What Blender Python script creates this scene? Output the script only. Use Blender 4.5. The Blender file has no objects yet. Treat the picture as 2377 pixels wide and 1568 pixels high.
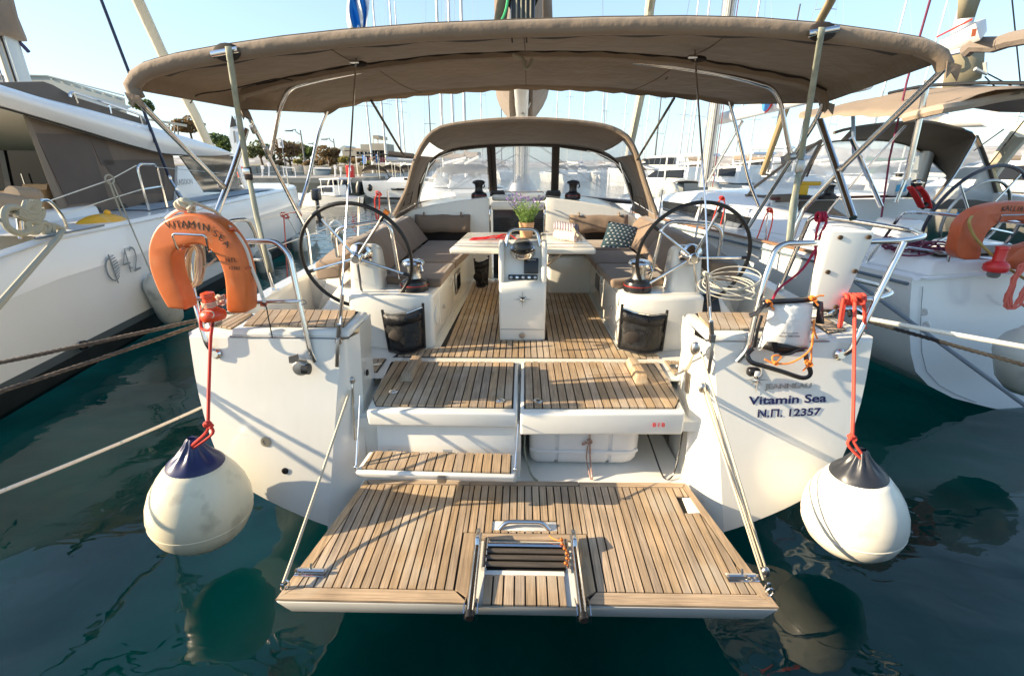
import bpy, bmesh, math, random
from mathutils import Vector as V, Matrix
R = math.radians
random.seed(7)
SC = bpy.context.scene
COL = SC.collection

# ---------------------------------------------------------------- camera, sky, sun, exposure
PITCH, YAW, CAM = R(20.35), R(1.2), V((-0.03, 0.0, 2.35))
cd = bpy.data.cameras.new('camera'); cam = bpy.data.objects.new('camera', cd); COL.objects.link(cam)
cd.sensor_width = 36; cd.lens = 16.3; cd.clip_start = 0.05; cd.clip_end = 6000
cam.location = CAM; cam.rotation_euler = (R(90) - PITCH, 0, YAW)
SC.camera = cam

SUN_EL, SUN_AZ = R(21), R(-97)          # azimuth from +Y, negative = to the left; a little behind the camera
sdir = V((math.sin(SUN_AZ)*math.cos(SUN_EL), math.cos(SUN_AZ)*math.cos(SUN_EL), math.sin(SUN_EL)))
w = bpy.data.worlds.new('World'); SC.world = w; w.use_nodes = True
nt = w.node_tree; bg = nt.nodes['Background']
sk = nt.nodes.new('ShaderNodeTexSky'); sk.sky_type = 'NISHITA'; sk.sun_disc = False
sk.sun_elevation = SUN_EL; sk.sun_rotation = SUN_AZ
sk.air_density = 1.0; sk.dust_density = .8; sk.ozone_density = 2.0; sk.altitude = 0
hz = nt.nodes.new('ShaderNodeMix'); hz.data_type = 'RGBA'; 
sc_ = nt.nodes.new('ShaderNodeTexCoord'); sx_ = nt.nodes.new('ShaderNodeSeparateXYZ'); nt.links.new(sc_.outputs['Generated'], sx_.inputs[0])
hr_ = nt.nodes.new('ShaderNodeMapRange'); hr_.interpolation_type = 'SMOOTHSTEP'; hr_.inputs['From Min'].default_value = 0; hr_.inputs['From Max'].default_value = 1      # sea haze, thick at the horizon and clearing towards the zenith
hr_.inputs['To Min'].default_value = .52; hr_.inputs['To Max'].default_value = .02; nt.links.new(sx_.outputs[2], hr_.inputs[0]); nt.links.new(hr_.outputs[0], hz.inputs[0])
nt.links.new(sk.outputs[0], hz.inputs[6]); hz.inputs[7].default_value = (2.15, 3.0, 3.65, 1); nt.links.new(hz.outputs[2], bg.inputs[0]); bg.inputs[1].default_value = 0.13
ld = bpy.data.lights.new('sun', 'SUN'); sun = bpy.data.objects.new('sun', ld); COL.objects.link(sun)
ld.energy = 4.9; ld.angle = R(0.5); ld.color = (1, 0.82, 0.57)
sun.rotation_euler = sdir.to_track_quat('Z', 'Y').to_euler()
SC.view_settings.view_transform = 'Standard'; SC.view_settings.look = 'None'
SC.view_settings.exposure = 1.27; SC.view_settings.gamma = 1; SC.view_settings.use_curve_mapping = False
SC.cycles.max_bounces = 10; SC.cycles.transmission_bounces = 8; SC.cycles.transparent_max_bounces = 16
SC.cycles.caustics_reflective = False; SC.cycles.caustics_refractive = False
SC.cycles.sample_clamp_indirect = 6

# ---------------------------------------------------------------- measuring helper: a photo point to its place in the world
FPX, CX, CY = 1076.0, 1188.5, 784.0
PC_, PS_, YC_, YS_ = math.cos(PITCH), math.sin(PITCH), math.cos(YAW), math.sin(YAW)
def ray(u, v):
    a = (u-CX)/FPX; b = (v-CY)/FPX
    f = PC_ - b*PS_; z = -PS_ - b*PC_
    return V((a*YC_ - f*YS_, a*YS_ + f*YC_, z))
def at(u, v, y=None, z=None, x=None, pl=None):
    d = ray(u, v)
    if y is not None: t = (y-CAM.y)/d.y
    elif z is not None: t = (z-CAM.z)/d.z
    elif x is not None: t = (x-CAM.x)/d.x
    else:                                # vertical plane x = px + s (y - py)
        px, py, s = pl; t = (px - CAM.x - s*(py-CAM.y)*1.0) / (d.x - s*d.y)
    return CAM + d*t
def ats(pts, **k): return [at(u, v, **k) for u, v in pts]

# ---------------------------------------------------------------- materials
MATS = {}
def mat(name, col, rough=.5, metal=0, noise=None, bump=None, coat=0, rand=0, spec=.5, grain=None, trans=0, alpha=1, ior=1.5, dirt=None, sheen=0):
    if name in MATS: return MATS[name]
    m = bpy.data.materials.new(name); m.use_nodes = True; n = m.node_tree; b = n.nodes['Principled BSDF']; L = n.links.new
    c4 = (*col, 1)
    b.inputs['Base Color'].default_value = c4; b.inputs['Roughness'].default_value = rough; b.inputs['Metallic'].default_value = metal
    b.inputs['Specular IOR Level'].default_value = spec; b.inputs['IOR'].default_value = ior
    b.inputs['Transmission Weight'].default_value = trans; b.inputs['Alpha'].default_value = alpha
    if coat: b.inputs['Coat Weight'].default_value = coat; b.inputs['Coat Roughness'].default_value = .08
    if sheen: b.inputs['Sheen Weight'].default_value = sheen
    tc = n.nodes.new('ShaderNodeTexCoord'); out = None
    def tex(scale, vec=None, detail=5, scl=None):
        t = n.nodes.new('ShaderNodeTexNoise'); t.inputs['Scale'].default_value = scale; t.inputs['Detail'].default_value = detail
        src = vec or tc.outputs['Object']
        if scl:
            mp = n.nodes.new('ShaderNodeMapping'); mp.inputs['Scale'].default_value = scl; L(src, mp.inputs[0]); src = mp.outputs[0]
        L(src, t.inputs['Vector']); return t.outputs['Fac']
    def mulc(cur, fac, lo, hi):
        r = n.nodes.new('ShaderNodeMapRange'); r.inputs['From Min'].default_value = .3; r.inputs['From Max'].default_value = .7
        r.inputs['To Min'].default_value = lo; r.inputs['To Max'].default_value = hi; L(fac, r.inputs[0])
        x = n.nodes.new('ShaderNodeMix'); x.data_type = 'RGBA'; x.blend_type = 'MULTIPLY'; x.inputs[0].default_value = 1
        if cur is None: x.inputs[6].default_value = c4
        else: L(cur, x.inputs[6])
        cc = n.nodes.new('ShaderNodeCombineColor')
        for i in range(3): L(r.outputs[0], cc.inputs[i])
        L(cc.outputs[0], x.inputs[7]); return x.outputs[2]
    if noise: out = mulc(out, tex(noise[0]), 1-noise[1], 1+noise[1])
    if grain: out = mulc(out, tex(grain[0], scl=grain[1], detail=6), 1-grain[2], 1+grain[2])
    if dirt:
        t = tex(dirt[0], detail=8); r = n.nodes.new('ShaderNodeMapRange')
        r.inputs['From Min'].default_value = dirt[2]; r.inputs['From Max'].default_value = dirt[2]+.12; L(t, r.inputs[0])
        x = n.nodes.new('ShaderNodeMix'); x.data_type = 'RGBA'; x.inputs[7].default_value = (*dirt[1], 1)
        ml = n.nodes.new('ShaderNodeMath'); ml.operation = 'MULTIPLY'; ml.inputs[1].default_value = dirt[3]; L(r.outputs[0], ml.inputs[0]); L(ml.outputs[0], x.inputs[0])
        if out is None: x.inputs[6].default_value = c4
        else: L(out, x.inputs[6])
        out = x.outputs[2]
    if rand:
        oi = n.nodes.new('ShaderNodeObjectInfo'); h = n.nodes.new('ShaderNodeHueSaturation')
        r = n.nodes.new('ShaderNodeMapRange'); r.inputs['To Min'].default_value = 1-rand; r.inputs['To Max'].default_value = 1+rand
        L(oi.outputs['Random'], r.inputs[0]); L(r.outputs[0], h.inputs['Value'])
        ms = n.nodes.new('ShaderNodeMath'); ms.operation = 'FRACT'; mm = n.nodes.new('ShaderNodeMath'); mm.operation = 'MULTIPLY'; mm.inputs[1].default_value = 7.31
        L(oi.outputs['Random'], mm.inputs[0]); L(mm.outputs[0], ms.inputs[0])
        r2 = n.nodes.new('ShaderNodeMapRange'); r2.inputs['To Min'].default_value = 1-rand*1.2; r2.inputs['To Max'].default_value = 1+rand*.6
        L(ms.outputs[0], r2.inputs[0]); L(r2.outputs[0], h.inputs['Saturation'])
        if out is None: h.inputs['Color'].default_value = c4
        else: L(out, h.inputs['Color'])
        out = h.outputs[0]
    if out is not None: L(out, b.inputs['Base Color'])
    if bump:
        bp = n.nodes.new('ShaderNodeBump'); bp.inputs['Strength'].default_value = bump[1]; bp.inputs['Distance'].default_value = bump[2] if len(bump) > 2 else .01
        L(tex(bump[0], scl=bump[3] if len(bump) > 3 else None), bp.inputs['Height']); L(bp.outputs[0], b.inputs['Normal'])
    MATS[name] = m; return m
def mixshader(name, base, kind, fac, col=(1, 1, 1)):
    """base principled mixed with a transparent or translucent shader"""
    m = base.copy(); m.name = name; n = m.node_tree; o = next(x for x in n.nodes if x.type == 'OUTPUT_MATERIAL'); b = n.nodes['Principled BSDF']
    t = n.nodes.new('ShaderNodeBsdf'+kind); t.inputs[0].default_value = (*col, 1); mx = n.nodes.new('ShaderNodeMixShader'); mx.inputs[0].default_value = fac
    n.links.new(b.outputs[0], mx.inputs[1]); n.links.new(t.outputs[0], mx.inputs[2]); n.links.new(mx.outputs[0], o.inputs[0]); MATS[name] = m; return m

GEL = mat('white_gelcoat', (.80, .775, .70), .20, noise=(1.3, .035), coat=.4, bump=(3, .04, .01), dirt=(2.3, (.64, .59, .48), .63, .35), grain=(2.5, (7, 7, .5), .012))
GELN = mat('nonskid_gelcoat', (.74, .72, .66), .55, noise=(3, .05), bump=(160, .35, .003))
CATW = mat('cool_white_gelcoat', (.80, .79, .76), .25, noise=(.9, .03), coat=.2)
TEAK = mat('weathered_teak', (.41, .292, .180), .62, grain=(9, (14, .55, 3), .30), noise=(5, .16), rand=.16, dirt=(2.6, (.52, .44, .33), .53, .6), bump=(30, .35, .004, (6, .3, 1)))
TEAKX = mat('weathered_teak_across', (.42, .30, .187), .62, grain=(9, (.55, 14, 3), .28), noise=(5, .16), rand=.15, dirt=(2.6, (.50, .40, .28), .56, .5), bump=(30, .35, .004, (.3, 6, 1)))
CAULK = mat('black_caulk', (.012, .011, .010), .7)
STEEL = mat('stainless_steel', (.72, .71, .69), .13, 1, noise=(6, .08))
DULL = mat('dull_steel', (.45, .44, .42), .35, 1, noise=(20, .2))
ALU = mat('painted_aluminium', (.62, .62, .60), .4, .3, noise=(2, .06))
WIRE = mat('steel_wire', (.50, .49, .46), .3, .9)
RUB = mat('black_rubber', (.012, .012, .013), .42)
BLACK = mat('black_plastic', (.014, .014, .016), .3, noise=(12, .3))
CANV0 = mat('taupe_canvas', (.205, .155, .110), .9, noise=(2.2, .13), bump=(6, .45, .05), sheen=.2)
CANV = mixshader('taupe_canvas_thin', CANV0, 'Translucent', .13, (.32, .24, .16))
CUSH = mat('taupe_cushion_fabric', (.225, .158, .108), .85, noise=(3, .10), bump=(9, .35, .02), sheen=.2)
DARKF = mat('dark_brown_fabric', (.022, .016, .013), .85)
MESH0 = mat('black_net_fabric', (.010, .010, .011), .45, bump=(14, .5, .02))
MESH = mixshader('black_net_fabric_thin', MESH0, 'Transparent', .13)
ORANGE = mat('orange_vinyl', (.62, .145, .032), .42, noise=(7, .10), bump=(8, .22, .015), dirt=(6, (.62, .32, .16), .60, .5))
ORANGE2 = mat('deep_orange_vinyl', (.52, .10, .03), .45, noise=(5, .1), bump=(7, .4, .02))
REDP = mat('orange_red_plastic', (.72, .07, .02), .35)
RED = mat('red_cord', (.62, .035, .02), .7, bump=(220, .6, .004))
CRIM = mat('crimson_cord', (.42, .012, .05), .7, bump=(220, .6, .004))
SALM = mat('faded_red_cord', (.72, .16, .11), .7)
CREAM = mat('cream_cord', (.60, .52, .38), .8, bump=(200, .6, .004))
GREYR = mat('grey_green_rope', (.36, .34, .26), .85, bump=(160, .6, .005))
WHITER = mat('white_braid_rope', (.76, .71, .60), .8, dirt=(38, (.16, .34, .38), .60, .8), bump=(140, .6, .005))
WHITED = mat('white_flecked_rope', (.82, .77, .66), .8, dirt=(45, (.03, .03, .03), .66, .9), bump=(120, .6, .006))
DROPE = mat('dark_brown_rope', (.10, .075, .055), .9, noise=(40, .4), bump=(150, .8, .006))
BROPE = mat('black_rope', (.018, .017, .016), .8, dirt=(60, (.22, .2, .17), .66, .6))
ORCORD = mat('orange_cord', (.85, .24, .04), .7)
BUOY = mat('ivory_vinyl', (.77, .69, .49), .36, noise=(2.5, .07), dirt=(6, (.40, .34, .23), .55, .55), coat=.1, bump=(5, .12, .02))
BUOYW = mat('pale_ivory_vinyl', (.80, .755, .63), .36, noise=(3, .06), dirt=(7, (.48, .43, .33), .57, .5), coat=.1, bump=(5, .12, .02))
NAVY = mat('navy_vinyl', (.010, .014, .075), .35, noise=(8, .2))
CHAR = mat('charcoal_vinyl', (.022, .024, .03), .38, noise=(8, .2))
NAVYT = mat('navy_lettering', (.008, .012, .08), .4)
BLACKT = mat('black_lettering', (.015, .015, .015), .5)
GREYT = mat('grey_lettering', (.22, .24, .25), .4)
REDT = mat('red_lettering', (.7, .03, .02), .5)
WHITET = mat('white_lettering', (.85, .85, .85), .5)
def vinyl(name, fac, col=(.62, .66, .68)):
    m = mat(name+'_base', col, .12, noise=(2, .1), bump=(2.2, .6, .06)); m.node_tree.nodes['Principled BSDF'].inputs['Specular IOR Level'].default_value = .6
    m = mixshader(name+'_milky', m, 'Translucent', .55, (.86, .90, .92)); n = m.node_tree; o = next(x for x in n.nodes if x.type == 'OUTPUT_MATERIAL'); t = n.nodes.new('ShaderNodeBsdfTransparent'); mx = n.nodes.new('ShaderNodeMixShader'); mx.inputs[0].default_value = fac
    n.links.new(o.inputs[0].links[0].from_socket, mx.inputs[1]); n.links.new(t.outputs[0], mx.inputs[2]); n.links.new(mx.outputs[0], o.inputs[0]); return m
VINYL = vinyl('clear_vinyl', .46)
VINYL2 = vinyl('hazy_clear_vinyl', .40)
GLASS = mat('dark_tinted_glass', (.012, .014, .016), .06, spec=.3)
def window_glass(name, fac, tint):
    m = mat(name+'_base', (.02, .025, .03), .03, spec=.7); return mixshader(name, m, 'Transparent', fac, tint)
SMOKE = window_glass('smoked_glass', .5, (.5, .52, .52))

# ---------------------------------------------------------------- mesh builder
class MB:
    def __init__(s): s.v = []; s.f = []
    def add(s, vs, fs):
        o = len(s.v); s.v += [V(p) for p in vs]; s.f += [tuple(i+o for i in f) for f in fs]; return s
    def hexa(s, lo, hi):
        n = len(lo); return s.add(list(lo)+list(hi), [tuple(range(n))[::-1], tuple(range(n, 2*n))] + [(i, (i+1) % n, n+(i+1) % n, n+i) for i in range(n)])
    def prism(s, pts, off):
        off = V(off); return s.hexa([V(p) for p in pts], [V(p)+off for p in pts])
    def box(s, c, d, rot=None):
        c = V(c); x, y, z = d[0]/2, d[1]/2, d[2]/2
        P = [V(p) for p in ((-x, -y, -z), (x, -y, -z), (x, y, -z), (-x, y, -z), (-x, -y, z), (x, -y, z), (x, y, z), (-x, y, z))]
        if rot is not None: P = [rot @ p for p in P]
        return s.hexa([c+p for p in P[:4]], [c+p for p in P[4:]])
    def span(s, a, b):
        a, b = V(a), V(b); return s.box((a+b)/2, [abs(b[i]-a[i]) for i in range(3)])
    def grid(s, rows, closed=False):
        n = len(rows[0]); vs = [p for r in rows for p in r]; fs = []
        for i in range(len(rows)-1):
            for j in range(n if closed else n-1):
                k = (j+1) % n; fs.append((i*n+j, i*n+k, (i+1)*n+k, (i+1)*n+j))
        return s.add(vs, fs)
    def tube(s, path, r, n=8, closed=False, r2=None, squash=None):
        P = [V(p) for p in path]; m = len(P)
        if m < 2: return s
        T = []
        for i in range(m):
            a = P[i-1] if (i or closed) else P[0]; b = P[(i+1) % m] if (i < m-1 or closed) else P[-1]
            t = (b-a); T.append(t.normalized() if t.length > 1e-9 else V((0, 0, 1)))
        ref = V((0, 0, 1)) if abs(T[0].z) < .9 else V((1, 0, 0)); N = (ref - T[0]*ref.dot(T[0])).normalized(); rows = []
        for i in range(m):
            N = N - T[i]*N.dot(T[i]); N = N.normalized() if N.length > 1e-9 else T[i].orthogonal().normalized(); B = T[i].cross(N)
            rr = r if r2 is None else r+(r2-r)*i/(m-1)
            sq = squash or 1
            rows.append([P[i]+(N*math.cos(2*math.pi*k/n)*sq+B*math.sin(2*math.pi*k/n))*rr for k in range(n)])
        if closed: rows.append(rows[0])
        o = len(s.v); s.grid(rows, True)
        if not closed: s.f.append(tuple(o+k for k in range(n))[::-1]); s.f.append(tuple(o+(m-1)*n+k for k in range(n)))
        return s
    def lathe(s, prof, c=(0, 0, 0), axis=(0, 0, 1), n=16, up=None):
        c = V(c); a = V(axis).normalized(); x = (V(up)-a*a.dot(V(up))).normalized() if up else a.orthogonal().normalized(); y = a.cross(x)
        rows = [[c+a*h+(x*math.cos(2*math.pi*k/n)+y*math.sin(2*math.pi*k/n))*max(r, 1e-4) for k in range(n)] for r, h in prof]
        o = len(s.v); s.grid(rows, True); m = len(rows)
        s.f.append(tuple(o+k for k in range(n))[::-1]); s.f.append(tuple(o+(m-1)*n+k for k in range(n))); return s
    def ball(s, c, r, n=10, sc=(1, 1, 1)):
        c = V(c); rows = [[c+V((r*math.sin(math.pi*i/n)*math.cos(2*math.pi*k/(2*n))*sc[0], r*math.sin(math.pi*i/n)*math.sin(2*math.pi*k/(2*n))*sc[1], r*math.cos(math.pi*i/n)*sc[2])) for k in range(2*n)] for i in range(n+1)]
        return s.grid(rows, True)
def frame_of(d):
    d = V(d).normalized(); x = d.orthogonal().normalized(); return x, d.cross(x)
def spline(pts, n=8, closed=False):
    P = [V(p) for p in pts]; out = []; m = len(P)
    for i in range(m if closed else m-1):
        if closed: a, b, c, d = P[i-1], P[i], P[(i+1) % m], P[(i+2) % m]
        else: a, b, c, d = P[max(i-1, 0)], P[i], P[i+1], P[min(i+2, m-1)]
        for k in range(n):
            t = k/n; out.append(.5*((2*b)+(c-a)*t+(2*a-5*b+4*c-d)*t*t+(3*b-a-3*c+d)*t**3))
    if not closed: out.append(P[-1])
    return out
def fillet(pts, r=.06, n=5):
    P = [V(p) for p in pts]; out = [P[0]]
    for i in range(1, len(P)-1):
        a, b, c = P[i-1], P[i], P[i+1]; d1 = (a-b); d2 = (c-b); q = min(r, d1.length*.45, d2.length*.45)
        s, e = b+d1.normalized()*q, b+d2.normalized()*q
        out += [s*(1-t)**2+b*2*t*(1-t)+e*t*t for t in [k/n for k in range(n+1)]]
    return out+[P[-1]]
def resample(pts, n):
    P = [V(p) for p in pts]; L = [0]
    for a, b in zip(P, P[1:]): L.append(L[-1]+(b-a).length)
    out = []; j = 0
    for i in range(n):
        d = L[-1]*i/(n-1)
        while j < len(P)-2 and L[j+1] < d: j += 1
        k = (d-L[j])/max(L[j+1]-L[j], 1e-9); out.append(P[j].lerp(P[j+1], min(max(k, 0), 1)))
    return out
def sag(a, b, drop, n=14):
    a, b = V(a), V(b); return [a.lerp(b, t)-V((0, 0, drop*4*t*(1-t))) for t in [i/n for i in range(n+1)]]
def strand(path, r, pitch=.09, k=3, n=5):
    """a laid rope: k strands twisted round the path"""
    L = sum((b-a).length for a, b in zip(path, path[1:])); m = max(8, int(L/pitch*6)); P = resample(path, m); mb = MB()
    for q in range(k):
        pts = []
        for i, p in enumerate(P):
            t = (P[min(i+1, m-1)]-P[max(i-1, 0)]).normalized(); x, y = V((0, 0, 1)), None
            x = (V((0, 0, 1))-t*t.z).normalized(); y = t.cross(x); a = 2*math.pi*(i/6.0)+2*math.pi*q/k
            pts.append(p+(x*math.cos(a)+y*math.sin(a))*r*.5)
        mb.tube(pts, r*.56, n)
    return mb

# ---------------------------------------------------------------- objects
def link(name, me, m, parent):
    if m: me.materials.append(m)
    o = bpy.data.objects.new(name, me); COL.objects.link(o)
    if parent: hang(o, parent)
    return o
def hang(o, parent):
    o.parent = parent; o.matrix_parent_inverse = WM(parent).inverted()
def WM(o):
    m = Matrix.LocRotScale(o.location, o.rotation_euler, o.scale)
    return (WM(o.parent) @ o.matrix_parent_inverse @ m) if o.parent else m
def obj(name, mb, m, parent=None, bev=0, seg=2, flat=False, ang=38, solid=0, sub=0):
    me = bpy.data.meshes.new(name)
    if bev or flat is None:
        bm = bmesh.new(); vs = [bm.verts.new(p) for p in mb.v]
        for f in mb.f:
            try: bm.faces.new([vs[i] for i in f])
            except ValueError: pass
        bmesh.ops.recalc_face_normals(bm, faces=bm.faces)
        ed = [e for e in bm.edges if len(e.link_faces) == 2 and e.calc_face_angle(0) > R(30)]
        bmesh.ops.bevel(bm, geom=ed, offset=bev, segments=seg, profile=.5, affect='EDGES', clamp_overlap=True)
        bm.to_mesh(me); bm.free()
    else:
        me.from_pydata([tuple(p) for p in mb.v], [], mb.f)
        bm = bmesh.new(); bm.from_mesh(me); bmesh.ops.recalc_face_normals(bm, faces=bm.faces); bm.to_mesh(me); bm.free()
    if not flat:
        me.polygons.foreach_set('use_smooth', [True]*len(me.polygons)); me.set_sharp_from_angle(angle=R(ang))
    o = link(name, me, m, parent)
    if solid: md = o.modifiers.new('thickness', 'SOLIDIFY'); md.thickness = solid; md.offset = 0
    if sub: md = o.modifiers.new('smooth', 'SUBSURF'); md.levels = md.render_levels = sub
    return o
def tag(o, label, cat, group=None):
    o['label'] = label; o['category'] = cat
    if group: o['group'] = group
    return o
def kind(o, k): o['kind'] = k; return o
def thing(name, label, cat, loc=(0, 0, 0), group=None):
    o = bpy.data.objects.new(name, None); o.empty_display_size = .2; COL.objects.link(o); o.location = loc
    return tag(o, label, cat, group)
def copy_thing(root, mtx, label=None):
    """copy a thing with its parts and sub-parts, moved by mtx"""
    def cp_(o, par):
        c = o.copy(); COL.objects.link(c); c.parent = par
        for ch in list(o.children): cp_(ch, c)
        return c
    r = cp_(root, None); r.location, q, r.scale = (mtx @ WM(root)).decompose(); r.rotation_euler = q.to_euler()
    if label: r['label'] = label
    return r
def bounds_bottom(mb):
    xs = [p.x for p in mb.v]; ys = [p.y for p in mb.v]; return (sum(xs)/len(xs), sum(ys)/len(ys), min(p.z for p in mb.v))
def text_mb(s, size, fn, align='CENTER', extrude=.0015, shear=0, spacing=1, bold=0):
    """lettering as mesh; fn maps (x, y, z-out) on the text plane to the world"""
    c = bpy.data.curves.new('lettering', 'FONT'); c.body = s; c.size = size; c.align_x = align; c.extrude = extrude; c.shear = shear; c.space_character = spacing; c.resolution_u = 3; c.offset = bold
    o = bpy.data.objects.new('lettering', c); COL.objects.link(o); dg = bpy.context.evaluated_depsgraph_get(); me = bpy.data.meshes.new_from_object(o.evaluated_get(dg))
    mb = MB(); mb.v = [V(fn(v.co.x, v.co.y, v.co.z)) for v in me.vertices]; mb.f = [tuple(p.vertices) for p in me.polygons]
    bpy.data.objects.remove(o); bpy.data.curves.remove(c); bpy.data.meshes.remove(me); return mb
def wide(fn, k): return lambda x, y, z: fn(x*k, y, z)
def on_plane(o, ex, ey, off=.002):
    o, ex, ey = V(o), V(ex).normalized(), V(ey); ey = (ey-ex*ex.dot(ey)).normalized(); ez = ex.cross(ey)
    return lambda x, y, z: o+ex*x+ey*y+ez*(z+off)
def clip(poly, a, b, keep_left=True):
    """cut a polygon by the line a-b (xy)"""
    out = []; s = lambda p: ((b[0]-a[0])*(p[1]-a[1])-(b[1]-a[1])*(p[0]-a[0]))*(1 if keep_left else -1)
    for i, p in enumerate(poly):
        q = poly[(i+1) % len(poly)]; sp_, sq = s(p), s(q)
        if sp_ >= 0: out.append(p)
        if sp_*sq < 0: t = sp_/(sp_-sq); out.append((p[0]+(q[0]-p[0])*t, p[1]+(q[1]-p[1])*t))
    return out
def clip_convex(poly, hull):
    n = len(hull)
    ar = sum(hull[i][0]*hull[(i+1) % n][1]-hull[(i+1) % n][0]*hull[i][1] for i in range(n))
    for i in range(n):
        if not poly: return []
        poly = clip(poly, hull[i], hull[(i+1) % n], ar > 0)
    return poly
def area(p): return abs(sum(p[i][0]*p[(i+1) % len(p)][1]-p[(i+1) % len(p)][0]*p[i][1] for i in range(len(p))))/2
def planks(parent, hull, z, width, x0=0.0, gap=.0085, th=.008, along='y', m=None, holes=(), slope=0, y0=0):
    """lay teak planks inside a convex outline: each plank its own mesh, recessed joints between"""
    xs = [p[0 if along == 'y' else 1] for p in hull]; lo, hi = min(xs), max(xs); k = math.floor((lo-x0)/width); n = 0
    while x0+k*width < hi:
        a, b = x0+k*width+gap/2, x0+(k+1)*width-gap/2; k += 1
        strip = [(a, -99), (b, -99), (b, 99), (a, 99)] if along == 'y' else [(-99, a), (99, a), (99, b), (-99, b)]
        pieces = [clip_convex(strip, hull)]
        for (hx0, hy0, hx1, hy1) in holes:
            nx = []
            for p in pieces:
                if not p: continue
                ax, bx = min(q[0] for q in p), max(q[0] for q in p)
                mx = (ax+bx)/2
                if hx0 < mx < hx1:
                    nx += [clip(p, (-9, hy0), (9, hy0), False), clip(p, (-9, hy1), (9, hy1), True)]
                else: nx.append(p)
            pieces = nx
        for p in pieces:
            if len(p) < 3 or area(p) < .0006: continue
            dz = random.uniform(-.0012, .0012)
            zz = lambda q: z+(q[1]-y0)*slope+dz
            mb = MB().hexa([(q[0], q[1], zz(q)-.004) for q in p], [(q[0], q[1], zz(q)+th) for q in p])
            obj('plank', mb, m or (TEAK if along == 'y' else TEAKX), parent, flat=True); n += 1
    return n
def plank_poly(parent, pts, z, th=.008, m=None):
    return obj('plank', MB().hexa([(p[0], p[1], z-.004) for p in pts], [(p[0], p[1], z+th) for p in pts]), m or TEAKX, parent, flat=True)
# ================================================================ WATER
def make_water():
    m = bpy.data.materials.new('harbour_water'); m.use_nodes = True; n = m.node_tree; L = n.links.new; b = n.nodes['Principled BSDF']
    o = next(x for x in n.nodes if x.type == 'OUTPUT_MATERIAL'); tr = n.nodes.new('ShaderNodeBsdfTransparent'); tr.inputs[0].default_value = (.36, .80, .84, 1)
    gl = n.nodes.new('ShaderNodeBsdfGlossy'); gl.inputs['Roughness'].default_value = .0; fr = n.nodes.new('ShaderNodeFresnel'); fr.inputs[0].default_value = 1.44
    mx = n.nodes.new('ShaderNodeMixShader'); L(fr.outputs[0], mx.inputs[0]); L(tr.outputs[0], mx.inputs[1]); L(gl.outputs[0], mx.inputs[2]); L(mx.outputs[0], o.inputs[0]); n.nodes.remove(b)
    tc = n.nodes.new('ShaderNodeTexCoord')
    def ns(scale, det, sc, dist=.8):
        mp = n.nodes.new('ShaderNodeMapping'); mp.inputs['Scale'].default_value = sc; mp.inputs['Rotation'].default_value = (0, 0, .5); L(tc.outputs['Object'], mp.inputs[0])
        q = n.nodes.new('ShaderNodeTexNoise'); q.inputs['Scale'].default_value = scale; q.inputs['Detail'].default_value = det; q.inputs['Distortion'].default_value = dist; L(mp.outputs[0], q.inputs[0]); return q.outputs['Fac']
    b1 = n.nodes.new('ShaderNodeBump'); b1.inputs['Strength'].default_value = .55; b1.inputs['Distance'].default_value = .034; L(ns(1.6, 0, (1, 1.4, 1)), b1.inputs['Height'])
    b2 = n.nodes.new('ShaderNodeBump'); b2.inputs['Strength'].default_value = .35; b2.inputs['Distance'].default_value = .006; L(ns(5.0, 1, (1, 1.5, 1), 1.2), b2.inputs['Height']); L(b1.outputs[0], b2.inputs['Normal'])
    L(b2.outputs[0], gl.inputs['Normal']); L(b2.outputs[0], fr.inputs['Normal']); return m
S = 3000
kind(obj('water', MB().add([(-S, -40, 0), (S, -40, 0), (S, S, 0), (-S, S, 0)], [(0, 1, 2, 3)]), make_water(), flat=True), 'structure')
kind(obj('seabed', MB().add([(-S, -40, -3.2), (S, -40, -3.2), (S, S, -3.2), (-S, S, -3.2)], [(0, 1, 2, 3)]), mat('murky_green_seabed', (.013, .25, .165), 1, noise=(.30, .5), spec=0), flat=True), 'structure')

# ================================================================ THE WHITE YACHT
yacht = thing('sailing_yacht', 'nearest white yacht seen from astern, teak platform folded down under a brown bimini', 'yacht', (0, 6, 0))
def part(name, mb, m, par=None, **k): return obj(name, mb, m, par or yacht, **k)
BT = [(.0, .85), (.03, 1.0), (.09, 1.3), (.16, 1.5), (.31, 1.81), (.46, 1.98), (.65, 2.06), (.9, 2.11), (1.1, 2.13), (1.36, 2.14)]
BT = [(p.y, p.x) for p in spline([V((b, z, 0)) for z, b in BT], 6)]; BT[0] = (-1, BT[0][1])
def hb(z):
    for (z0, b0), (z1, b1) in zip(BT, BT[1:]):
        if z <= z1: return b0+(b1-b0)*(z-z0)/(z1-z0)
    return BT[-1][1]
def yt(x, z): return 2.43+.19*z+.035*(abs(x)-1.1)**2
IN = 1.085
def inn(z): return 1.15+.13*(1.36-z)
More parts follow.
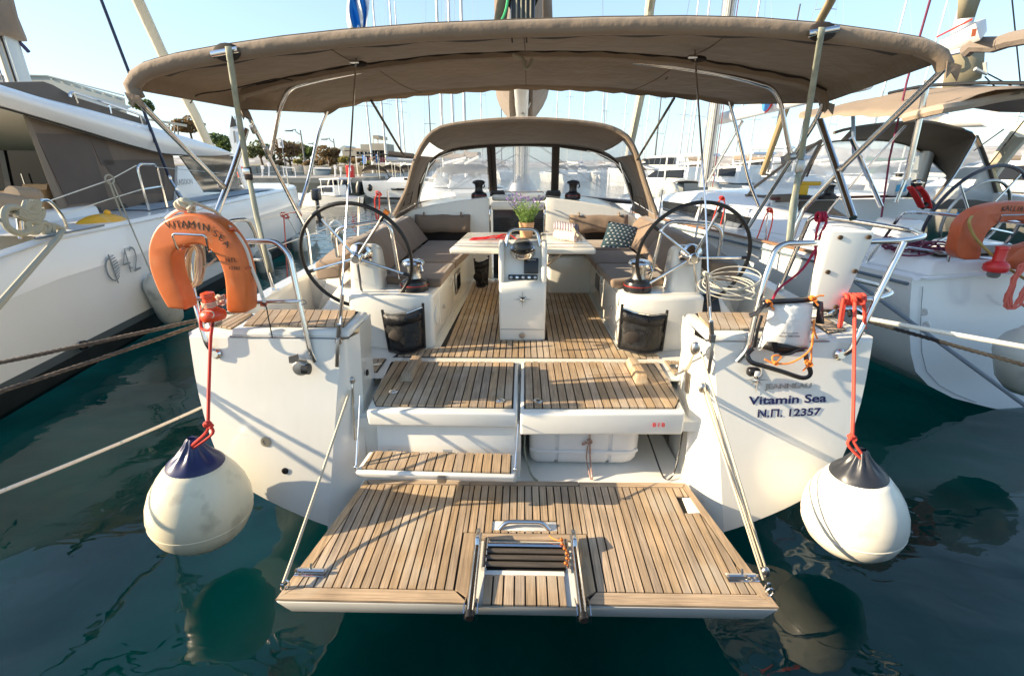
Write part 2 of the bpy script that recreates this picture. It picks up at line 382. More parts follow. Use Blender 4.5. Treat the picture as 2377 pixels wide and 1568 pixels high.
# hull sides
def hull_side(s):
    rows = []
    for k, (y, f, dz) in enumerate([(0, 1, 0), (4, 1.03, 0), (6, 1.05, .0), (8, 1.03, .03), (10, .95, .06), (12, .78, .10), (13.5, .55, .14), (15, .22, .19), (15.8, .02, .22)]):
        rows.append([(s*hb(z)*f, (yt(hb(z), z) if k == 0 else y), z+dz*(z/1.36)) for z in (-.3, .0, .05, .09, .14, .2, .26, .31, .38, .46, .55, .65, .9, 1.15, 1.36)])
    return MB().grid(rows)
for s in (-1, 1):
    part('hull', hull_side(s), GEL)
    zs = [.0, .03, .06, .09, .12, .16, .2, .25, .31, .36, .41, .46, .52, .6, .7, .8, .95, 1.1, 1.25, 1.33]
    part('transom', MB().grid([[(s*(inn(z)+(max(hb(z), inn(z))-inn(z))*k/10), yt(inn(z)+(max(hb(z), inn(z))-inn(z))*k/10, z), z) for k in range(11)] for z in zs if hb(z) > inn(z)-.06]), GEL, ang=60)
    part('transom_chamfer', MB().grid([[(s*(inn(z)+(IN-inn(z))*q), yt(inn(z), z)+.15*q+.03*math.sin(math.pi*q)*-1, z) for q in (0, .25, .5, .75, 1)] for z in zs]), GEL, ang=70)
    # top of the quarter, rounded over from the transom, and its inner wall
    top = MB(); rows = []
    for dy, dz in ((0, 1.33), (.008, 1.348), (.025, 1.358), (.05, 1.36), (.42, 1.362)):
        i0 = 1.15-(.065 if dy > .3 else .4*dy); rows.append([(s*(i0+(2.14-i0)*k/10), yt(i0+(2.14-i0)*k/10, 1.33)+dy, dz) for k in range(11)])
    top.grid(rows); part('quarter_deck', top, GEL)
    wall = MB(); rows = []
    for z in (.05, .35, .7, .88, 1.1, 1.25, 1.33, 1.36):
        a = yt(IN, z)+.15 if z < 1.34 else yt(IN, 1.33)+.15
        rows.append([(s*(IN+.07*k/4*(1-(z-.35)) if z > .8 else s*IN) if False else s*(IN+(.05*(k/4) if z < 1.2 else .03*(k/4))), a+(3.16-a)*k/4, z) for k in range(5)])
    wall.grid(rows); wall.add([(s*(IN+.05), 3.16, .05), (s*(IN+.05), 3.16, 1.2), (s*(IN+.03), 3.16, 1.36), (s*2.14, 3.16, 1.36), (s*2.1, 3.16, .05)], [(0, 1, 2, 3, 4)])
    part('quarter_wall', wall, GEL)
    # raised locker lid with teak pads
    lid = part('locker_lid', MB().hexa([(s*1.10, 2.685, 1.345), (s*1.86, 2.70, 1.345), (s*1.86, 3.10, 1.345), (s*1.10, 3.10, 1.345)],
                                    [(s*1.115, 2.70, 1.392), (s*1.85, 2.715, 1.392), (s*1.85, 3.10, 1.392), (s*1.115, 3.10, 1.392)]), GEL, bev=.016, seg=3)
    hullp = [(s*1.15, 2.745), (s*1.80, 2.755), (s*1.86, 3.085), (s*1.17, 3.085)]
    part('caulk_bed', MB().prism([(x, y, 1.393) for x, y in hullp], (0, 0, .003)), CAULK, lid, flat=True)
    # slanting planks, as on the photograph
    for k in range(14):
        x0 = 1.0+.058*k; strip = [(s*x0, 2.6), (s*(x0+.052), 2.6), (s*(x0+.052+.19), 3.3), (s*(x0+.19), 3.3)]
        p = clip_convex(strip, hullp)
        if len(p) > 2 and area(p) > .0008: plank_poly(lid, p, 1.398, m=TEAK)
    pad = [(s*1.90, 2.78), (s*2.05, 2.84), (s*2.05, 3.10), (s*1.93, 3.10)]
    bed = part('side_pad', MB().prism([(x, y, 1.362) for x, y in pad], (0, 0, .004)), CAULK, flat=True)
    planks(bed, pad, 1.368, .046, th=.006)
    # shallow recess line where the lid meets the transom
    part('lid_groove', MB().tube([(s*1.10, 2.683, 1.343), (s*1.86, 2.697, 1.343)], .004, 5), DULL)
    # gunwale and inside of the bulwark, running forward
    g = MB(); rows = []
    for y, xo, dz in ((3.1, 2.14, 0), (4, 2.20, 0), (5, 2.24, .005), (6, 2.25, .01), (7.5, 2.24, .03), (9, 2.13, .05), (11, 1.82, .08)):
        rows.append([(s*(xo-.16), y, .88), (s*(xo-.13), y, 1.34+dz), (s*(xo-.12), y, 1.375+dz), (s*(xo-.02), y, 1.385+dz), (s*xo, y, 1.36+dz)])
    g.grid(rows); part('gunwale', g, GEL)
    part('well_floor', MB().add([(s*1.0, 3.1, .872), (s*2.1, 3.1, .872), (s*2.1, 4.9, .872), (s*1.0, 4.9, .872)], [(0, 1, 2, 3)]), GELN, flat=True)
    for q in range(2):
        part('coaming_plinth', MB().hexa([(s*1.42, 4.25, .86), (s*2.09, 4.25, .86), (s*2.1, 6.3, .86), (s*1.40, 6.3, .86)], [(s*1.60, 4.3, 1.62), (s*1.80, 4.35, 1.60), (s*1.78, 6.3, 1.70), (s*1.50, 6.3, 1.72)]), GEL, bev=.04, seg=3) if q == 0 else \
        part('side_deck', MB().hexa([(s*1.7, 4.35, 1.0), (s*2.12, 4.35, 1.0), (s*2.14, 8.6, 1.0), (s*1.7, 8.6, 1.0)], [(s*1.7, 4.35, 1.33), (s*2.12, 4.35, 1.33), (s*2.14, 8.6, 1.38), (s*1.7, 8.6, 1.38)]), GELN, flat=True)
# under the platform: middle of the transom and the locker space
part('hull_bottom', MB().add([(-.95, 2.45, -.02), (.95, 2.45, -.02), (1.2, 6, -.45), (.9, 11, -.5), (0, 15, -.3), (-.9, 11, -.5), (-1.2, 6, -.45)], [(0, 1, 2, 3, 4, 5, 6)]), GEL, flat=True)
part('transom', MB().add([(-IN, yt(1.1, 0), 0), (IN, yt(1.1, 0), 0), (IN, 2.56, .30), (-IN, 2.56, .30)], [(0, 1, 2, 3)]), GEL, flat=True)
part('locker_floor', MB().span((-IN-.02, 2.56, .27), (IN+.02, 3.45, .335)), GEL, flat=True)
part('locker_back', MB().span((-IN-.06, 3.38, .3), (IN+.06, 3.44, .80)), GEL, flat=True)
part('locker_divider', MB().span((-.075, 2.66, .32), (-.025, 3.4, .785)), GEL, bev=.012)
part('riser', MB().hexa([(-.99, 2.60, .32), (-.05, 2.585, .32), (-.05, 2.70, .32), (-.99, 2.70, .32)], [(-.99, 2.665, .79), (-.05, 2.65, .79), (-.05, 2.72, .79), (-.99, 2.72, .79)]), GEL, bev=.02)

part('riser', MB().span((-1.12, 2.70, .30), (-.97, 2.76, .80)), GEL, flat=True)
# ---------------------------------------------------------------- swim platform
plat = part('swim_platform', MB().hexa([(-1.17, 1.678, .256), (1.17, 1.684, .256), (1.04, 2.60, .262), (-1.04, 2.60, .262)],
                                      [(-1.232, 1.665, .338), (1.228, 1.672, .338), (1.085, 2.61, .338), (-1.08, 2.60, .338)]), GEL, bev=.007)
LAD = (-.345, .345, 1.60, 2.085)      # ladder bay x0 x1 y0 y1
bed = part('caulk_bed', MB().hexa([(-1.222, 1.678, .336), (1.218, 1.684, .336), (1.078, 2.60, .336), (-1.072, 2.59, .336)], [(-1.222, 1.678, .3425), (1.218, 1.684, .3425), (1.078, 2.60, .3425), (-1.072, 2.59, .3425)]), CAULK, plat, flat=True)
ZP = .3465
def P4(*p): return [V((a, b, 0)) for a, b in p]
e = .004
plank_poly(plat, [(-1.229, 1.668), (-.285, 1.668), (-.352-e, 1.735), (-1.155, 1.735)], ZP)
plank_poly(plat, [(.295, 1.672), (1.225, 1.674), (1.150, 1.741), (.352+e, 1.738)], ZP)
plank_poly(plat, [(-1.226, 1.671), (-1.158, 1.741), (-1.045, 2.552), (-1.077, 2.598)], ZP, m=TEAK)
plank_poly(plat, [(1.222, 1.677), (1.082, 2.606), (1.050, 2.56), (1.154, 1.747)], ZP, m=TEAK)
for a, b in ((-1.072, -.37), (-.364, .36), (.366, 1.078)):
    ia, ib = max(a, -1.04), min(b, 1.046)
    plank_poly(plat, [(ia, 2.556), (ib, 2.562), (b, 2.606), (a, 2.60)], ZP)
for s in (-1, 1): plank_poly(plat, [(.298, 1.71), (.352, 1.745), (.352, 2.125), (.298, 2.125)] if s > 0 else [(-.352, 1.742), (-.288, 1.70), (-.288, 2.125), (-.352, 2.125)], ZP, m=TEAK)
plank_poly(plat, [(-.28, 2.078), (.29, 2.078), (.29, 2.125), (-.28, 2.125)], ZP)
field = [(-1.150, 1.741), (1.146, 1.747), (1.044, 2.556), (-1.041, 2.550)]
left = [(-1.150, 1.741), (-.360, 1.741), (-.360, 2.550), (-1.041, 2.550)]
right = [(.360, 1.745), (1.146, 1.745), (1.044, 2.554), (.360, 2.554)]
mid = [(-.360, 2.130), (.360, 2.130), (.360, 2.552), (-.360, 2.552)]
planks(plat, left, ZP, .0475, x0=-.360); planks(plat, right, ZP, .0475, x0=.360, holes=[(1.0, 2.315, 1.10, 2.47)])
planks(plat, mid, ZP, .0475, x0=0, holes=[(-.20, 2.15, .195, 2.235)])
inner = [(-.21, 1.662), (.20, 1.662), (.20, 1.835), (-.21, 1.835)]
part('caulk_bed', MB().prism([(x, y, .3437) for x, y in inner], (0, 0, .001)), CAULK, plat, flat=True); planks(plat, inner, ZP, .055, x0=.0)
part('bay_floor', MB().span((-.283, 1.668, .33), (.293, 2.077, .3435)), GEL, plat, flat=True); part('ladder_bay', MB().span((-.215, 1.866, .335), (.215, 2.07, .3455)), CAULK, plat, flat=True)
part('bay_lip', MB().span((-.215, 1.835, .335), (.205, 1.865, .352)), GEL, plat)
part('latch_plate', MB().hexa([(1.006, 2.32, .34), (1.094, 2.325, .34), (1.09, 2.465, .34), (1.012, 2.462, .34)], [(1.006, 2.32, .352), (1.094, 2.325, .352), (1.09, 2.465, .352), (1.012, 2.462, .352)]), GEL, plat, bev=.004)
# recessed grab handle
part('handle_recess', MB().span((-.195, 2.153, .335), (.19, 2.232, .349)), GEL, plat, bev=.005)
part('grab_handle', MB().tube(fillet([(-.15, 2.165, .345), (-.11, 2.185, .385), (.105, 2.185, .385), (.145, 2.165, .345)], .05), .014, 10), STEEL, plat)
# folded bathing ladder
lad = part('bathing_ladder', MB().tube([(-.262, 1.57, .372), (-.262, 2.07, .395)], .021, 12), STEEL); part('ladder_leg', MB().tube([(.272, 1.57, .372), (.272, 2.07, .395)], .021, 12), STEEL, lad)
for s, xx in ((-1, -.262), (1, .272)):
    part('ladder_cap', MB().lathe([(.0235, 0), (.0235, .03), (.019, .034)], (xx, 1.60, .3735), (0, -1, -.04), 12), RUB, lad)
    for d in (-.032, .032): part('ladder_cheek', MB().prism([(xx+d, 1.585, .335), (xx+d, 1.65, .33), (xx+d, 1.70, .36), (xx+d, 1.63, .398), (xx+d, 1.585, .385)], (.005, 0, 0)), STEEL, lad)
    part('ladder_hinge', MB().prism([(xx-.012, 1.95, .37), (xx-.012, 2.09, .37), (xx-.012, 2.09, .425), (xx-.012, 2.00, .44)], (.024, 0, 0)), STEEL, lad, bev=.006)
    part('ladder_inner_leg', MB().tube([(xx-s*.045, 1.86, .365), (xx-s*.045, 2.06, .372)], .015, 10), STEEL, lad)
for k in range(4): part('ladder_rung', MB().tube([(-.215, 1.888+.045*k, .372), (.225, 1.888+.045*k, .372)], .0155, 10, squash=.7), mat('dark_tread_wood', (.075, .06, .045), .6, grain=(6, (1, 14, 14), .3)) if k < 3 else STEEL, lad)
# bolt latches near the corners, and eyes
for s, y in ((-1, 1.825), (1, 1.838)):
    bl = part('bolt_latch', MB().prism([(s*1.20, y-.025, .3555), (s*1.04, y-.03, .3555), (s*1.04, y+.026, .3555), (s*1.20, y+.03, .3555)], (0, 0, .006)), STEEL, plat, bev=.002)
    part('bolt', MB().tube([(s*1.20, y, .368), (s*1.045, y-.002, .368)], .012, 8).tube([(s*1.12, y, .37), (s*1.12, y+.02, .40)], .006, 6), STEEL, bl)
    part('corner_eye', MB().tube([V((s*1.205, 1.735, .38))+V((math.cos(a)*.018, 0, math.sin(a)*.024)) for a in [k*math.pi/5 for k in range(10)]], .005, 6, True), STEEL, plat)
# ---------------------------------------------------------------- folding step
step = part('folding_step', MB().hexa([(-1.02, 2.335, .565), (-.07, 2.31, .565), (-.07, 2.52, .565), (-1.0, 2.53, .565)], [(-1.035, 2.325, .615), (-.055, 2.30, .615), (-.055, 2.535, .615), (-1.015, 2.55, .615)]), GEL, bev=.016, seg=3)
sh = [(-.995, 2.352), (-.085, 2.328), (-.085, 2.518), (-.975, 2.532)]
part('caulk_bed', MB().prism([(x, y, .6155) for x, y in sh], (0, 0, .003)), CAULK, step, flat=True); planks(step, sh, .6225, .0585, x0=-.03, th=.006)
part('latch', MB().box((-.50, 2.305, .588), (.055, .03, .045)), DULL, step, bev=.008)
for x in (-.86, -.50): part('hinge', MB().box((x, 2.553, .618), (.06, .018, .012)), STEEL, step)
for x, xt in ((-1.03, -1.045), (-.06, -.045)):
    part('step_wire', MB().tube([(x, 2.36, .63), (xt, 2.60, .99 if x < -.5 else .80)], .0035, 6).tube([(x, 2.36, .63), V((x, 2.36, .63)).lerp(V((xt, 2.60, .99 if x < -.5 else .8)), .36)], .007, 8).ball((x, 2.355, .63), .012, 6), STEEL, step)
# ---------------------------------------------------------------- two helm floor hatches
def hatch(pts, notch, drop):
    h = part('floor_hatch', MB().hexa([(x, y, .875-drop) for x, y in pts], [(x, y, .872) for x, y in pts]), GEL, bev=.018, seg=3); return h
hl = hatch([(-1.025, 2.615), (-.05, 2.605), (-.05, 3.43), (-1.095, 3.43)], 0, .115)
hr = hatch([(-.033, 2.60), (1.025, 2.63), (1.105, 3.45), (-.028, 3.43)], 1, .165)
pl_ = [(-.975, 2.675), (-.085, 2.665), (-.085, 3.40), (-1.055, 3.40), (-1.03, 2.79), (-1.005, 2.735)]
pr_ = [(.0, 2.665), (.975, 2.685), (1.005, 2.75), (1.035, 2.80), (1.065, 3.42), (.005, 3.41)]
for h, pg in ((hl, pl_), (hr, pr_)):
    c = V((sum(p[0] for p in pg)/len(pg), sum(p[1] for p in pg)/len(pg), 0)); big = [(c.x+(x-c.x)*1.012, c.y+(y-c.y)*1.012) for x, y in pg]
    part('caulk_bed', MB().prism([(x, y, .8725) for x, y in big], (0, 0, .003)), CAULK, h, flat=True); planks(h, pg, .8795, .0565, x0=-.085 if h is hl else 0., th=.006)
for x, y, h in ((-.91, 2.86, hl), (-.165, 2.745, hl), (.085, 2.745, hr)):
    part('lift_ring', MB().lathe([(.032, 0), (.032, .004), (.022, .005), (.02, .001)], (x, y, .8855), (0, 0, 1), 16).tube([V((x+.017*math.cos(a), y+.014*math.sin(a), .891)) for a in [k*math.pi/6 for k in range(12)]], .0035, 6, True), STEEL, h)
for x, h in ((-.86, hl), (.84, hr)):
    part('foot_chock', MB().hexa([(x-.05, 3.02, .8865), (x+.045, 3.02, .8865), (x+.045, 3.385, .8865), (x-.04, 3.385, .8865)], [(x-.035, 3.055, .945), (x+.035, 3.055, .945), (x+.035, 3.375, .945), (x-.03, 3.375, .945)]), TEAK, h, bev=.004)
part('lettering', text_mb('B I B', .042, on_plane((.86, 2.6235, .775), (1, .03, 0), (0, 0, 1))), REDT, hr, flat=True)
for s, x in ((-1, -1.19), (1, 1.235)):
    pg = [(s*1.125, 3.20), (s*1.16, 3.20), (s*1.30, 3.44), (s*1.125, 3.46)]
    sp_ = part('side_floor', MB().prism([(a, b, .873) for a, b in pg], (0, 0, .004)), CAULK, flat=True); planks(sp_, pg, .881, .05, x0=.02, th=.005)
    part('floor_drain', MB().lathe([(.04, 0), (.04, .006), (.028, .008), (.028, .002), (.0, .002)], (s*1.165, 3.33, .886), n=14), DULL, sp_)
for s in (-1, 1): part('hatch_gutter', MB().span((s*.93, 2.66, .72), (s*1.145, 3.43, .79)), GEL, flat=True)
part('sill', MB().span((-1.2, 3.425, .80), (1.2, 3.475, .868)), GEL, flat=True)
# ---------------------------------------------------------------- cockpit sole
sole = part('cockpit_sole', MB().add([(-1.18, 3.47, .868), (1.18, 3.48, .868), (.9, 3.8, .868), (.9, 6.3, .868), (-.9, 6.3, .868), (-.9, 3.8, .868)], [(0, 1, 2, 3, 4, 5)]), GEL, flat=True)
sl = [(-1.09, 3.505), (1.10, 3.52), (1.06, 3.60), (.80, 3.72), (.77, 6.12), (-.66, 6.12), (-.73, 3.72), (-1.06, 3.60)]
part('caulk_bed', MB().prism([(x, y, .869) for x, y in sl], (0, 0, .004)), CAULK, sole, flat=True)
hul = [(-1.085, 3.51), (1.095, 3.525), (1.095, 6.12), (-1.085, 6.12)]
for k in range(-20, 21):
    a, b = .0525*k+.0045, .0525*(k+1)-.0045
    # stepped outline: wide behind the seats, narrower between them
    y1 = 6.12 if -.70+.0 <= a and b <= .785 else 3.70 - (max(abs(a), abs(b))-.78)*.35
    if -.235 < a < .18: y1 = 3.90
    if y1 > 3.55:
        for yy0, yy1 in (((3.515, y1),) if y1 < 4.2 else ((3.515, 3.515+1.1+.5*random.random()), (0, y1))):
            if yy0 == 0: yy0 = last+.005
            last = yy1; plank_poly(sole, [(a, yy0), (b, yy0), (b, yy1), (a, yy1)], .878, th=.005, m=TEAK)
# ---------------------------------------------------------------- seat lockers
for s, xi, xf in ((-1, .775, .69), (1, .82, .80)):
    b = MB().hexa([(s*xi, 3.73, .86), (s*1.12, 3.66, .86), (s*1.5, 3.74, .86), (s*1.5, 6.35, .86), (s*xf, 6.35, .86)],
                  [(s*(xi-.0), 3.76, 1.345), (s*1.10, 3.70, 1.345), (s*1.5, 3.76, 1.345), (s*1.5, 6.35, 1.345), (s*xf, 6.35, 1.345)])
    sb = part('seat_locker', b, GEL, bev=.04, seg=4)
    y = 4.98; xw = xi+(xf-xi)*(y-3.73)/2.6
    part('locker_window', MB().hexa([(s*(xw-.001), 4.80, 1.06), (s*(xw-.003), 5.12, 1.06), (s*(xw-.003), 5.12, 1.28), (s*(xw-.001), 4.80, 1.28)], [(s*(xw-.014), 4.80, 1.06), (s*(xw-.017), 5.12, 1.06), (s*(xw-.017), 5.12, 1.28), (s*(xw-.014), 4.80, 1.28)]), DULL, sb, bev=.005)
    part('window_pane', MB().hexa([(s*(xw-.014), 4.845, 1.095), (s*(xw-.017), 5.075, 1.095), (s*(xw-.017), 5.075, 1.245), (s*(xw-.014), 4.845, 1.245)], [(s*(xw-.019), 4.845, 1.095), (s*(xw-.022), 5.075, 1.095), (s*(xw-.022), 5.075, 1.245), (s*(xw-.019), 4.845, 1.245)]), GLASS, sb)
    part('locker_door', MB().hexa([(s*(xi-.005), 3.98, 1.0), (s*(xi-.03), 4.70, 1.0), (s*(xi-.03), 4.70, 1.30), (s*(xi-.005), 3.98, 1.30)], [(s*(xi-.013), 3.99, 1.01), (s*(xi-.038), 4.69, 1.01), (s*(xi-.038), 4.69, 1.29), (s*(xi-.013), 3.99, 1.29)]), GEL, sb, bev=.003)
    for yy in (4.08, 4.62): part('latch', MB().box((s*(xi-.03), yy, 1.14 if yy < 4.3 else 1.22), (.02, .035, .03)), STEEL, sb, bev=.004)
    part('inspection_plate', MB().lathe([(.085, 0), (.085, .010), (.07, .014), (0, .014)], (s*(xi-.003), 3.86, 1.13), (-s, 0, .0), 20), GELN, sb)
# ---------------------------------------------------------------- winches
def winch(x, y, z, sc=1.0, chrome=True):
    wn = part('winch', MB().lathe([(.105*sc, 0), (.108*sc, .012*sc), (.108*sc, .05*sc), (.098*sc, .075*sc), (.07*sc, .09*sc), (.055*sc, .10*sc)], (x, y, z), n=24), BLACK, ang=30)
    part('winch_band', MB().lathe([(.1095*sc, .045*sc), (.1095*sc, .052*sc)], (x, y, z), n=24), mat('winch_red_line', (.35, .02, .015), .4), wn)
    part('winch_drum', MB().lathe([(.058*sc, .095*sc), (.05*sc, .13*sc), (.053*sc, .17*sc), (.064*sc, .195*sc)], (x, y, z), n=24), DULL if chrome else BLACK, wn)
    part('winch_top', MB().lathe([(.064*sc, .195*sc), (.085*sc, .20*sc), (.088*sc, .215*sc), (.08*sc, .23*sc), (.05*sc, .243*sc), (.02*sc, .247*sc), (0, .247*sc)], (x, y, z), n=24), STEEL if chrome else BLACK, wn)
    part('feeder_arm', MB().tube(fillet([(x+.07*sc, y-.05*sc, z+.205*sc), (x+.085*sc, y-.07*sc, z+.16*sc), (x+.06*sc, y-.05*sc, z+.15*sc)], .02), .008*sc, 6), STEEL if chrome else BLACK, wn)
winch(-.95, 3.885, 1.345, 1.1); winch(.965, 3.90, 1.345, 1.1)
winch(-.62, 6.62, 1.925, 1.0, False); winch(.66, 6.62, 1.925, 1.0, False)
# ---------------------------------------------------------------- helm pedestals and wheels
def helm(s, xc, yc, zc, spoke0):
    hx = s*xc
    pd = part('helm_pedestal', MB().hexa([(hx-.17, 3.83, .86), (hx+.17, 3.83, .86), (hx+.17, 4.20, .86), (hx-.17, 4.20, .86)], [(hx-.12, 3.90, 1.74), (hx+.12, 3.90, 1.74), (hx+.11, 4.13, 1.70), (hx-.11, 4.13, 1.70)]), GEL, bev=.055, seg=4)
    base = part('helm_base', MB().hexa([(s*1.05, 3.74, .86), (s*2.02, 3.70, .86), (s*2.05, 4.6, .86), (s*1.05, 4.6, .86)], [(s*1.12, 3.98, 1.34), (s*1.66, 3.98, 1.34), (s*1.70, 4.6, 1.42), (s*1.12, 4.6, 1.42)]), GEL, bev=.05, seg=4)
    part('steering_hub', MB().lathe([(.095, 0), (.095, .03), (.06, .06), (.05, .10), (.035, .11)], (hx, 3.885, 1.66), (0, -1, -.2), 20), STEEL, pd)
    # wheel, its plane leaning a little forward at the top
    c = V((hx, yc, zc)); ax = V((0, -1, -.20)).normalized(); e1 = V((1, 0, 0)); e2 = ax.cross(e1).normalized(); e2 = e2 if e2.z > 0 else -e2
    circ = [c+(e1*math.cos(a)+e2*math.sin(a))*.447 for a in [2*math.pi*k/64 for k in range(64)]]
    wh = part('steering_wheel', MB().tube(circ, .0155, 10, True), RUB)
    part('wheel_hub', MB().lathe([(.045, -.03), (.05, 0), (.045, .02), (.032, .03), (.03, .036), (0, .038)], c, ax, 18), STEEL, wh)
    for k in range(5):
        a = spoke0+2*math.pi*k/5; d = e1*math.cos(a)+e2*math.sin(a)
        part('spoke', MB().tube([c+d*.03, c+d*.41], .011, 8), STEEL, wh); part('spoke_socket', MB().tube([c+d*.39, c+d*.445], .0145, 8), RUB, wh)
    # guard hoop in front of the pedestal
    hoop = [(hx-.27, 4.06, 1.05), (hx-.27, 4.02, 1.85), (hx+.22, 4.02, 1.92), (hx+.28, 4.06, 1.10)] if s < 0 else [(hx-.30, 4.06, 1.10), (hx-.20, 4.02, 1.92), (hx+.30, 4.02, 1.88), (hx+.30, 4.06, 1.05)]
    part('guard_rail', MB().tube(fillet(hoop, .12, 7), .0165, 10), STEEL, pd)
    return pd, base, wh
pdl, bsl, whl = helm(-1, 1.375, 3.74, 1.645, R(54)+R(-2)); pdr, bsr, whr = helm(1, 1.365, 3.80, 1.65, R(0))
part('king_spoke_mark', MB().tube([V((-1.375+.447*math.cos(a), 3.74-.2*.44*0+.085*math.sin(a), 1.645+.438*math.sin(a))) for a in [R(52), R(54.5), R(57)]], .0195, 10), ORCORD, whl)
for k, (x, z, w_, h_) in enumerate(((1.60, 1.22, .20, .17), (1.66, 1.0, .16, .12))):
    y = 3.74+.5*(z-.86)-.012
    part('instrument_panel', MB().prism([(x-w_/2, y-h_*.23, z-h_/2), (x+w_/2, y-h_*.23, z-h_/2), (x+w_/2-.03, y+h_*.23, z+h_/2), (x-w_/2, y+h_*.23, z+h_/2)], (0, -.014, .007)), BLACK, bsr, bev=.004)
# ---------------------------------------------------------------- table
tb = part('cockpit_table', MB().span((-.155, 4.46, 1.50), (.145, 5.62, 1.585)), GEL, bev=.015)
part('table_leg', MB().span((-.16, 4.5, .87), (-.06, 5.5, 1.5)), GEL, tb, bev=.02); part('table_leg', MB().span((.05, 4.5, .87), (.15, 5.5, 1.5)), GEL, tb, bev=.02)
for a, b, c, d in ((-.719, -.239, -.674, -.15), (.178, .676, .192, .656)):
    lf = part('table_leaf', MB().hexa([(a, 4.42, 1.56), (b, 4.425, 1.56), (d, 5.58, 1.56), (c, 5.57, 1.56)], [(a, 4.42, 1.615), (b, 4.425, 1.615), (d, 5.58, 1.615), (c, 5.57, 1.615)]), GEL, tb, bev=.018, seg=3)
    part('leaf_groove', MB().tube([(a+.02, 4.70, 1.6165), (b-.01, 4.70, 1.6165)], .0035, 5), GREYT, tb)
part('leaf_hinge', MB().tube([(.165, 4.6, 1.60), (.165, 5.5, 1.60)], .008, 6), STEEL, tb)
part('leaf_strut', MB().tube([(.36, 4.5, 1.555), (.16, 4.47, 1.40)], .012, 6), TEAK, tb)
# ---------------------------------------------------------------- console
xa, xb = -.225, .185
prof = [(3.905, .87), (3.885, 1.36), (3.905, 1.415), (3.955, 1.425), (4.02, 1.625), (4.04, 1.715), (4.10, 1.745), (4.40, 1.70), (4.42, .87)]
con = part('helm_console', MB().prism([(xa, y, z) for y, z in prof], (xb-xa, 0, 0)), GEL, bev=.03, seg=4)
for x in (xa+.022, xb-.022): part('console_cheek', MB().prism([(x-.024, y, z) for y, z in ((3.90, 1.405), (3.93, 1.66), (3.98, 1.735), (4.08, 1.755), (4.06, 1.45))], (.048, 0, 0)), GEL, con, bev=.018, seg=3)
part('console_seam', MB().tube([(xa+.012, 3.9, .985), (xb-.012, 3.9, .985)], .003, 5), GREYT, con)
part('plug', MB().lathe([(.028, 0), (.028, .007), (.018, .009), (.018, .004), (0, .004)], (-.02, 3.901, .93), (0, -1, 0), 16), DULL, con)
cb = part('compass', MB().lathe([(.108, 0), (.11, .015), (.104, .045), (.092, .05)], (-.022, 4.0, 1.645), (0, -.35, 1), 22), STEEL, con)
part('compass_card', MB().lathe([(.074, 0), (.074, .012), (0, .014)], (-.022, 3.985, 1.70), (0, -.35, 1), 20), BLACK, con)
part('compass_dome', MB().lathe([(.09*math.cos(a), .09*math.sin(a)) for a in [R(k*11.2) for k in range(9)]], (-.022, 3.985, 1.69), (0, -.35, 1), 22), window_glass('compass_glass', .55, (.85, .88, .9)), con)
part('display', MB().prism([(-.01, 3.962, 1.475), (.115, 3.962, 1.475), (.115, 4.0, 1.60), (-.01, 4.0, 1.60)], (0, -.025, .008)), BLACK, con, bev=.006)
part('lettering', text_mb('Raymarine', .018, on_plane((.052, 3.9655, 1.590), (1, 0, 0), (0, .29, 1))), WHITET, con, flat=True)
part('switch_panel', MB().prism([(-.145, 3.945, 1.424), (.108, 3.945, 1.424), (.108, 3.958, 1.466), (-.145, 3.958, 1.466)], (0, -.012, .004)), BLACK, con, bev=.004)
for k in range(5): part('switch_knob', MB().lathe([(.013, 0), (.013, .008), (.008, .01)], (-.12+.052*k, 3.938, 1.447), (0, -1, .3), 12), STEEL if k % 2 else DULL, con)
def star(mb, fn, r, n=8):
    pts = []
    for k in range(2*n):
        a = math.pi*k/n+math.pi/2; rr = (r if (k//2) % 2 == 0 else r*.55) if k % 2 == 0 else r*.17
        pts.append((rr*math.cos(a), rr*math.sin(a)))
    c = len(mb.v); mb.v.append(V(fn(0, 0, .014)))
    for x, y in pts: mb.v.append(V(fn(x, y, 0)))
    for k in range(2*n): mb.f.append((c, c+1+k, c+1+(k+1) % (2*n)))
    return mb
part('star_emblem', star(MB(), on_plane((-.02, 3.887, 1.265), (1, 0, 0), (0, 0, 1)), .088), STEEL, con, flat=True)
part('grab_rail', MB().tube(fillet([(-.165, 4.02, 1.70), (-.14, 4.06, 1.84), (.10, 4.06, 1.84), (.125, 4.02, 1.70)], .07, 7), .014, 10), STEEL, con)
# ---------------------------------------------------------------- bulkhead, companionway, coachroof
topc = [(1.62, 1.62), (1.55, 1.72), (1.40, 1.80), (1.15, 1.86), (.8, 1.915), (.5, 1.95), (.40, 1.962)]
for s in (-1, 1):
    sh_ = -.10 if s < 0 else -.08
    pts = [(s*x+sh_, 6.35, z) for x, z in topc]+[(s*.36+sh_, 6.35, 1.94), (s*.34+sh_, 6.35, .87), (s*1.62+sh_, 6.35, .87)]
    part('bulkhead', MB().prism(pts, (0, .06, 0)), GEL, bev=.02, seg=3)
    rows = [[(s*x+sh_, 6.37, z-.004) for x, z in topc]+[(s*.36+sh_, 6.37, 1.955)], [(s*x*1.02+sh_, 7.2, z+.03) for x, z in topc]+[(s*.36+sh_, 7.2, 2.0)], [(s*x*.92, 11, z*.93) for x, z in topc]+[(s*.3, 11, 1.85)]]
    part('coachroof', MB().grid(rows), GEL)
part('coachroof', MB().add([(-.5, 6.9, 1.95), (.4, 6.9, 1.95), (.4, 11, 1.85), (-.5, 11, 1.85)], [(0, 1, 2, 3)]), GEL)
part('companion_hatch', MB().span((-.44, 6.55, 1.90), (.30, 7.1, 1.985)), GEL, bev=.03, seg=3)
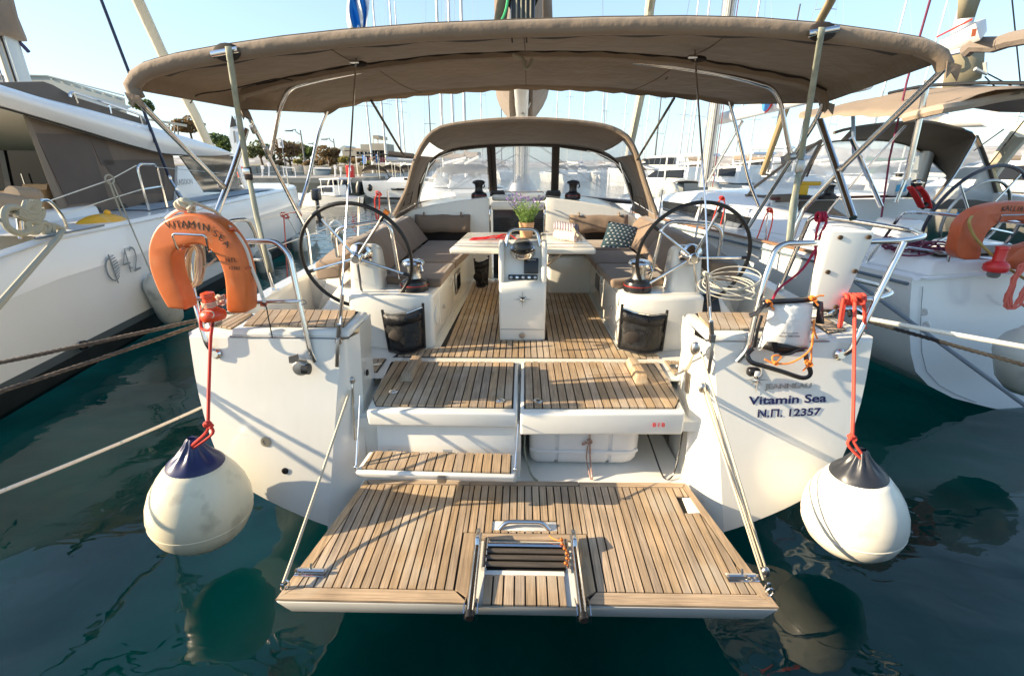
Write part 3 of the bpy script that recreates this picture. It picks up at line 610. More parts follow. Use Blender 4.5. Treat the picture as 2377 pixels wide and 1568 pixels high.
part('companion_frame', MB().span((-.44, 6.36, 1.80), (.28, 6.40, 1.90)), GEL, bev=.02)
db = part('washboard', MB().span((-.42, 6.40, .87), (.26, 6.43, 1.80)), mat('navy_tinted_acrylic', (.014, .024, .034), .12, noise=(3, .2)))
for x0 in (-.33, .10):
    for k in range(6): part('vent_slot', MB().box((x0+.07 if x0 < 0 else x0+.06, 6.396, 1.545+.028*k), (.16, .012, .013)), BLACK, db)
for s in (-1, 1): part('companion_handle', MB().tube(fillet([(s*.36-.09, 6.33, 1.86), (s*.36-.09, 6.24, 1.80), (s*.36-.09, 6.25, 1.48), (s*.36-.09, 6.33, 1.45)], .05), .012, 8), STEEL)
part('clutch_bank', MB().box((-.37, 6.75, 1.985), (.20, .18, .06)).box((-.37, 6.66, 2.01), (.18, .05, .05)), BLACK, bev=.008)
part('clutch_bank', MB().box((.40, 6.75, 1.985), (.20, .18, .06)).box((.40, 6.66, 2.01), (.18, .05, .05)), BLACK, bev=.008)
# cross seat on the right, forward of the table
part('cross_seat', MB().hexa([(.30, 5.56, .86), (.84, 5.57, .86), (.84, 6.34, .86), (.22, 6.34, .86)], [(.30, 5.58, 1.345), (.84, 5.58, 1.345), (.84, 6.34, 1.345), (.22, 6.34, 1.345)]), GEL, bev=.035, seg=3)
# ================================================================ BIMINI
def bow(pts, y): return ats(pts, y=y)
FR0 = mat('brown_seam_tape', (.10, .078, .056), .9)
YR, YM, YF = 2.82, 3.95, 5.12
rear = bow([(318, 226), (304, 208), (312, 184), (345, 163), (420, 143), (527, 124), (660, 105), (800, 90), (1000, 75), (1200, 67), (1400, 61), (1590, 59), (1750, 63), (1908, 76), (2050, 95), (2140, 110), (2183, 132), (2193, 156)], YR)
midb = bow([(571, 260), (556, 236), (560, 213), (640, 190), (799, 158), (1026, 130), (1210, 122), (1400, 123), (1588, 138), (1700, 155), (1860, 186), (1908, 212), (1914, 244)], YM)
frontb = bow([(752, 262), (778, 246), (850, 228), (1000, 211), (1215, 198), (1400, 204), (1600, 221), (1668, 230), (1704, 242)], YF)
bim = part('bimini_canopy', MB(), CANV)      # filled below
NB = 49
rr_, mm_, ff_ = resample(rear, NB), resample(midb, NB), resample(frontb, NB)
def up(pts, d): return [p+V((0, 0, d)) for p in pts]
rows = []; random.seed(3)
for a, b, n, s_ in ((up(rr_, .035), up(mm_, .015), 8, .035), (up(mm_, .015), ff_, 8, .03)):
    for k in range(n):
        t = k/n; q = 4*t*(1-t)
        rows.append([a[i].lerp(b[i], t)-V((0, 0, s_*q*(math.sin(math.pi*min(max(i/(NB-1), .0), 1))**.5)+.006*q*math.sin(i*1.9+t*6)*(1 if 3 < i < NB-4 else 0))) for i in range(NB)])
rows.append(ff_)
# scalloped front hem
rows.append([p+V((0, .01, -.035-.008*math.sin(i*2.1))) for i, p in enumerate(ff_)])
bim.data.from_pydata([tuple(p) for r in rows for p in r], [], [(i*NB+j, i*NB+j+1, (i+1)*NB+j+1, (i+1)*NB+j) for i in range(len(rows)-1) for j in range(NB-1)])
bim.data.polygons.foreach_set('use_smooth', [True]*len(bim.data.polygons)); md = bim.modifiers.new('thickness', 'SOLIDIFY'); md.thickness = .004
part('rear_hem', MB().tube(resample(rear, 70), .040, 12), CANV0, bim)
part('hem_seam', MB().tube([p+V((0, -.008, .040)) for p in resample(rear, 70)], .003, 5), FR0, bim)
part('hem_painted_shade', MB().grid([[p+V((0, .03, -.036)) for p in resample(rear, 70)[4:-4]], [p+V((0, .085, -.028+.006*math.sin(i*.9))) for i, p in enumerate(resample(rear, 70)[4:-4])]]), DARKF, bim)  # dark strip painting the shade line beneath the rolled hem
part('bow_sleeve', MB().grid([[p+V((0, dy, dz-.0)) for p in resample(midb, 60)] for dy, dz in ((-.06, .0), (-.045, -.035), (0, -.05), (.045, -.035), (.06, .0))]), CANV0, bim)
part('sleeve_zip', MB().tube([p+V((0, -.062, -.004+.005*math.sin(i*1.3))) for i, p in enumerate(resample(midb, 90))][6:-2], .0065, 5), DARKF, bim)
part('sleeve_zip', MB().tube([p+V((0, .06, -.008+.004*math.sin(i*1.7))) for i, p in enumerate(resample(midb, 90))][2:-2], .009, 5), DARKF, bim)
# panel seams running fore and aft, with a faint pucker
for i in (12, 24, 36):
    part('panel_seam', MB().tube([V(rows[j][i])+V((0, 0, -.006)) for j in range(1, len(rows)-1)], .0028, 4), FR0, bim)
# corner patches and flaps hanging at the ends of the bows
for end, sgn in ((rear[0], -1), (rear[-1], 1), (midb[0], -1), (midb[-1], 1)):
    part('end_flap', MB().prism([end+V((-.03, -.045, .02)), end+V((.05, -.045, .0)), end+V((.06, -.03, -.07)), end+V((.01, -.04, -.03)), end+V((-.01, -.04, -.06))], (0, .006, 0)), CANV0, bim)
for u, v in ((527, 122), (1908, 74)):
    c = at(u, v, y=YR-.035); part('strap_cutout', MB().ball(c, .05, 8, (1.5, .35, .9)), DARKF, bim); part('exposed_bow', MB().tube([c+V((-.075, -.012, -.012)), c+V((.07, -.012, .010))], .017, 10), STEEL, bim)
for (u, v), w_ in (((1188, 92), 0), ((1222, 92), 0)): part('hem_tie', MB().tube(ats([(u, v-6), (u+1, v+8)], y=YR+.1), .004, 5), BLACK, bim)
knot = at(1213, 138, y=3.86); part('sleeve_tie', MB().tube(spline([knot+V((-.07, 0, .03)), knot+V((0, -.02, 0)), knot+V((.02, -.03, -.06)), knot+V((.05, -.02, -.05)), knot+V((.07, 0, .0))], 5), .012, 7), GREYR, bim)
# zipped pocket outlines on the underside
for pts, y in (([(442, 240), (460, 220), (520, 211), (560, 202), (640, 184), (680, 187)], 3.35), ([(1545, 185), (1562, 173), (1620, 176), (1700, 192)], 4.4)):
    part('pocket_seam', MB().tube(spline(ats(pts, y=y), 5), .004, 5), DARKF, bim)
# frame tubes
def pipe(pts, r=.0165, f=.10, par=None, nm='frame_tube', m=None): return part(nm, MB().tube(fillet(pts, f, 6), r, 10), m or STEEL, par)
fr = pipe([at(318, 232, y=2.82), at(522, 437, y=3.55)], .0165)
pipe([at(572, 300, y=3.80), at(538, 405, y=3.62), at(499, 505, y=3.42)], .022, .3, fr)
pipe([at(571, 258, y=3.95), at(713, 537, y=4.75), at(722, 612, y=4.78)], .0165, .05, fr)
pipe([at(760, 258, y=5.1), at(741, 300, y=5.08), at(720, 400, y=4.95), at(712, 430, y=4.9), at(696, 481, y=4.62)], .0165, .3, fr)
pipe([at(628, 361, y=4.22), at(651, 243, y=4.16), at(672, 204, y=4.12), at(730, 188, y=4.10), at(799, 173, y=4.08), at(860, 161, y=4.07), at(960, 149, y=4.08)], .0175, .13, fr)
fr2 = pipe([at(2193, 158, y=2.82), at(1950, 395, y=3.42), at(1865, 486, y=3.60), at(1852, 512, y=3.60), at(1836, 560, y=3.60)], .0175, .06)
pipe([at(1903, 280, y=3.75), at(1944, 397, y=3.45), at(1980, 506, y=3.1)], .024, .3, fr2)
pipe([at(1912, 240, y=3.95), at(1895, 278, y=4.0), at(1737, 529, y=4.75)], .0175, .08, fr2)
pipe([at(1692, 232, y=5.1), at(1713, 310, y=5.05), at(1738, 420, y=4.9), at(1762, 480, y=4.75)], .0165, .3, fr2)
pipe([at(1835, 361, y=4.2), at(1811, 233, y=4.16), at(1792, 203, y=4.12), at(1720, 182, y=4.08), at(1640, 166, y=4.06), at(1560, 154, y=4.06), at(1470, 143, y=4.08)], .0175, .13, fr2)
def collar(u, v, y, r, d, par): c = at(u, v, y=y); part('frame_joint', MB().lathe([(r, -.03), (r*1.08, -.028), (r*1.08, .028), (r, .03)], c, d, 12), DULL, par)
collar(516, 431, 3.53, .021, (at(522, 437, y=3.55)-at(318, 232, y=2.82)), fr); collar(1950, 395, 3.42, .022, at(1865, 486, y=3.6)-at(1950, 395, y=3.42), fr2); collar(620, 350, 4.1, .02, at(713, 537, y=4.75)-at(571, 258, y=3.95), fr); collar(588, 300, 4.0, .02, at(713, 537, y=4.75)-at(571, 258, y=3.95), fr)
collar(1835, 364, 4.2, .03, (1, .3, .1), fr2)
# webbing straps from the rear bow to the rails
def strap(path, w_, m, nm='strap', th=.004):
    P = [V(p) for p in path]; lo = []; hi = []
    side = [V((1, 0.1*math.sin(i*.7), 0)).normalized() for i in range(len(P))]
    return MB().grid([[p-s*w_/2 for p, s in zip(P, side)], [p-s*w_/4+V((0, -.004, 0)) for p, s in zip(P, side)], [p+s*w_/4+V((0, -.004, 0)) for p, s in zip(P, side)], [p+s*w_/2 for p, s in zip(P, side)]])
WEB = mat('grey_green_webbing', (.30, .31, .24), .8, grain=(40, (1, 1, .12), .2), dirt=(7, (.42, .33, .14), .60, .5), bump=(240, .4, .003))
stl = part('strap', strap(resample([at(530, 108, y=2.74), at(548, 230, y=2.85), at(575, 395, y=3.0)], 16)+resample([at(578, 410, y=3.0), at(598, 510, y=2.98), at(612, 570, y=2.90), at(628, 632, y=2.9)], 14), .034, WEB), WEB, solid=.003)
c = at(576, 403, y=2.98); part('cam_buckle', MB().box(c, (.05, .02, .075)), RUB, stl, bev=.008); part('buckle_lever', MB().box(c+V((0, -.014, .012)), (.042, .012, .035)), STEEL, stl, bev=.004)
stl2 = part('strap', strap(resample([at(1908, 64, y=2.74), at(1878, 250, y=2.95), at(1857, 376, y=3.1)], 16)+resample([at(1857, 380, y=3.1), at(1848, 450, y=3.0), at(1832, 568, y=2.86)], 14), .034, WEB), WEB, solid=.003)
part('strap_tail', strap(resample([at(1853, 400, y=3.07), at(1838, 480, y=2.95), at(1829, 566, y=2.84)], 12), .03, WEB), WEB, stl2, solid=.003)
c = at(1857, 386, y=3.07); part('cam_buckle', MB().box(c, (.05, .02, .075)), DULL, stl2, bev=.008)
# backstay wires and their fittings
bs = part('backstay', MB().tube([at(832, 60, y=3.6), at(826, 150, y=3.42), at(793, 690, y=2.72), at(790, 762, y=2.66)], .0055, 6), STEEL)
part('turnbuckle', MB().tube(ats([(795, 684), (789, 752)], y=2.69), .012, 10), STEEL, bs); part('toggle', MB().tube(ats([(788, 752), (785, 792)], y=2.665), .015, 8).box(at(786, 790, y=2.665), (.03, .03, .04)), STEEL, bs)
part('chainplate', MB().prism(ats([(781, 786), (789, 786), (787, 850), (779, 850)], y=2.655), (0, -.012, 0)), DULL, bs, bev=.003)
bs2 = part('backstay', MB().tube([at(1610, 60, y=3.6), at(1614, 140, y=3.42), at(1637, 470, y=2.95), at(1646, 690, y=2.72), at(1651, 762, y=2.66)], .0055, 6), STEEL)
part('turnbuckle', MB().tube(ats([(1641, 640), (1648, 736)], y=2.71), .012, 10), STEEL, bs2); part('toggle', MB().tube(ats([(1650, 745), (1654, 795)], y=2.665), .015, 8).box(at(1653, 785, y=2.665), (.03, .03, .05)), STEEL, bs2)
part('chainplate', MB().prism(ats([(1649, 795), (1657, 795), (1648, 866), (1640, 866)], y=2.655), (0, -.012, 0)), DULL, bs2, bev=.003)
for u, v in ((826, 150), (1612, 138)): part('eye_patch', MB().ball(at(u+8, v-1, y=3.5), .045, 7, (1.3, .6, .45)), DARKF, bim); part('eye_plate', MB().box(at(u-4, v-6, y=3.42), (.06, .02, .02)), STEEL, bim, bev=.006)
# straps from bimini front to the sprayhood
for a, b in (((862, 234), (940, 366)), ((1565, 228), (1478, 372))):
    part('strap', MB().tube([at(*a, y=5.1), at(*b, y=6.2)], .013, 6), mat('dark_webbing', (.06, .055, .045), .7), bim)

# ================================================================ SPRAYHOOD
YA, YW = 6.2, 7.2
arch = ats([(915, 500), (945, 440), (964, 372), (1000, 312), (1060, 289), (1215, 277), (1370, 287), (1440, 307), (1471, 342), (1500, 430), (1525, 500)], y=YA)
warch = ats([(968, 468), (972, 432), (985, 398), (1010, 364), (1060, 344), (1130, 336), (1215, 334), (1300, 336), (1380, 348), (1430, 373), (1456, 408), (1468, 440), (1470, 466)], y=YW)
NA = 41; A, W_ = resample(spline(arch, 6), NA), resample(spline(warch, 6), NA)
hood = part('sprayhood', MB().grid([[A[i].lerp(W_[i], t)+V((0, 0, -.03*4*t*(1-t)*(1 if 8 < i < NA-9 else .0))) for i in range(9, NA-9)] for t in (0, .08, .25, .5, .75, 1)]), CANV, solid=.005)
part('hood_edge', MB().tube(A, .030, 8), CANV0, hood)
part('hood_hem', MB().grid([[p for p in A], [p.lerp(q, .16)+V((0, 0, -.002)) for p, q in zip(A, W_)]]), CANV0, hood, solid=.004)
for wq in (W_[3:12], W_[-12:-3]): part('hood_bow', MB().tube([p+V((0, -.03, -.03)) for p in wq], .013, 8), STEEL, hood)
part('hood_edge', MB().tube([p+V((0, 0, .012)) for p in resample(spline(arch, 6), 60)[16:-14]], .008, 5), DARKF, hood)
# side walls: canvas at the foot, a clear pane above
for sgn, A_, W2 in ((-1, A, W_), (1, A[::-1], W_[::-1])):
    part('side_panel', MB().grid([[A_[i].lerp(W2[i], t) for t in (0, .3, .6, 1)] for i in range(0, 8)]), CANV, hood, solid=.005)
    part('side_pane', MB().grid([[A_[i].lerp(W2[i], t) for t in (.12, .5, .92)] for i in range(7, 11)]), VINYL, hood)
    part('side_strip', MB().grid([[A_[i].lerp(W2[i], t) for t in (.90, 1)] for i in range(7, 11)]), CANV0, hood, solid=.004)
    b0, b1 = A_[0], A_[3]; part('side_skirt', MB().prism([A_[0]+V((-sgn*.02, 0, 0)), W2[0]+V((0, 0, -.02)), W2[0]+V((0, .1, -.14)), A_[0]+V((sgn*.0, .03, -.10))], (sgn*.006, 0, 0)), CANV0, hood)
    part('pole', MB().tube([A_[0].lerp(W2[0], .75)+V((-sgn*.03, 0, -.12)), A_[6].lerp(W2[6], .85)+V((-sgn*.02, 0, 0))], .012, 8), STEEL, hood)
    part('hood_pocket', MB().tube([p+V((-sgn*.01, -.02, 0)) for p in ats([(936, 478), (940, 455), (957, 445), (951, 472)] if sgn < 0 else [(1478, 455), (1492, 462), (1500, 487), (1486, 478)], y=6.36)], .007, 5, True), DARKF, hood)
# front: three clear panes in a canvas frame, leaning forward down to the coachroof
bot = ats([(968, 468), (1050, 461), (1130, 450), (1150, 446), (1215, 446), (1280, 446), (1300, 450), (1390, 460), (1470, 466)], y=7.55)
def pane_grid(pts_top, pts_bot, n=8): 
    a, b = resample(pts_top, n), resample(pts_bot, n); return MB().grid([[p.lerp(q, t)+V((0, -.012*math.sin(5*t+i), 0)) for i, (p, q) in enumerate(zip(a, b))] for t in [k/6 for k in range(7)]])
def seg(pts, y): return ats(pts, y=y)
tl, tc_, tr = seg([(974, 462), (978, 430), (990, 400), (1014, 368), (1062, 350), (1130, 342)], 7.25), seg([(1149, 340), (1215, 338), (1281, 340)], 7.25), seg([(1300, 342), (1378, 354), (1426, 378), (1450, 412), (1462, 440), (1465, 462)], 7.25)
part('window_pane', pane_grid(tl, seg([(976, 468), (1010, 464), (1050, 460), (1090, 455), (1133, 449)], 7.5)), VINYL, hood)
part('window_pane', pane_grid(tc_, seg([(1152, 446), (1215, 446), (1280, 446)], 7.5)), VINYL, hood)
part('window_pane', pane_grid(tr, seg([(1297, 449), (1340, 454), (1385, 459), (1430, 463), (1462, 466)], 7.5)), VINYL, hood)
FR_ = mat('dark_canvas_binding', (.055, .042, .032), .85)
part('window_frame', MB().tube(seg([(970, 466), (975, 430), (987, 398), (1012, 365), (1061, 346), (1131, 338), (1215, 335), (1299, 338), (1380, 350), (1429, 375), (1453, 409), (1465, 440), (1468, 464)], 7.24), .055, 6, squash=.5), FR_, hood)
for t, b_ in (((1135, 338), (1141, 450)), ((1144, 338), (1149, 448)), ((1287, 338), (1284, 448)), ((1294, 338), (1291, 450))): part('window_post', MB().tube([at(*t, y=7.24), at(*b_, y=7.5)], .036, 6), FR_, hood)
part('window_sill', MB().tube(spline(bot, 4), .035, 6, squash=.5), CANV0, hood)
part('deck_track', MB().tube([p+V((0, -.05, -.03)) for p in spline(bot, 4)], .02, 6), RUB, hood)

# ================================================================ MAST AND BOOM
SPAR = mat('grey_anodised_spar', (.50, .49, .46), .35, .55, noise=(3, .08))
mast = part('mast', MB().lathe([(.115, 1.85), (.115, 16), (.09, 20)], (-.04, 9.3, 0), n=14), SPAR)
for k in range(9): part('halyard', MB().tube([(-.20+.036*k, 9.15-.02*(k % 3), 1.95), (-.16+.03*k, 9.18, 14)], .008, 5), mat('halyard_line', (.32, .29, .22), .8) if k % 3 else BROPE, mast)
part('mast_collar', MB().lathe([(.30, 1.86), (.26, 2.0), (.17, 2.12), (.13, 2.2)], (-.04, 9.3, 0), n=14), DULL, mast)
part('vang', MB().tube([(-.04, 9.15, 2.15), (-.03, 8.0, 3.1)], .035, 8), SPAR, mast)
boom = part('boom', MB().tube([(-.04, 9.15, 3.10), (-.06, 4.75, 3.56)], .10, 12), ALU)
part('boom_end', MB().prism([(-.14, 4.72, 3.44), (.07, 4.72, 3.44), (.07, 4.72, 3.78), (-.14, 4.72, 3.78)], (0, .06, 0)), BLACK, boom, bev=.02)
rows = []
for y, w_, z0, h in ((4.95, .20, 3.58, .70), (5.6, .27, 3.50, .85), (7, .36, 3.34, 1.0), (8.3, .44, 3.12, 1.2), (9.0, .46, 2.98, 1.3)):
    rows.append([(-.05+w_*math.cos(a)*(1.0+.06*math.sin(3*a+y)), y, z0+h*max(0, .5+.5*math.sin(a))**.8+(.16 if abs(math.cos(a)) < .3 and math.sin(a) < 0 else 0)) for a in [2*math.pi*k/28 for k in range(28)]])
bag = part('sail_bag', MB().grid(rows, True), CANV0, ang=80)
part('bag_end', MB().grid([[(-.29, 4.62, 3.46), (-.24, 4.7, 3.75), (-.2, 4.75, 4.1), (-.12, 4.8, 4.4)], [(-.20, 4.68, 3.40), (-.15, 4.78, 3.7), (-.13, 4.85, 4.05), (-.1, 4.85, 4.4)]]).grid([[(.14, 4.66, 3.44), (.13, 4.72, 3.9), (.05, 4.8, 4.4)], [(.23, 4.76, 3.44), (.20, 4.8, 3.9), (.1, 4.85, 4.4)]]), CANV0, bag, solid=.006)
part('reef_line', MB().tube(spline([(-.17, 4.70, 4.2), (-.16, 4.66, 3.7), (-.22, 4.62, 3.50), (-.30, 4.62, 3.49)], 6), .011, 6), mat('green_line', (.05, .42, .16), .7), boom)
for k in range(4): part('reef_line', MB().tube([(-.09+.04*k, 4.715, 3.48), (-.09+.04*k, 4.71, 3.76)], .008, 5), GREYR, boom)
part('line_loop', MB().tube(spline([(-.16, 8.2, 3.6), (-.15, 8.1, 3.28), (-.04, 8.05, 3.14), (.08, 8.1, 3.28), (.09, 8.2, 3.6)], 6), .02, 6), WHITER, boom)
for x in (-1.6, 1.55): part('shroud', MB().tube([(x, 9.0, 1.4), (x*.55, 9.2, 10), (x*.5, 9.25, 16)], .006, 5), WIRE, mast)
for a, b in (((-.05, 9.3, 2.6), (-1.25, 8.3, 1.95)), ((-.05, 9.3, 2.6), (1.2, 8.3, 1.95)), ((-.05, 9.3, 2.9), (-1.2, 8.1, 2.0)), ((-.05, 9.3, 2.9), (1.3, 8.2, 2.0))): part('rigging_line', MB().tube([a, b], .007, 5), BROPE, mast)

# ================================================================ RAILS (pushpits, gates, lifelines)
rl = pipe([at(500, 822, y=2.70), at(481, 800, y=2.66), at(456, 712, y=2.70), at(441, 640, y=2.76), at(432, 552, y=2.80), at(470, 541, y=2.80), at(566, 560, y=2.78), at(641, 560, y=2.75), at(672, 590, y=2.73), at(720, 815, y=2.66), at(732, 838, y=2.67)], .0165, .07, nm='pushpit')
pipe([at(452, 692, y=2.70), at(560, 702, y=2.69), at(696, 699, y=2.69)], .013, .1, rl, 'pushpit_rail')
pipe([at(690, 698, y=2.69), at(708, 696, y=2.67), at(712, 704, y=2.67), at(697, 708, y=2.69)], .0028, .01, rl, 'wire_loop', GREYT)
for u, v in ((500, 822), (732, 838)): part('rail_foot', MB().lathe([(.034, 0), (.034, .006), (.022, .02)], at(u, v, y=2.672)+V((0, .01, 0)), (0, -1, .2), 14), STEEL, rl)
gl = pipe([at(500, 548, y=3.35), at(526, 513, y=3.35), at(574, 508, y=3.5), at(588, 530, y=3.55), at(635, 672, y=3.75)], .0145, .07, nm='gate_rail')
pipe([at(560, 600, y=3.5), at(612, 604, y=3.68)], .012, .05, gl)
part('rail_foot', MB().lathe([(.03, 0), (.028, .01), (.018, .05)], at(635, 672, y=3.75)-V((0, 0, .01)), n=12), STEEL, gl)
def stanchion(s, y, h=.62, lean=0): return part('stanchion', MB().tube([(s*2.13, y, 1.37), (s*2.15+lean, y, 1.37+h)], .0135, 8).lathe([(.03, -.01), (.03, .02), (.018, .06)], (s*2.13, y, 1.385), n=10), STEEL)
for s in (-1, 1):
    for y in (5.9, 7.6, 9.4): stanchion(s, y, lean=-.12*s if s < 0 and y < 6.5 else 0)
    for z in (1.72, 1.97): part('lifeline', MB().tube([(s*2.13, 3.75, z-.02), (s*2.16, 5.9, z), (s*2.16, 7.6, z+.02), (s*2.1, 9.4, z+.04), (s*1.6, 12, z+.1)], .0032, 5), WIRE)
rr = pipe([at(1711, 838, y=2.67), at(1735, 812, y=2.66), at(1772, 655, y=2.70), at(1800, 578, y=2.74), at(1822, 565, y=2.75), at(1923, 563, y=2.76), at(2030, 560, y=2.76), at(2105, 558, y=2.76), at(2148, 548, y=2.82), at(2119, 535, y=3.15), at(1979, 512, y=3.45), at(1893, 501, y=3.62), at(1878, 510, y=3.64), at(1811, 668, y=3.80)], .0175, .07, nm='pushpit')
pipe([at(2098, 562, y=2.75), at(2040, 680, y=2.70), at(1990, 782, y=2.66), at(1972, 815, y=2.66), at(1952, 824, y=2.69)], .0175, .05, rr, 'pushpit_leg')
pipe([at(1950, 698, y=2.71), at(2043, 692, y=2.71), at(2074, 679, y=2.80), at(2050, 664, y=3.05), at(1984, 648, y=3.4), at(1905, 622, y=3.65)], .0155, .09, rr, 'pushpit_rail')
pipe([at(1848, 590, y=3.68), at(1920, 612, y=3.6), at(1960, 624, y=3.5)], .012, .09, rr, 'pushpit_rail')
for u, v in ((1711, 838), (1952, 824)): part('rail_foot', MB().lathe([(.036, 0), (.036, .006), (.024, .02)], at(u, v, y=2.675)+V((0, .01, 0)), (0, -1, .2), 14), STEEL, rr)
part('rail_foot', MB().lathe([(.03, 0), (.03, .01), (.02, .05)], at(1811, 668, y=3.80)-V((0, 0, .01)), n=12), STEEL, rr)
# outboard bracket board clipped to the right rail
bd = part('bracket_board', MB().prism([at(1926, 536, y=2.70), at(1938, 534, y=2.70), at(2026, 535, y=2.70), at(2033, 541, y=2.70), at(2024, 566, y=2.70), at(1955, 714, y=2.70), at(1948, 720, y=2.70), at(1885, 718, y=2.70), at(1884, 710, y=2.70)], (-.012, .055, 0)), GEL, bev=.012, seg=3)
for u, v in ((1950, 551), (2016, 550), (1921, 631), (1984, 629), (1940, 712)): part('screw', MB().lathe([(.013, -.004), (.013, .008), (.006, .009), (.005, .005), (0, .005)], at(u, v, y=2.698), (0, -1, 0), 12), mat('rusty_steel', (.09, .06, .035), .6, .4), bd)
# deck gear on the transom
part('star_emblem', star(MB(), on_plane(V((1.437, yt(1.437, 1.105)-.003, 1.105)), (1, .02, 0), (0, .19, 1)), .092), STEEL, flat=True)
def on_transom(x0, z0, off=.003, slope=0): return lambda x, y, z: (x0+x, yt(x0+x, z0+y+slope*x)-off-z, z0+y+slope*x)
p0 = at(1835, 898, y=2.62); part('lettering', text_mb('JEANNEAU', .046, wide(on_transom(p0.x, p0.z-.016, .006, .02), 1.3), extrude=.003), DULL, flat=True)
p0 = at(1830, 937, y=2.61)
part('lettering', text_mb('Vitamin Sea', .073, wide(on_transom(p0.x, p0.z, .003, .03), 1.42), extrude=.0005, bold=.0016), NAVYT, flat=True)
p0 = at(1831, 966, y=2.60); part('lettering', text_mb('Ν.Π. 12357', .066, wide(on_transom(p0.x, p0.z, .003, .03), 1.30), extrude=.0005, bold=.0014), NAVYT, flat=True)
p0 = at(1745, 859, y=2.62); nav = part('stern_light', MB().box(p0+V((0, -.02, 0)), (.075, .05, .055)), BLACK, bev=.018, seg=3); part('light_lens', MB().box(p0+V((.012, -.044, -.003)), (.03, .012, .034)), mat('clear_lens', (.8, .8, .78), .1), nav, bev=.005)
p0 = at(702, 850, y=2.62); ft = part('shower_fitting', MB().lathe([(.05, 0), (.052, .03), (.04, .045), (.0, .048)], p0, (0, -1, .1), 16), DULL); part('fitting_arm', MB().prism(ats([(672, 826), (692, 820), (694, 832), (712, 834), (712, 842), (674, 840)], y=2.60), (0, -.015, 0)), DULL, ft); part('fitting_roller', MB().lathe([(.035, -.02), (.035, .02)], p0+V((.035, -.025, -.005)), (1, 0, 0), 14), RUB, ft)
for u, v, y, r in ((609, 1034, 2.52, .034), (656, 1100, 2.49, .022)): part('skin_fitting', MB().lathe([(r, 0), (r, .006), (r*.5, .008), (r*.45, .002), (0, .002)], (lambda q: V((q.x, yt(q.x, q.z), q.z)))(at(u, v, y=y)), (0, -1, .15), 16), DULL if r > .03 else BLACK)
part('stern_socket', MB().lathe([(.022, 0), (.022, .008), (0, .009)], (-IN-.0+.004, 2.86, 1.03), (1, 0, 0), 14), BLACK)
part('maker_plate', MB().prism([(IN-.005, 2.78, .93), (IN-.005, 2.84, .93), (IN-.005, 2.86, 1.06), (IN-.005, 2.79, 1.07)], (-.004, 0, 0)), DULL)
# platform lift lines
def ball_block(c, s=.02): return MB().ball(c, s, 7, (1, .8, 1.5))
lf_ = part('platform_line', MB().tube(spline([at(658, 1352, z=.40), at(700, 1235, y=1.98), at(760, 1060, y=2.36), at(813, 905, y=2.66)], 6), .0085, 6), CREAM)
part('line_shackle', MB().tube([at(656, 1362, z=.37)+V((math.cos(a)*.012, 0, math.sin(a)*.02)) for a in [k*math.pi/5 for k in range(10)]], .004, 5, True), STEEL, lf_)
part('line_block', MB().ball(at(817, 882, y=2.70), .02, 7, (1, .8, 1.3)), DULL, lf_); part('gas_strut', MB().tube([at(818, 888, y=2.7), at(824, 1020, y=2.60)], .006, 6), STEEL, lf_)
rb = part('platform_line', MB(), CREAM); ms = MB()
for a, b in (((1627, 815), (1775, 1310)), ((1631, 885), (1768, 1315)), ((1638, 895), (1779, 1322)), ((1629, 900), (1772, 1345))): ms.tube([at(*a, y=2.68), at(*b, z=.43)], .006, 6)
ms.tube(spline([at(1568, 868, y=2.95), at(1590, 858, y=2.9), at(1612, 820, y=2.72), at(1622, 806, y=2.70)], 5), .007, 6)
rb.data.from_pydata([tuple(p) for p in ms.v], [], ms.f); rb.data.polygons.foreach_set('use_smooth', [True]*len(ms.f))
part('line_block', ball_block(at(1614, 808, y=2.68), .03), DULL, rb, bev=0); part('line_block', ball_block(at(1630, 900, y=2.66), .024), DULL, rb); part('line_block', ball_block(at(1775, 1328, z=.44), .024), DULL, rb)
part('line_shackle', MB().tube([at(1782, 1362, z=.37)+V((math.cos(a)*.014, 0, math.sin(a)*.028)) for a in [k*math.pi/5 for k in range(10)]], .005, 5, True), STEEL, rb)
# ================================================================ THINGS ON AND AROUND THE WHITE YACHT
def base_thing(name, label, cat, mb, group=None):
    return thing(name, label, cat, bounds_bottom(mb), group)
# ---- round fenders
def big_fender(c, r, label, m, capm, lean, capk):
    t = thing('round_fender', label, 'fender', c, 'round fenders hanging off the stern')
    k = r/.334; ax = (V((lean[0], lean[1], 1))).normalized()
    prof = [(0, 0), (.08, .006), (.16, .03), (.235, .078), (.29, .145), (.322, .225), (.334, .31), (.325, .40), (.298, .49), (.255, .575), (.205, .648), (.178, .682)]
    obj('body', MB().lathe([(a*k, b*k) for a, b in prof], c, ax, 40), m, t, ang=80)
    obj('seam', MB().lathe([(.3275*k, .253*k), (.3305*k, .257*k), (.3290*k, .261*k)], c, ax, 40), m, t)
    x, y = frame_of(ax); rows = []
    for rr_, hh, amp in ((.181, .676, 0), (.177, .688, 0), (.145, .725, .02), (.105, .762, .07), (.075, .80, .14), (.052, .835, .16), (.042, .87, .08), (.03, .885, 0)):
        rows.append([V(c)+ax*hh*k+(x*math.cos(a)+y*math.sin(a))*rr_*k*(1+amp*math.cos(9*a)) for a in [2*math.pi*q/54 for q in range(54)]])
    obj('cap', MB().grid(rows, True), capm, t, ang=70)
    e = V(c)+ax*.84*k; obj('eye', MB().lathe([(.05*k, 0), (.052*k, .02)], e+V((0, .012, 0)), (.1, -1, .1), 14), capm, t)
    return t, e+ax*.02
fl, el = big_fender((-1.955, 2.20, .195), .272, 'round ivory fender with navy blue cap hanging at the left corner of the stern', BUOY, NAVY, (.10, .03), 1)
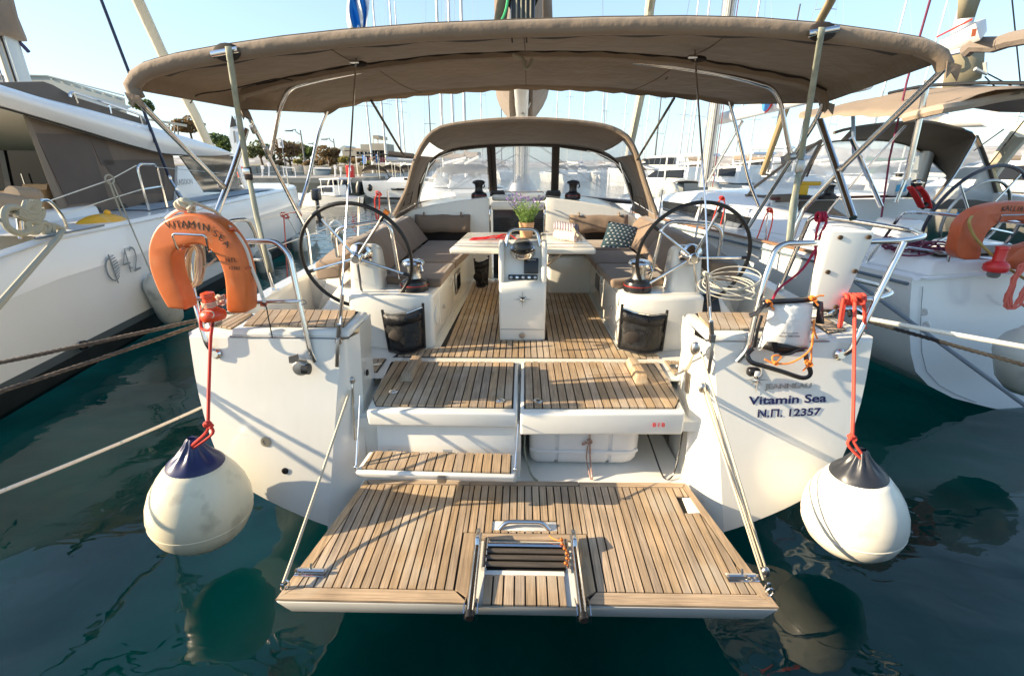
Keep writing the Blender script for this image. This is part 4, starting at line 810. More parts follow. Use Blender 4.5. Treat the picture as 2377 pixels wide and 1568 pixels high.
frt, er = big_fender((1.965, 2.24, .175), .262, 'round white fender with black cap hanging at the right corner of the stern', BUOYW, CHAR, (-.12, .03), 1)
def rope_thing(name, label, cat, path, r, m, group=None, laid=False, extra=None):
    mb = strand(path, r) if laid else MB().tube(path, r, 7)
    if extra: extra(mb)
    o = obj(name, mb, m, flat=False); return tag(o, label, cat, group)
G1 = 'fender ropes at the stern'
def knot_mb(mb, c, s, r, n=3):
    c = V(c); pts = [c+V((math.sin(2*a)*s, math.cos(3*a)*s*.6, math.cos(2*a+.6)*s*.8)) for a in [2*math.pi*k/30 for k in range(30)]]; mb.tube(pts, r, 6, True)
def fl_x(mb):
    a = at(484, 985, y=2.2); knot_mb(mb, a, .016, .009)
    for d in (-.022, .018): mb.tube(spline([a, a+V((d, -.01, -.05)), el+V((d*.5, -.03, -.035)), el+V((0, .0, -.04))], 5), .0085, 6)
rope_thing('fender_rope', 'red rope from the rail down to the blue-capped fender', 'rope', spline([at(470, 708, y=2.66), at(466, 740, y=2.64), at(470, 763, y=2.62), at(488, 764, y=2.60), at(494, 748, y=2.60), at(489, 790, y=2.56), at(485, 900, y=2.36), at(483, 985, y=2.2)], 8), .0095, RED, G1, extra=fl_x)
def fr_x(mb):
    a = at(1978, 1014, y=2.26); knot_mb(mb, a, .016, .009)
    for d in (-.02, .02): mb.tube(spline([a, a+V((d, -.01, -.04)), er+V((d*.6, -.03, -.03))], 5), .0085, 6)
    c = at(1980, 694, y=2.70)
    for k in range(5): mb.tube([c+V((-.055+.026*k, math.cos(a_)*.03, math.sin(a_)*.03)) for a_ in [q*math.pi/6 for q in range(12)]], .0105, 6, True)
    mb.tube(spline(ats([(1958, 692), (1952, 725), (1948, 757), (1953, 750), (1960, 705)], y=2.665), 6), .0095, 6)
    mb.tube(spline(ats([(2000, 686), (2006, 715), (2007, 762)], y=2.665), 6), .011, 6)
    knot_mb(mb, c+V((.0, -.035, .01)), .03, .011)
rope_thing('fender_rope', 'red rope hitched to the right rail and running down to the black-capped fender', 'rope', spline([at(1984, 700, y=2.655), at(1983, 800, y=2.50), at(1981, 940, y=2.33), at(1978, 1014, y=2.26)], 8), .0095, mat('scarlet_cord', (.72, .07, .04), .7, bump=(220, .6, .004)), G1, extra=fr_x)

# ---- horseshoe lifebuoy on the left rail
def horseshoe(outer, inner, y0, y1, name, label, m, edge=.028):
    mb = MB(); pts = outer+inner[::-1]; t = thing(name, label, 'lifebuoy', V(pts[0])+V((0, 0, -.02)))
    body = obj('buoy_body', MB().prism(pts, (0, y1-y0, 0)), m, t, bev=edge, seg=4, ang=60); return t, body
YH = 2.515
O_ = ats([(389, 716), (368, 680), (350, 635), (343, 600), (345, 565), (361, 529), (390, 507), (433, 496), (478, 503), (514, 523), (544, 560), (562, 600), (572, 645), (574, 690), (574, 718), (566, 727), (534, 728)], y=YH)
I_ = ats([(432, 720), (424, 690), (411, 658), (401, 625), (399, 597), (412, 577), (440, 569), (464, 568), (488, 580), (508, 607), (519, 642), (523, 680), (524, 720)], y=YH)
hs, hsb = horseshoe(spline(O_, 3), spline(I_, 3), YH, YH+.115, 'horseshoe_lifebuoy', 'orange horseshoe lifebuoy lettered VITAMIN SEA on the left stern rail', ORANGE)
def cp6(x, y): return ((360+x/4.125)/1.077, (480+y/4.125)/1.077)
mbt = MB()
for ch, x, y, rot, s in (('V', 250, 338, -12, .052), ('I', 312, 332, -5, .05), ('T', 352, 328, -3, .05), ('A', 415, 330, 2, .056), ('M', 492, 332, 3, .056), ('I', 566, 345, 8, .052), ('N', 640, 362, 12, .056), ('S', 740, 425, 25, .052), ('E', 796, 470, 32, .05), ('A', 852, 530, 45, .05)):
    c = at(*cp6(x, y), y=YH-.003); a = R(-rot); ex, ey = V((math.cos(a), 0, math.sin(a))), V((-math.sin(a), 0, math.cos(a)))
    t_ = text_mb(ch, s, on_plane(c-ey*s*.36, ex, ey, .0), extrude=.0006); mbt.add(t_.v, t_.f)
for st, x, y, s, rot in (('N.Π.', 895, 700, .032, 2), ('12357', 930, 783, .026, 4)):
    c = at(*cp6(x, y), y=YH-.003); a = R(-rot); t_ = text_mb(st, s, on_plane(c-V((0, 0, s*.36)), (math.cos(a), 0, math.sin(a)), (0, 0, 1), 0), extrude=.0006); mbt.add(t_.v, t_.f)
kind(obj('lettering', mbt, BLACKT, hs, flat=True), 'stuff')
obj('wire_bracket', MB().tube(fillet([at(*cp6(470, 565), y=YH+.03), at(*cp6(345, 592), y=YH-.03), at(*cp6(290, 430), y=YH-.05), at(*cp6(635, 445), y=YH-.05), at(*cp6(670, 612), y=YH-.03), at(*cp6(690, 615), y=YH+.03)], .02), .006, 8), STEEL, hs)
lp = ats([cp6(*p) for p in ((230, 275), (360, 190), (520, 215), (690, 280), (850, 345), (930, 400), (1040, 560), (1090, 700), (1115, 790), (1170, 920), (1215, 1050), (1245, 1140))], y=YH+.06)
obj('grab_line', MB().tube(spline(lp, 6), .010, 7), WHITER, hs)
kb = MB(); kc = at(*cp6(420, 150), y=YH+.05)
knot_mb(kb, kc, .035, .011); knot_mb(kb, kc+V((.02, -.01, .015)), .028, .011); kb.tube(spline([kc, at(*cp6(480, 100), y=YH+.06), at(*cp6(620, 150), y=YH+.1), at(*cp6(760, 220), y=YH+.2), at(*cp6(870, 340), y=YH+.2)], 6), .009, 6)
obj('line_knot', kb, CREAM, hs)
for p, q in (((905, 375), (960, 415)), ((1040, 790), (1120, 780))): obj('line_loop', MB().tube([at(*cp6(*p), y=YH+.01), at(*cp6((p[0]+q[0])/2, (p[1]+q[1])/2-6), y=YH+.045), at(*cp6(*q), y=YH+.085)], .016, 6, squash=.5), ORANGE2, hs)
obj('top_tab', MB().prism(ats([cp6(415, 190), cp6(445, 190), cp6(440, 255), cp6(420, 250)], y=YH+.02), (0, .012, 0)), ORANGE2, hs)
obj('end_cord', MB().tube(spline(ats([cp6(1215, 1145), cp6(1260, 1180), cp6(1290, 1330), cp6(1325, 1500)], y=YH+.04), 5), .0035, 5), BLACK, hs)
obj('side_tab', MB().prism(ats([cp6(1195, 1130), cp6(1262, 1145), cp6(1255, 1185), cp6(1200, 1175)], y=YH+.05), (0, .012, 0)), ORANGE2, hs)
# coil of throwing line seen through the buoy
cb_ = MB()
for k in range(9):
    c = at(*cp6(520+8*math.sin(k*2), 760), y=YH+.16); a0 = .055-.004*k; h0 = .12+.006*math.cos(k*3)
    cb_.tube([c+V((math.cos(a)*a0+math.sin(a)*.035, .03*math.sin(k)+.006*k-.02, math.sin(a)*h0)) for a in [q*math.pi/10 for q in range(20)]], .0075, 6, True)
cb_.tube(spline(ats([cp6(560, 765), cp6(650, 760), cp6(745, 680)], y=YH+.15), 5), .006, 6)
tag(obj('throw_line_coil', cb_, CREAM), 'coil of beige throwing line hanging inside the orange horseshoe lifebuoy', 'rope coil')
# floating light below it
def float_light(top, bot, r, label, glassm, col):
    t = thing('floating_light', label, 'light', bot); d = V(bot)-V(top); L_ = d.length; a = d.normalized()
    obj('handle', MB().lathe([(0, -.01), (r*.55, 0), (r*.58, .02), (r*.50, .025), (r*.5, L_*.45), (r*.55, L_*.5)], top, a, 18), col, t)
    obj('float_collar', MB().lathe([(r*.55, L_*.5), (r*.9, L_*.58), (r*1.05, L_*.66), (r*1.05, L_*.80), (r*.9, L_*.88), (r*.55, L_*.9)], top, a, 22), col, t)
    obj('lamp_lens', MB().lathe([(r*.55, L_*.88), (r*.55, L_*1.03), (r*.4, L_*1.1), (0, L_*1.12)], top, a, 16), glassm, t); return t
LENS = window_glass('clear_lamp_lens', .5, (.95, .95, .93))
t1 = float_light(at(*cp6(650, 1040), y=2.44), at(*cp6(740, 1350), y=2.44), .062, 'orange-red floating light hanging upside down beside the VITAMIN SEA lifebuoy', LENS, REDP)
lw = MB(); c = at(*cp6(685, 1140), y=2.44)
for k in range(3): lw.tube([c+V((math.cos(a)*.04, math.sin(a)*.045, .01*k-.01+.006*math.sin(a))) for a in [q*math.pi/8 for q in range(16)]], .003, 5, True)
lw.tube(spline(ats([cp6(630, 1150), cp6(600, 1220), cp6(700, 1230), cp6(720, 1280), cp6(660, 1310), cp6(640, 1250)], y=2.385), 5), .0032, 5)
obj('cord_lashing', lw, CREAM, t1)
tag(obj('spotted_cloth', MB().grid([[at(*cp6(720+20*i, 1060+18*j+6*math.sin(i*2+j)), y=2.53+.012*math.sin(i+j*2)) for i in range(7)] for j in range(7)], False), mat('spotted_cloth', (.62, .50, .40), .9, dirt=(30, (.16, .09, .06), .60, .8)), solid=.004), 'spotted pale cloth tucked behind the orange-red floating light', 'cloth')

# ---- recovery ladder bag on the right rail
def cz(x, y): return ((1740+x/4.613)/1.077, (660+y/4.613)/1.077)
YB = 2.60
bagt = thing('ladder_bag', 'white and black bag with orange cords tied to the right stern rail', 'bag', at(*cz(950, 1000), y=YB))
def bq(x, y, d=0): return at(*cz(x, y), y=YB-d)
rows = []
for j in range(9):
    v = j/8; l = V((850-150*v**1.3, 462+530*v, 0)); r_ = V((1345-55*v, 445+520*v, 0))
    rows.append([bq(l.x+(r_.x-l.x)*i/8, l.y+(r_.y-l.y)*i/8, .045*math.sin(math.pi*i/8)*(.5+.5*math.sin(math.pi*v))+.006*math.sin(i*2.3+j*1.7)) for i in range(9)])
obj('bag_front', MB().grid(rows), mat('white_pvc', (.78, .76, .72), .4, bump=(12, .5, .02), dirt=(9, (.5, .48, .45), .68, .4)), bagt, solid=.008)
obj('bag_back', MB().grid([[bq(850, 470, -.06), bq(1345, 455, -.06)], [bq(720, 960, -.06), bq(1290, 940, -.06)]]), MESH0, bagt, solid=.006)
obj('top_roll', MB().tube(spline([bq(790, 440), bq(900, 432, .02), bq(1150, 420, .02), bq(1370, 400)], 5), .016, 8), BLACK, bagt)
obj('side_flap', MB().grid([[at(1889, 696, y=2.60), at(1909, 700, y=2.62), at(1912, 752, y=2.62)], [at(1888, 710, y=2.60), at(1898, 716, y=2.59), at(1894, 750, y=2.60)]]), MESH0, bagt, solid=.008)
obj('bottom_pocket', MB().grid([[bq(820, 895, .05), bq(900, 895, .06), bq(1050, 925, .06), bq(1210, 965, .05)], [bq(760, 970, .04), bq(910, 1015, .05), bq(1060, 1030, .05), bq(1270, 1000, .04)]]), MESH, bagt, solid=.003)
obj('pocket_strap', MB().prism([bq(870, 895, .065), bq(935, 900, .065), bq(960, 1030, .06), bq(900, 1025, .06)], (0, .004, 0)), BLACK, bagt)
obj('pocket_edge', MB().tube(spline([bq(960, 1038, .05), bq(1080, 1035, .055), bq(1200, 980, .055), bq(1280, 968, .04)], 4), .008, 6), BLACK, bagt)
def webb(pts, w_, d=.0): 
    P = spline([bq(x, y, dd) for x, y, dd in pts], 5); a = []; b_ = []
    for i, p in enumerate(P):
        t = (P[min(i+1, len(P)-1)]-P[max(i-1, 0)]).normalized(); n_ = t.cross(V((0, 1, 0))).normalized(); a.append(p+n_*w_/2); b_.append(p-n_*w_/2)
    return MB().grid([a, b_])
obj('hanging_strap', webb([(660, 970, .01), (595, 1040, .03), (640, 1130, .05), (800, 1180, .06), (1000, 1240, .06), (1230, 1310, .05), (1320, 1260, .05), (1280, 1130, .05), (1265, 1040, .04)], .027), BLACK, bagt, solid=.004)
obj('side_strap', webb([(760, 590, .0), (710, 760, .01), (672, 960, .01)], .018), BLACK, bagt, solid=.004)
obj('knotted_webbing', MB().tube(spline([bq(620, 590, .03), bq(700, 560, .045), bq(760, 500, .045), bq(830, 450, .02)], 5), .022, 7, squash=.6).ball(bq(800, 460, .02), .026, 6), BLACK, bagt)
oc = MB()
for c_ in ((840, 445), (1350, 395)):
    knot_mb(oc, bq(*c_, .03), .016, .006); oc.tube(spline([bq(*c_, .03), bq(c_[0]+70, c_[1]-30, .02), bq(c_[0]+125, c_[1]-32, .02)], 4), .0055, 6); oc.tube(spline([bq(*c_, .03), bq(c_[0]+30, c_[1]+40, .03), bq(c_[0]+60, c_[1]+80, .03)], 4), .0055, 6)
oc.tube(spline([bq(1360, 650, .0), bq(1352, 800, .03), bq(1340, 930, .04), bq(1260, 1040, .07), bq(1080, 1140, .08), bq(900, 1140, .08), bq(790, 1095, .07)], 7), .0055, 6)
oc.tube(spline([bq(1365, 640, .0), bq(1345, 820, .03), bq(1330, 1000, .05), bq(1320, 1130, .06), bq(1230, 1230, .07)], 6), .0055, 6); knot_mb(oc, bq(1300, 1140, .065), .018, .006); knot_mb(oc, bq(915, 1140, .08), .012, .006)
oc.tube(spline([bq(890, 1130, .08), bq(880, 1070, .07), bq(930, 1050, .06), bq(980, 1070, .06), bq(930, 1130, .08)], 5), .0055, 6); oc.tube(spline([bq(1355, 700, .01), bq(1375, 800, .02), bq(1400, 860, .02)], 4), .005, 6)
kind(obj('orange_cord', oc, ORCORD, bagt), 'stuff')
c = at(*cz(1076, 840), y=YB-.052); obj('lettering', text_mb('MAGIC REBOARD', .015, on_plane(c, (1, 0, .0), (0, 0, 1), .0), extrude=.0004), BLACKT, bagt, flat=True)
obj('lettering', text_mb('EMERGENCY LADDER', .0095, on_plane(c+V((0, 0, .02)), (1, 0, .0), (0, 0, 1), .0), extrude=.0004), BLACKT, bagt, flat=True)
# ---- coil of wire on the backstay
wc = MB(); random.seed(5)
cw = at(1702, 658, y=2.90)
for k in range(5):
    rx, rz = .16+.02*math.sin(k*2.1), .055+.022*math.cos(k*1.7); tl_ = -.12+.10*k/2
    wc.tube([cw+V((math.cos(a)*rx-.01*k, .10*math.sin(a), math.sin(a)*rz*.6-math.cos(a)*rx*tl_-.018*k+.04)) for a in [q*math.pi/16 for q in range(32)]], .0033, 5, True)
wc.tube(spline([at(1641, 640, y=2.75), at(1680, 672, y=2.8), at(1730, 690, y=2.78), at(1770, 700, y=2.72)], 5), .0045, 5)
wc.tube(spline([at(1645, 633, y=2.75), at(1670, 655, y=2.85), at(1720, 668, y=2.9), at(1775, 690, y=2.76)], 5), .004, 5); knot_mb(wc, at(1640, 636, y=2.75), .018, .0045)
tag(obj('wire_coil', wc, mat('pale_coated_wire', (.62, .58, .48), .4)), 'loops of thin pale wire hung between the right backstay and the stern rail', 'wire')
# crimson line over the forward part of the right rail
cr = MB(); c = at(1905, 503, y=3.57)
for k in range(3): cr.tube([c+V((-.02+.02*k, math.cos(a)*.03, math.sin(a)*.03)) for a in [q*math.pi/6 for q in range(12)]], .011, 6, True)
cr.tube(spline(ats([(1904, 507), (1895, 540), (1893, 575), (1905, 545), (1918, 515), (1912, 505)], y=3.53), 6), .010, 6)
cr.tube(spline([at(1894, 575, y=3.52), at(1890, 640, y=3.50), at(1884, 694, y=3.45)], 5), .009, 6); cr.tube(spline([at(1893, 578, y=3.52), at(1862, 625, y=3.45), at(1810, 668, y=3.3), at(1796, 690, y=3.2), at(1790, 715, y=3.1)], 6), .009, 6)
tag(obj('looped_line', cr, CRIM), 'crimson line looped over the right rail behind the white bracket board', 'rope')
# mooring lines
cl = MB(); cc = at(1962, 728, z=1.40)
for k in range(4): cl.tube(spline([cc+V((-.10+.05*k, -.05, .0)), cc+V((-.06+.04*k, .0, .03)), cc+V((-.02+.05*k, .06, .0))], 4), .013, 6)
cl.tube(spline([cc+V((-.16, .05, .0)), cc+V((-.05, .0, .04)), cc+V((.08, .05, .02)), cc+V((.02, .1, 0)), cc+V((-.1, .08, .02))], 5), .014, 6)
clt = obj('mooring_cleat', MB().tube(fillet([cc+V((-.12, 0, .0)), cc+V((-.07, 0, .035)), cc+V((.07, 0, .035)), cc+V((.12, 0, .0))], .03), .014, 8), STEEL, yacht)
GM = 'mooring lines from the white yacht'
def to_quay(a, u, v, drop, n=18):
    """a line from a that passes over photo point u, v and comes down on the quay edge"""
    best = None
    for k in range(1, 60):
        b = at(u, v, y=.45+k*.045); t = (.40-a.y)/(b.y-a.y) if abs(b.y-a.y) > .02 else 99
        if 1 <= t < 12:
            e = a+(b-a)*t; s_ = abs(e.z-.98)
            if best is None or s_ < best[0]: best = (s_, e)
    return sag(a, best[1] if best else at(u, v, y=1.5), drop, n)
rope_thing('mooring_line', 'black rope from the right stern cleat, lower of the two running to the right', 'rope', to_quay(at(2003, 742, y=2.95), 2420, 850, .03), .0125, BROPE, GM, laid=True, extra=lambda mb: mb.add(cl.v, cl.f))
rope_thing('mooring_line', 'white flecked rope from the right stern cleat running to the right', 'rope', to_quay(at(1985, 734, y=2.96), 2420, 806, .03), .0145, WHITED, GM)
rope_thing('mooring_line', 'dark twisted rope, upper of two running left from the stern', 'rope', to_quay(at(458, 743, y=2.95), -60, 840, .05), .0135, DROPE, GM, laid=True)
rope_thing('mooring_line', 'dark twisted rope, lower of two running left from the stern', 'rope', to_quay(at(456, 755, y=3.0), -60, 905, .06), .0135, DROPE, GM, laid=True)
rope_thing('mooring_line', 'white rope with pale blue flecks low over the water at left', 'rope', to_quay(at(500, 930, y=3.5), -60, 1135, .07, 24), .0125, WHITER, GM)
# ---- life raft canister in the stern locker
cx0, cx1, cy0, cy1, cz0, cz1 = .035, .80, 2.76, 3.25, .337, .775
can = thing('liferaft_canister', 'white ribbed life raft canister stowed in the open stern locker under the BIB hatch', 'life raft', ((cx0+cx1)/2, 3.0, cz0))
CANM = mat('canister_plastic', (.74, .73, .70), .35, noise=(5, .04), dirt=(14, (.45, .42, .36), .70, .3))
def can_sec(x, g):
    m_ = .13; pts = []
    for (y, z), a0 in (((cy0+m_, cz0+m_), 180), ((cy1-m_, cz0+m_), 270), ((cy1-m_, cz1-m_), 0), ((cy0+m_, cz1-m_), 90)):
        for k in range(6): a = R(a0+18*k); pts.append((x, y+math.cos(a)*(m_+g), z+math.sin(a)*(m_+g)))
    return pts
xs_ = [(cx0, -.06), (cx0+.01, -.03), (cx0+.03, -.01), (cx0+.06, 0), (.21, 0), (.215, -.012), (.235, -.012), (.24, 0), (.575, 0), (.58, -.012), (.60, -.012), (.605, 0), (cx1-.10, 0), (cx1-.05, -.012), (cx1-.02, -.035), (cx1, -.075)]
mbc = MB().grid([can_sec(x, g) for x, g in xs_], True); n24 = 24; mbc.f += [tuple(range(n24)), tuple(len(mbc.v)-n24+i for i in range(n24))]
obj('canister_shell', mbc, CANM, can, ang=50)
obj('canister_seam', MB().tube([(cx0+.005, cy0+.03, .485), (cx0+.05, cy0-.004, .485), (cx1-.1, cy0-.004, .485), (cx1-.01, cy0+.03, .485)], .008, 6, squash=1.6), CANM, can)
for x in (.215, .60): obj('rivet', MB().lathe([(.011, 0), (.009, .008), (0, .01)], (x, cy0-.002, .475), (0, -1, 0), 10), CANM, can)
lab = MB()
for k in range(8): lab.span((.305+(.02 if k % 2 else 0), cy0-.0015, .745-.012*k), (.36+.02*(k % 3), cy0-.0005, .748-.012*k)).span((.45, cy0-.0015, .745-.012*k), (.51+.02*((k+1) % 3), cy0-.0005, .748-.012*k))
for z in (.655, .76): lab.span((.28, cy0-.0015, z), (.55, cy0-.0005, z+.002))
for x in (.28, .548): lab.span((x, cy0-.0015, .655), (x+.002, cy0-.0005, .76))
kind(obj('instruction_print', lab, mat('faded_print', (.30, .22, .20), .6), can, flat=True), 'stuff')
rc = MB(); rc.tube([(.44, cy0-.006, .775), (.445, cy0-.012, .60)], .006, 6); knot_mb(rc, (.445, cy0-.018, .585), .015, .005)
rc.tube(spline([(.44, cy0-.018, .585), (.40, cy0-.02, .57), (.40, cy0-.02, .555), (.44, cy0-.018, .58)], 5), .005, 6); rc.tube([(.448, cy0-.015, .58), (.455, cy0-.02, .45), (.462, 2.64, .345)], .006, 6); rc.tube(spline([(.44, cy0-.015, .58), (.43, cy0-.02, .45), (.452, 2.64, .345)], 5), .005, 6)
obj('lashing', rc, mat('brown_flecked_cord', (.36, .22, .17), .8, dirt=(60, (.7, .62, .55), .55, .7)), can)
tag(obj('loose_strap', MB().tube(spline([(.005, 2.85, .60), (.0, 2.80, .48), (.02, 2.74, .40), (.05, 2.66, .36), (.09, 2.62, .345)], 5), .018, 6, squash=.4), WEB), 'pale webbing strap hanging down on the left of the life raft canister', 'strap')
tag(obj('loop_cord', MB().tube(spline([(.86, 3.1, .62), (.91, 2.9, .48), (.955, 2.70, .345), (.99, 2.66, .345), (1.03, 2.68, .42), (1.05, 2.70, .70)], 6), .0055, 6).tube([V((.855, 3.09, .65))+V((math.cos(a)*.02, 0, math.sin(a)*.035)) for a in [q*math.pi/6 for q in range(12)]], .007, 6, True), BLACK), 'black cord with a loop hanging at the right end of the open stern locker', 'cord')
# ---- cushions
GC = 'brown cockpit cushions'
def cushion(lo, hi, label, r=.03, group=GC, m=None):
    mb = MB().hexa(lo, hi); t = obj('cushion', mb, m or CUSH, bev=r, seg=4, ang=50); return tag(t, label, 'cushion', group)
for s, sd in ((-1, 'left'), (1, 'right')):
    o = .0 if s < 0 else .02
    xin = .735+o
    cushion([(s*xin, 3.945, 1.346), (s*1.27, 4.06, 1.346), (s*1.28, 4.705, 1.346), (s*(xin-.02), 4.705, 1.346)], [(s*(xin-.01), 3.935, 1.425), (s*1.26, 4.06, 1.425), (s*1.27, 4.70, 1.425), (s*(xin-.03), 4.70, 1.425)], 'brown seat cushion behind the %s aft winch, nearest the camera' % sd)
    if s < 0: cushion([(s*.71, 4.72, 1.346), (s*1.28, 4.72, 1.346), (s*1.29, 6.2, 1.346), (s*.60, 6.2, 1.346)], [(s*.70, 4.725, 1.425), (s*1.27, 4.725, 1.425), (s*1.28, 6.2, 1.425), (s*.59, 6.2, 1.425)], 'long brown seat cushion on the left bench beside the table')
    else:
        cushion([(.72, 4.72, 1.346), (1.28, 4.72, 1.346), (1.29, 5.50, 1.346), (.72, 5.50, 1.346)], [(.71, 4.725, 1.425), (1.27, 4.725, 1.425), (1.28, 5.50, 1.425), (.71, 5.50, 1.425)], 'brown seat cushion on the right bench in front of the fish pillow')
        cushion([(.27, 5.53, 1.346), (1.29, 5.53, 1.346), (1.30, 6.28, 1.346), (.27, 6.28, 1.346)], [(.26, 5.525, 1.43), (1.28, 5.525, 1.43), (1.30, 6.28, 1.43), (.26, 6.28, 1.43)], 'brown cushion on the cross seat right of the table, under the fish pillow', r=.035)
    a, b = (s*1.275, 1.43), (s*1.585, 1.72)
    for y0, y1, lb in ((4.12, 5.10, 'aft'), (5.12, 6.26, 'forward')):
        cushion([(s*1.275, y0, 1.425), (s*1.275, y1, 1.425), (s*1.36, y1, 1.425), (s*1.36, y0, 1.425)], [(s*1.52, y0, 1.70 if y0 < 5 else 1.715), (s*1.49, y1, 1.73), (s*1.60, y1, 1.745), (s*1.62, y0, 1.715)], 'brown %s backrest cushion leaning along the %s side of the cockpit' % (lb, sd))
    cushion([(s*1.60, 3.92, 1.43), (s*1.84, 3.96, 1.40), (s*1.84, 4.85, 1.58), (s*1.58, 4.85, 1.60)], [(s*1.57, 3.95, 1.60), (s*1.84, 3.98, 1.56), (s*1.84, 4.85, 1.66), (s*1.56, 4.85, 1.70)], 'brown bolster wrapped over the coaming behind the %s steering wheel' % sd)
    x0, x1 = (-1.455, -.72) if s < 0 else (.60, 1.37)
    hc = MB().grid([[(x0+(x1-x0)*i/10, 6.335-.055*math.sin(math.pi*min(j, 3)/3*.5)-.01*math.sin(i*1.9+j), 1.735+.006*math.cos(2*math.pi*i/5)-.072*j) for i in range(11)] for j in range(4)])
    t = thing('backrest_flap', 'brown padded flap hung on the bulkhead %s of the companionway' % sd, 'cushion', (x0/2+x1/2, 6.3, 1.5), 'padded flaps on the bulkhead')
    obj('padding', hc, CUSH, t, solid=.035)
    for xx in (x0+.12, x1-.12): obj('hanging_loop', MB().tube([(xx, 6.30, 1.73), (xx, 6.34, 1.77)], .012, 6), CUSH, t)
    tag(obj('painted_gap_shade', MB().span((x0+.01, 6.325, 1.345), (x1, 6.346, 1.53)), DARKF, bev=.006), 'dark panel painted for the shaded gap under the padded flap %s of the companionway' % sd, 'dark panel')  # dark sheet standing in for the shaded gap between flap and seat
# ---- net bags
GN = 'black net bags in the cockpit'
def net_bag(q, y, depth, label):
    tlc, trc, brc, blc = [at(*p, y=y) for p in q]; rows = []
    for j in range(8):
        v = j/7; l, r_ = tlc.lerp(blc, v), trc.lerp(brc, v)
        rows.append([l.lerp(r_, i/8)+V((0, -depth*math.sin(math.pi*i/8)*(.55+.6*v)+.010*math.sin(i*2.1+j*1.6), -.02*math.sin(math.pi*i/8)*(1-v))) for i in range(9)])
    t = thing('net_bag', label, 'net bag', blc.lerp(brc, .5), GN); obj('net', MB().grid(rows), MESH, t, solid=.003)
    obj('top_band', MB().grid([[p+V((0, -.004, .0)) for p in rows[0]], [p+V((0, -.006, -.002)) for p in rows[2]]]), MESH0, t, solid=.003)
    obj('rim_rod', MB().tube(rows[0], .007, 7), STEEL, t); obj('hem', MB().tube(rows[-1], .012, 6), BLACK, t)
    obj('contents', MB().ball(blc.lerp(trc, .35)+V((0, -depth*.4, 0)), .09, 8, (1.1, .45, .8)), DARKF, t)
    for e0, e1 in ((tlc, blc), (trc, brc)): obj('side_edge', MB().tube([e0+V((0, 0, .03)), e1], .012, 6), MESH0, t)
net_bag(((888, 727), (982, 712), (986, 806), (904, 812)), 3.63, .08, 'black net bag on the locker under the left steering wheel')
net_bag(((1444, 714), (1548, 728), (1536, 812), (1436, 806)), 3.62, .08, 'black net bag on the locker under the right steering wheel')
net_bag(((1101, 605), (1134, 598), (1131, 660), (1108, 664)), 5.85, .07, 'small black net bag below the left leaf of the table')
# ---- fish pillow
pt = thing('pillow', 'dark teal pillow printed with white fish on the right bench', 'pillow', (1.2, 5.7, 1.43))
C4 = [at(1391, 580, y=5.62), at(1474, 596, y=5.58), at(1489, 529, y=6.0), at(1413, 513, y=6.02)]
nrm = (C4[1]-C4[0]).cross(C4[3]-C4[0]).normalized(); nrm = nrm if nrm.y < 0 else -nrm
def pil(u, v, sd, lift=0):
    e = 16*u*(1-u)*v*(1-v); p = C4[0].lerp(C4[1], u).lerp(C4[3].lerp(C4[2], u), v); pinch = .05*(4*u*(1-u)+4*v*(1-v)-8*u*(1-u)*4*v*(1-v)/4)
    cc_ = sum(C4, V())/4; p = p.lerp(cc_, pinch*.6); return p+nrm*(sd*.075*max(e, 0)**.42+lift)
N_ = 14
obj('pillow_body', MB().grid([[pil(i/N_, j/N_, 1) for i in range(N_+1)] for j in range(N_+1)]).grid([[pil(i/N_, j/N_, -1) for i in range(N_+1)] for j in range(N_+1)]), mat('teal_cloth', (.018, .048, .066), .85, noise=(6, .15), bump=(9, .3, .02)), pt, ang=70)
fish = MB(); edge = MB()
for j in range(9):
    for i in range(7):
        u, v = .08+.13*i+(.065 if j % 2 else 0), .08+.103*j
        if u > .95: continue
        sh = [(-.030, 0), (-.012, .016), (.008, .012), (.020, .002), (.034, .014), (.034, -.014), (.020, -.002), (.008, -.012), (-.012, -.016)]
        fish.add([pil(u+a, v+b, 1, .0015) for a, b in sh], [tuple(range(9))])
for j in range(9): edge.tube([pil(.03+.94*k/16, .135+.103*j, 1, .0006) for k in range(17)], .0011, 4)
kind(obj('fish_print', fish, mat('white_print', (.72, .74, .74), .8), pt, flat=True), 'stuff'); kind(obj('line_print', edge, mat('grey_print', (.2, .27, .3), .8), pt, flat=True), 'stuff')
obj('tag_label', MB().prism([pil(1, .08, 0), pil(1, .16, 0), pil(1, .16, 0)+V((.03, -.01, 0)), pil(1, .08, 0)+V((.03, -.01, 0))], (0, .003, 0)), mat('tan_tag', (.5, .3, .18), .7), pt)
# ---- towels, plant, red strap on the table
def stripes(name, base, line, scale, axis, thr):
    m = mat(name, base, .95, bump=(60, .5, .008)); n = m.node_tree; L = n.links.new; b = n.nodes['Principled BSDF']
    tc = n.nodes.new('ShaderNodeTexCoord'); sx = n.nodes.new('ShaderNodeSeparateXYZ'); L(tc.outputs['Object'], sx.inputs[0]); ml = n.nodes.new('ShaderNodeMath'); ml.operation = 'MULTIPLY'; ml.inputs[1].default_value = scale; L(sx.outputs[axis], ml.inputs[0])
    fr_ = n.nodes.new('ShaderNodeMath'); fr_.operation = 'FRACT'; L(ml.outputs[0], fr_.inputs[0]); gt = n.nodes.new('ShaderNodeMath'); gt.operation = 'GREATER_THAN'; gt.inputs[1].default_value = thr; L(fr_.outputs[0], gt.inputs[0])
    mx = n.nodes.new('ShaderNodeMix'); mx.data_type = 'RGBA'; mx.inputs[6].default_value = (*base, 1); mx.inputs[7].default_value = (*line, 1); L(gt.outputs[0], mx.inputs[0]); L(mx.outputs[2], b.inputs['Base Color']); return m
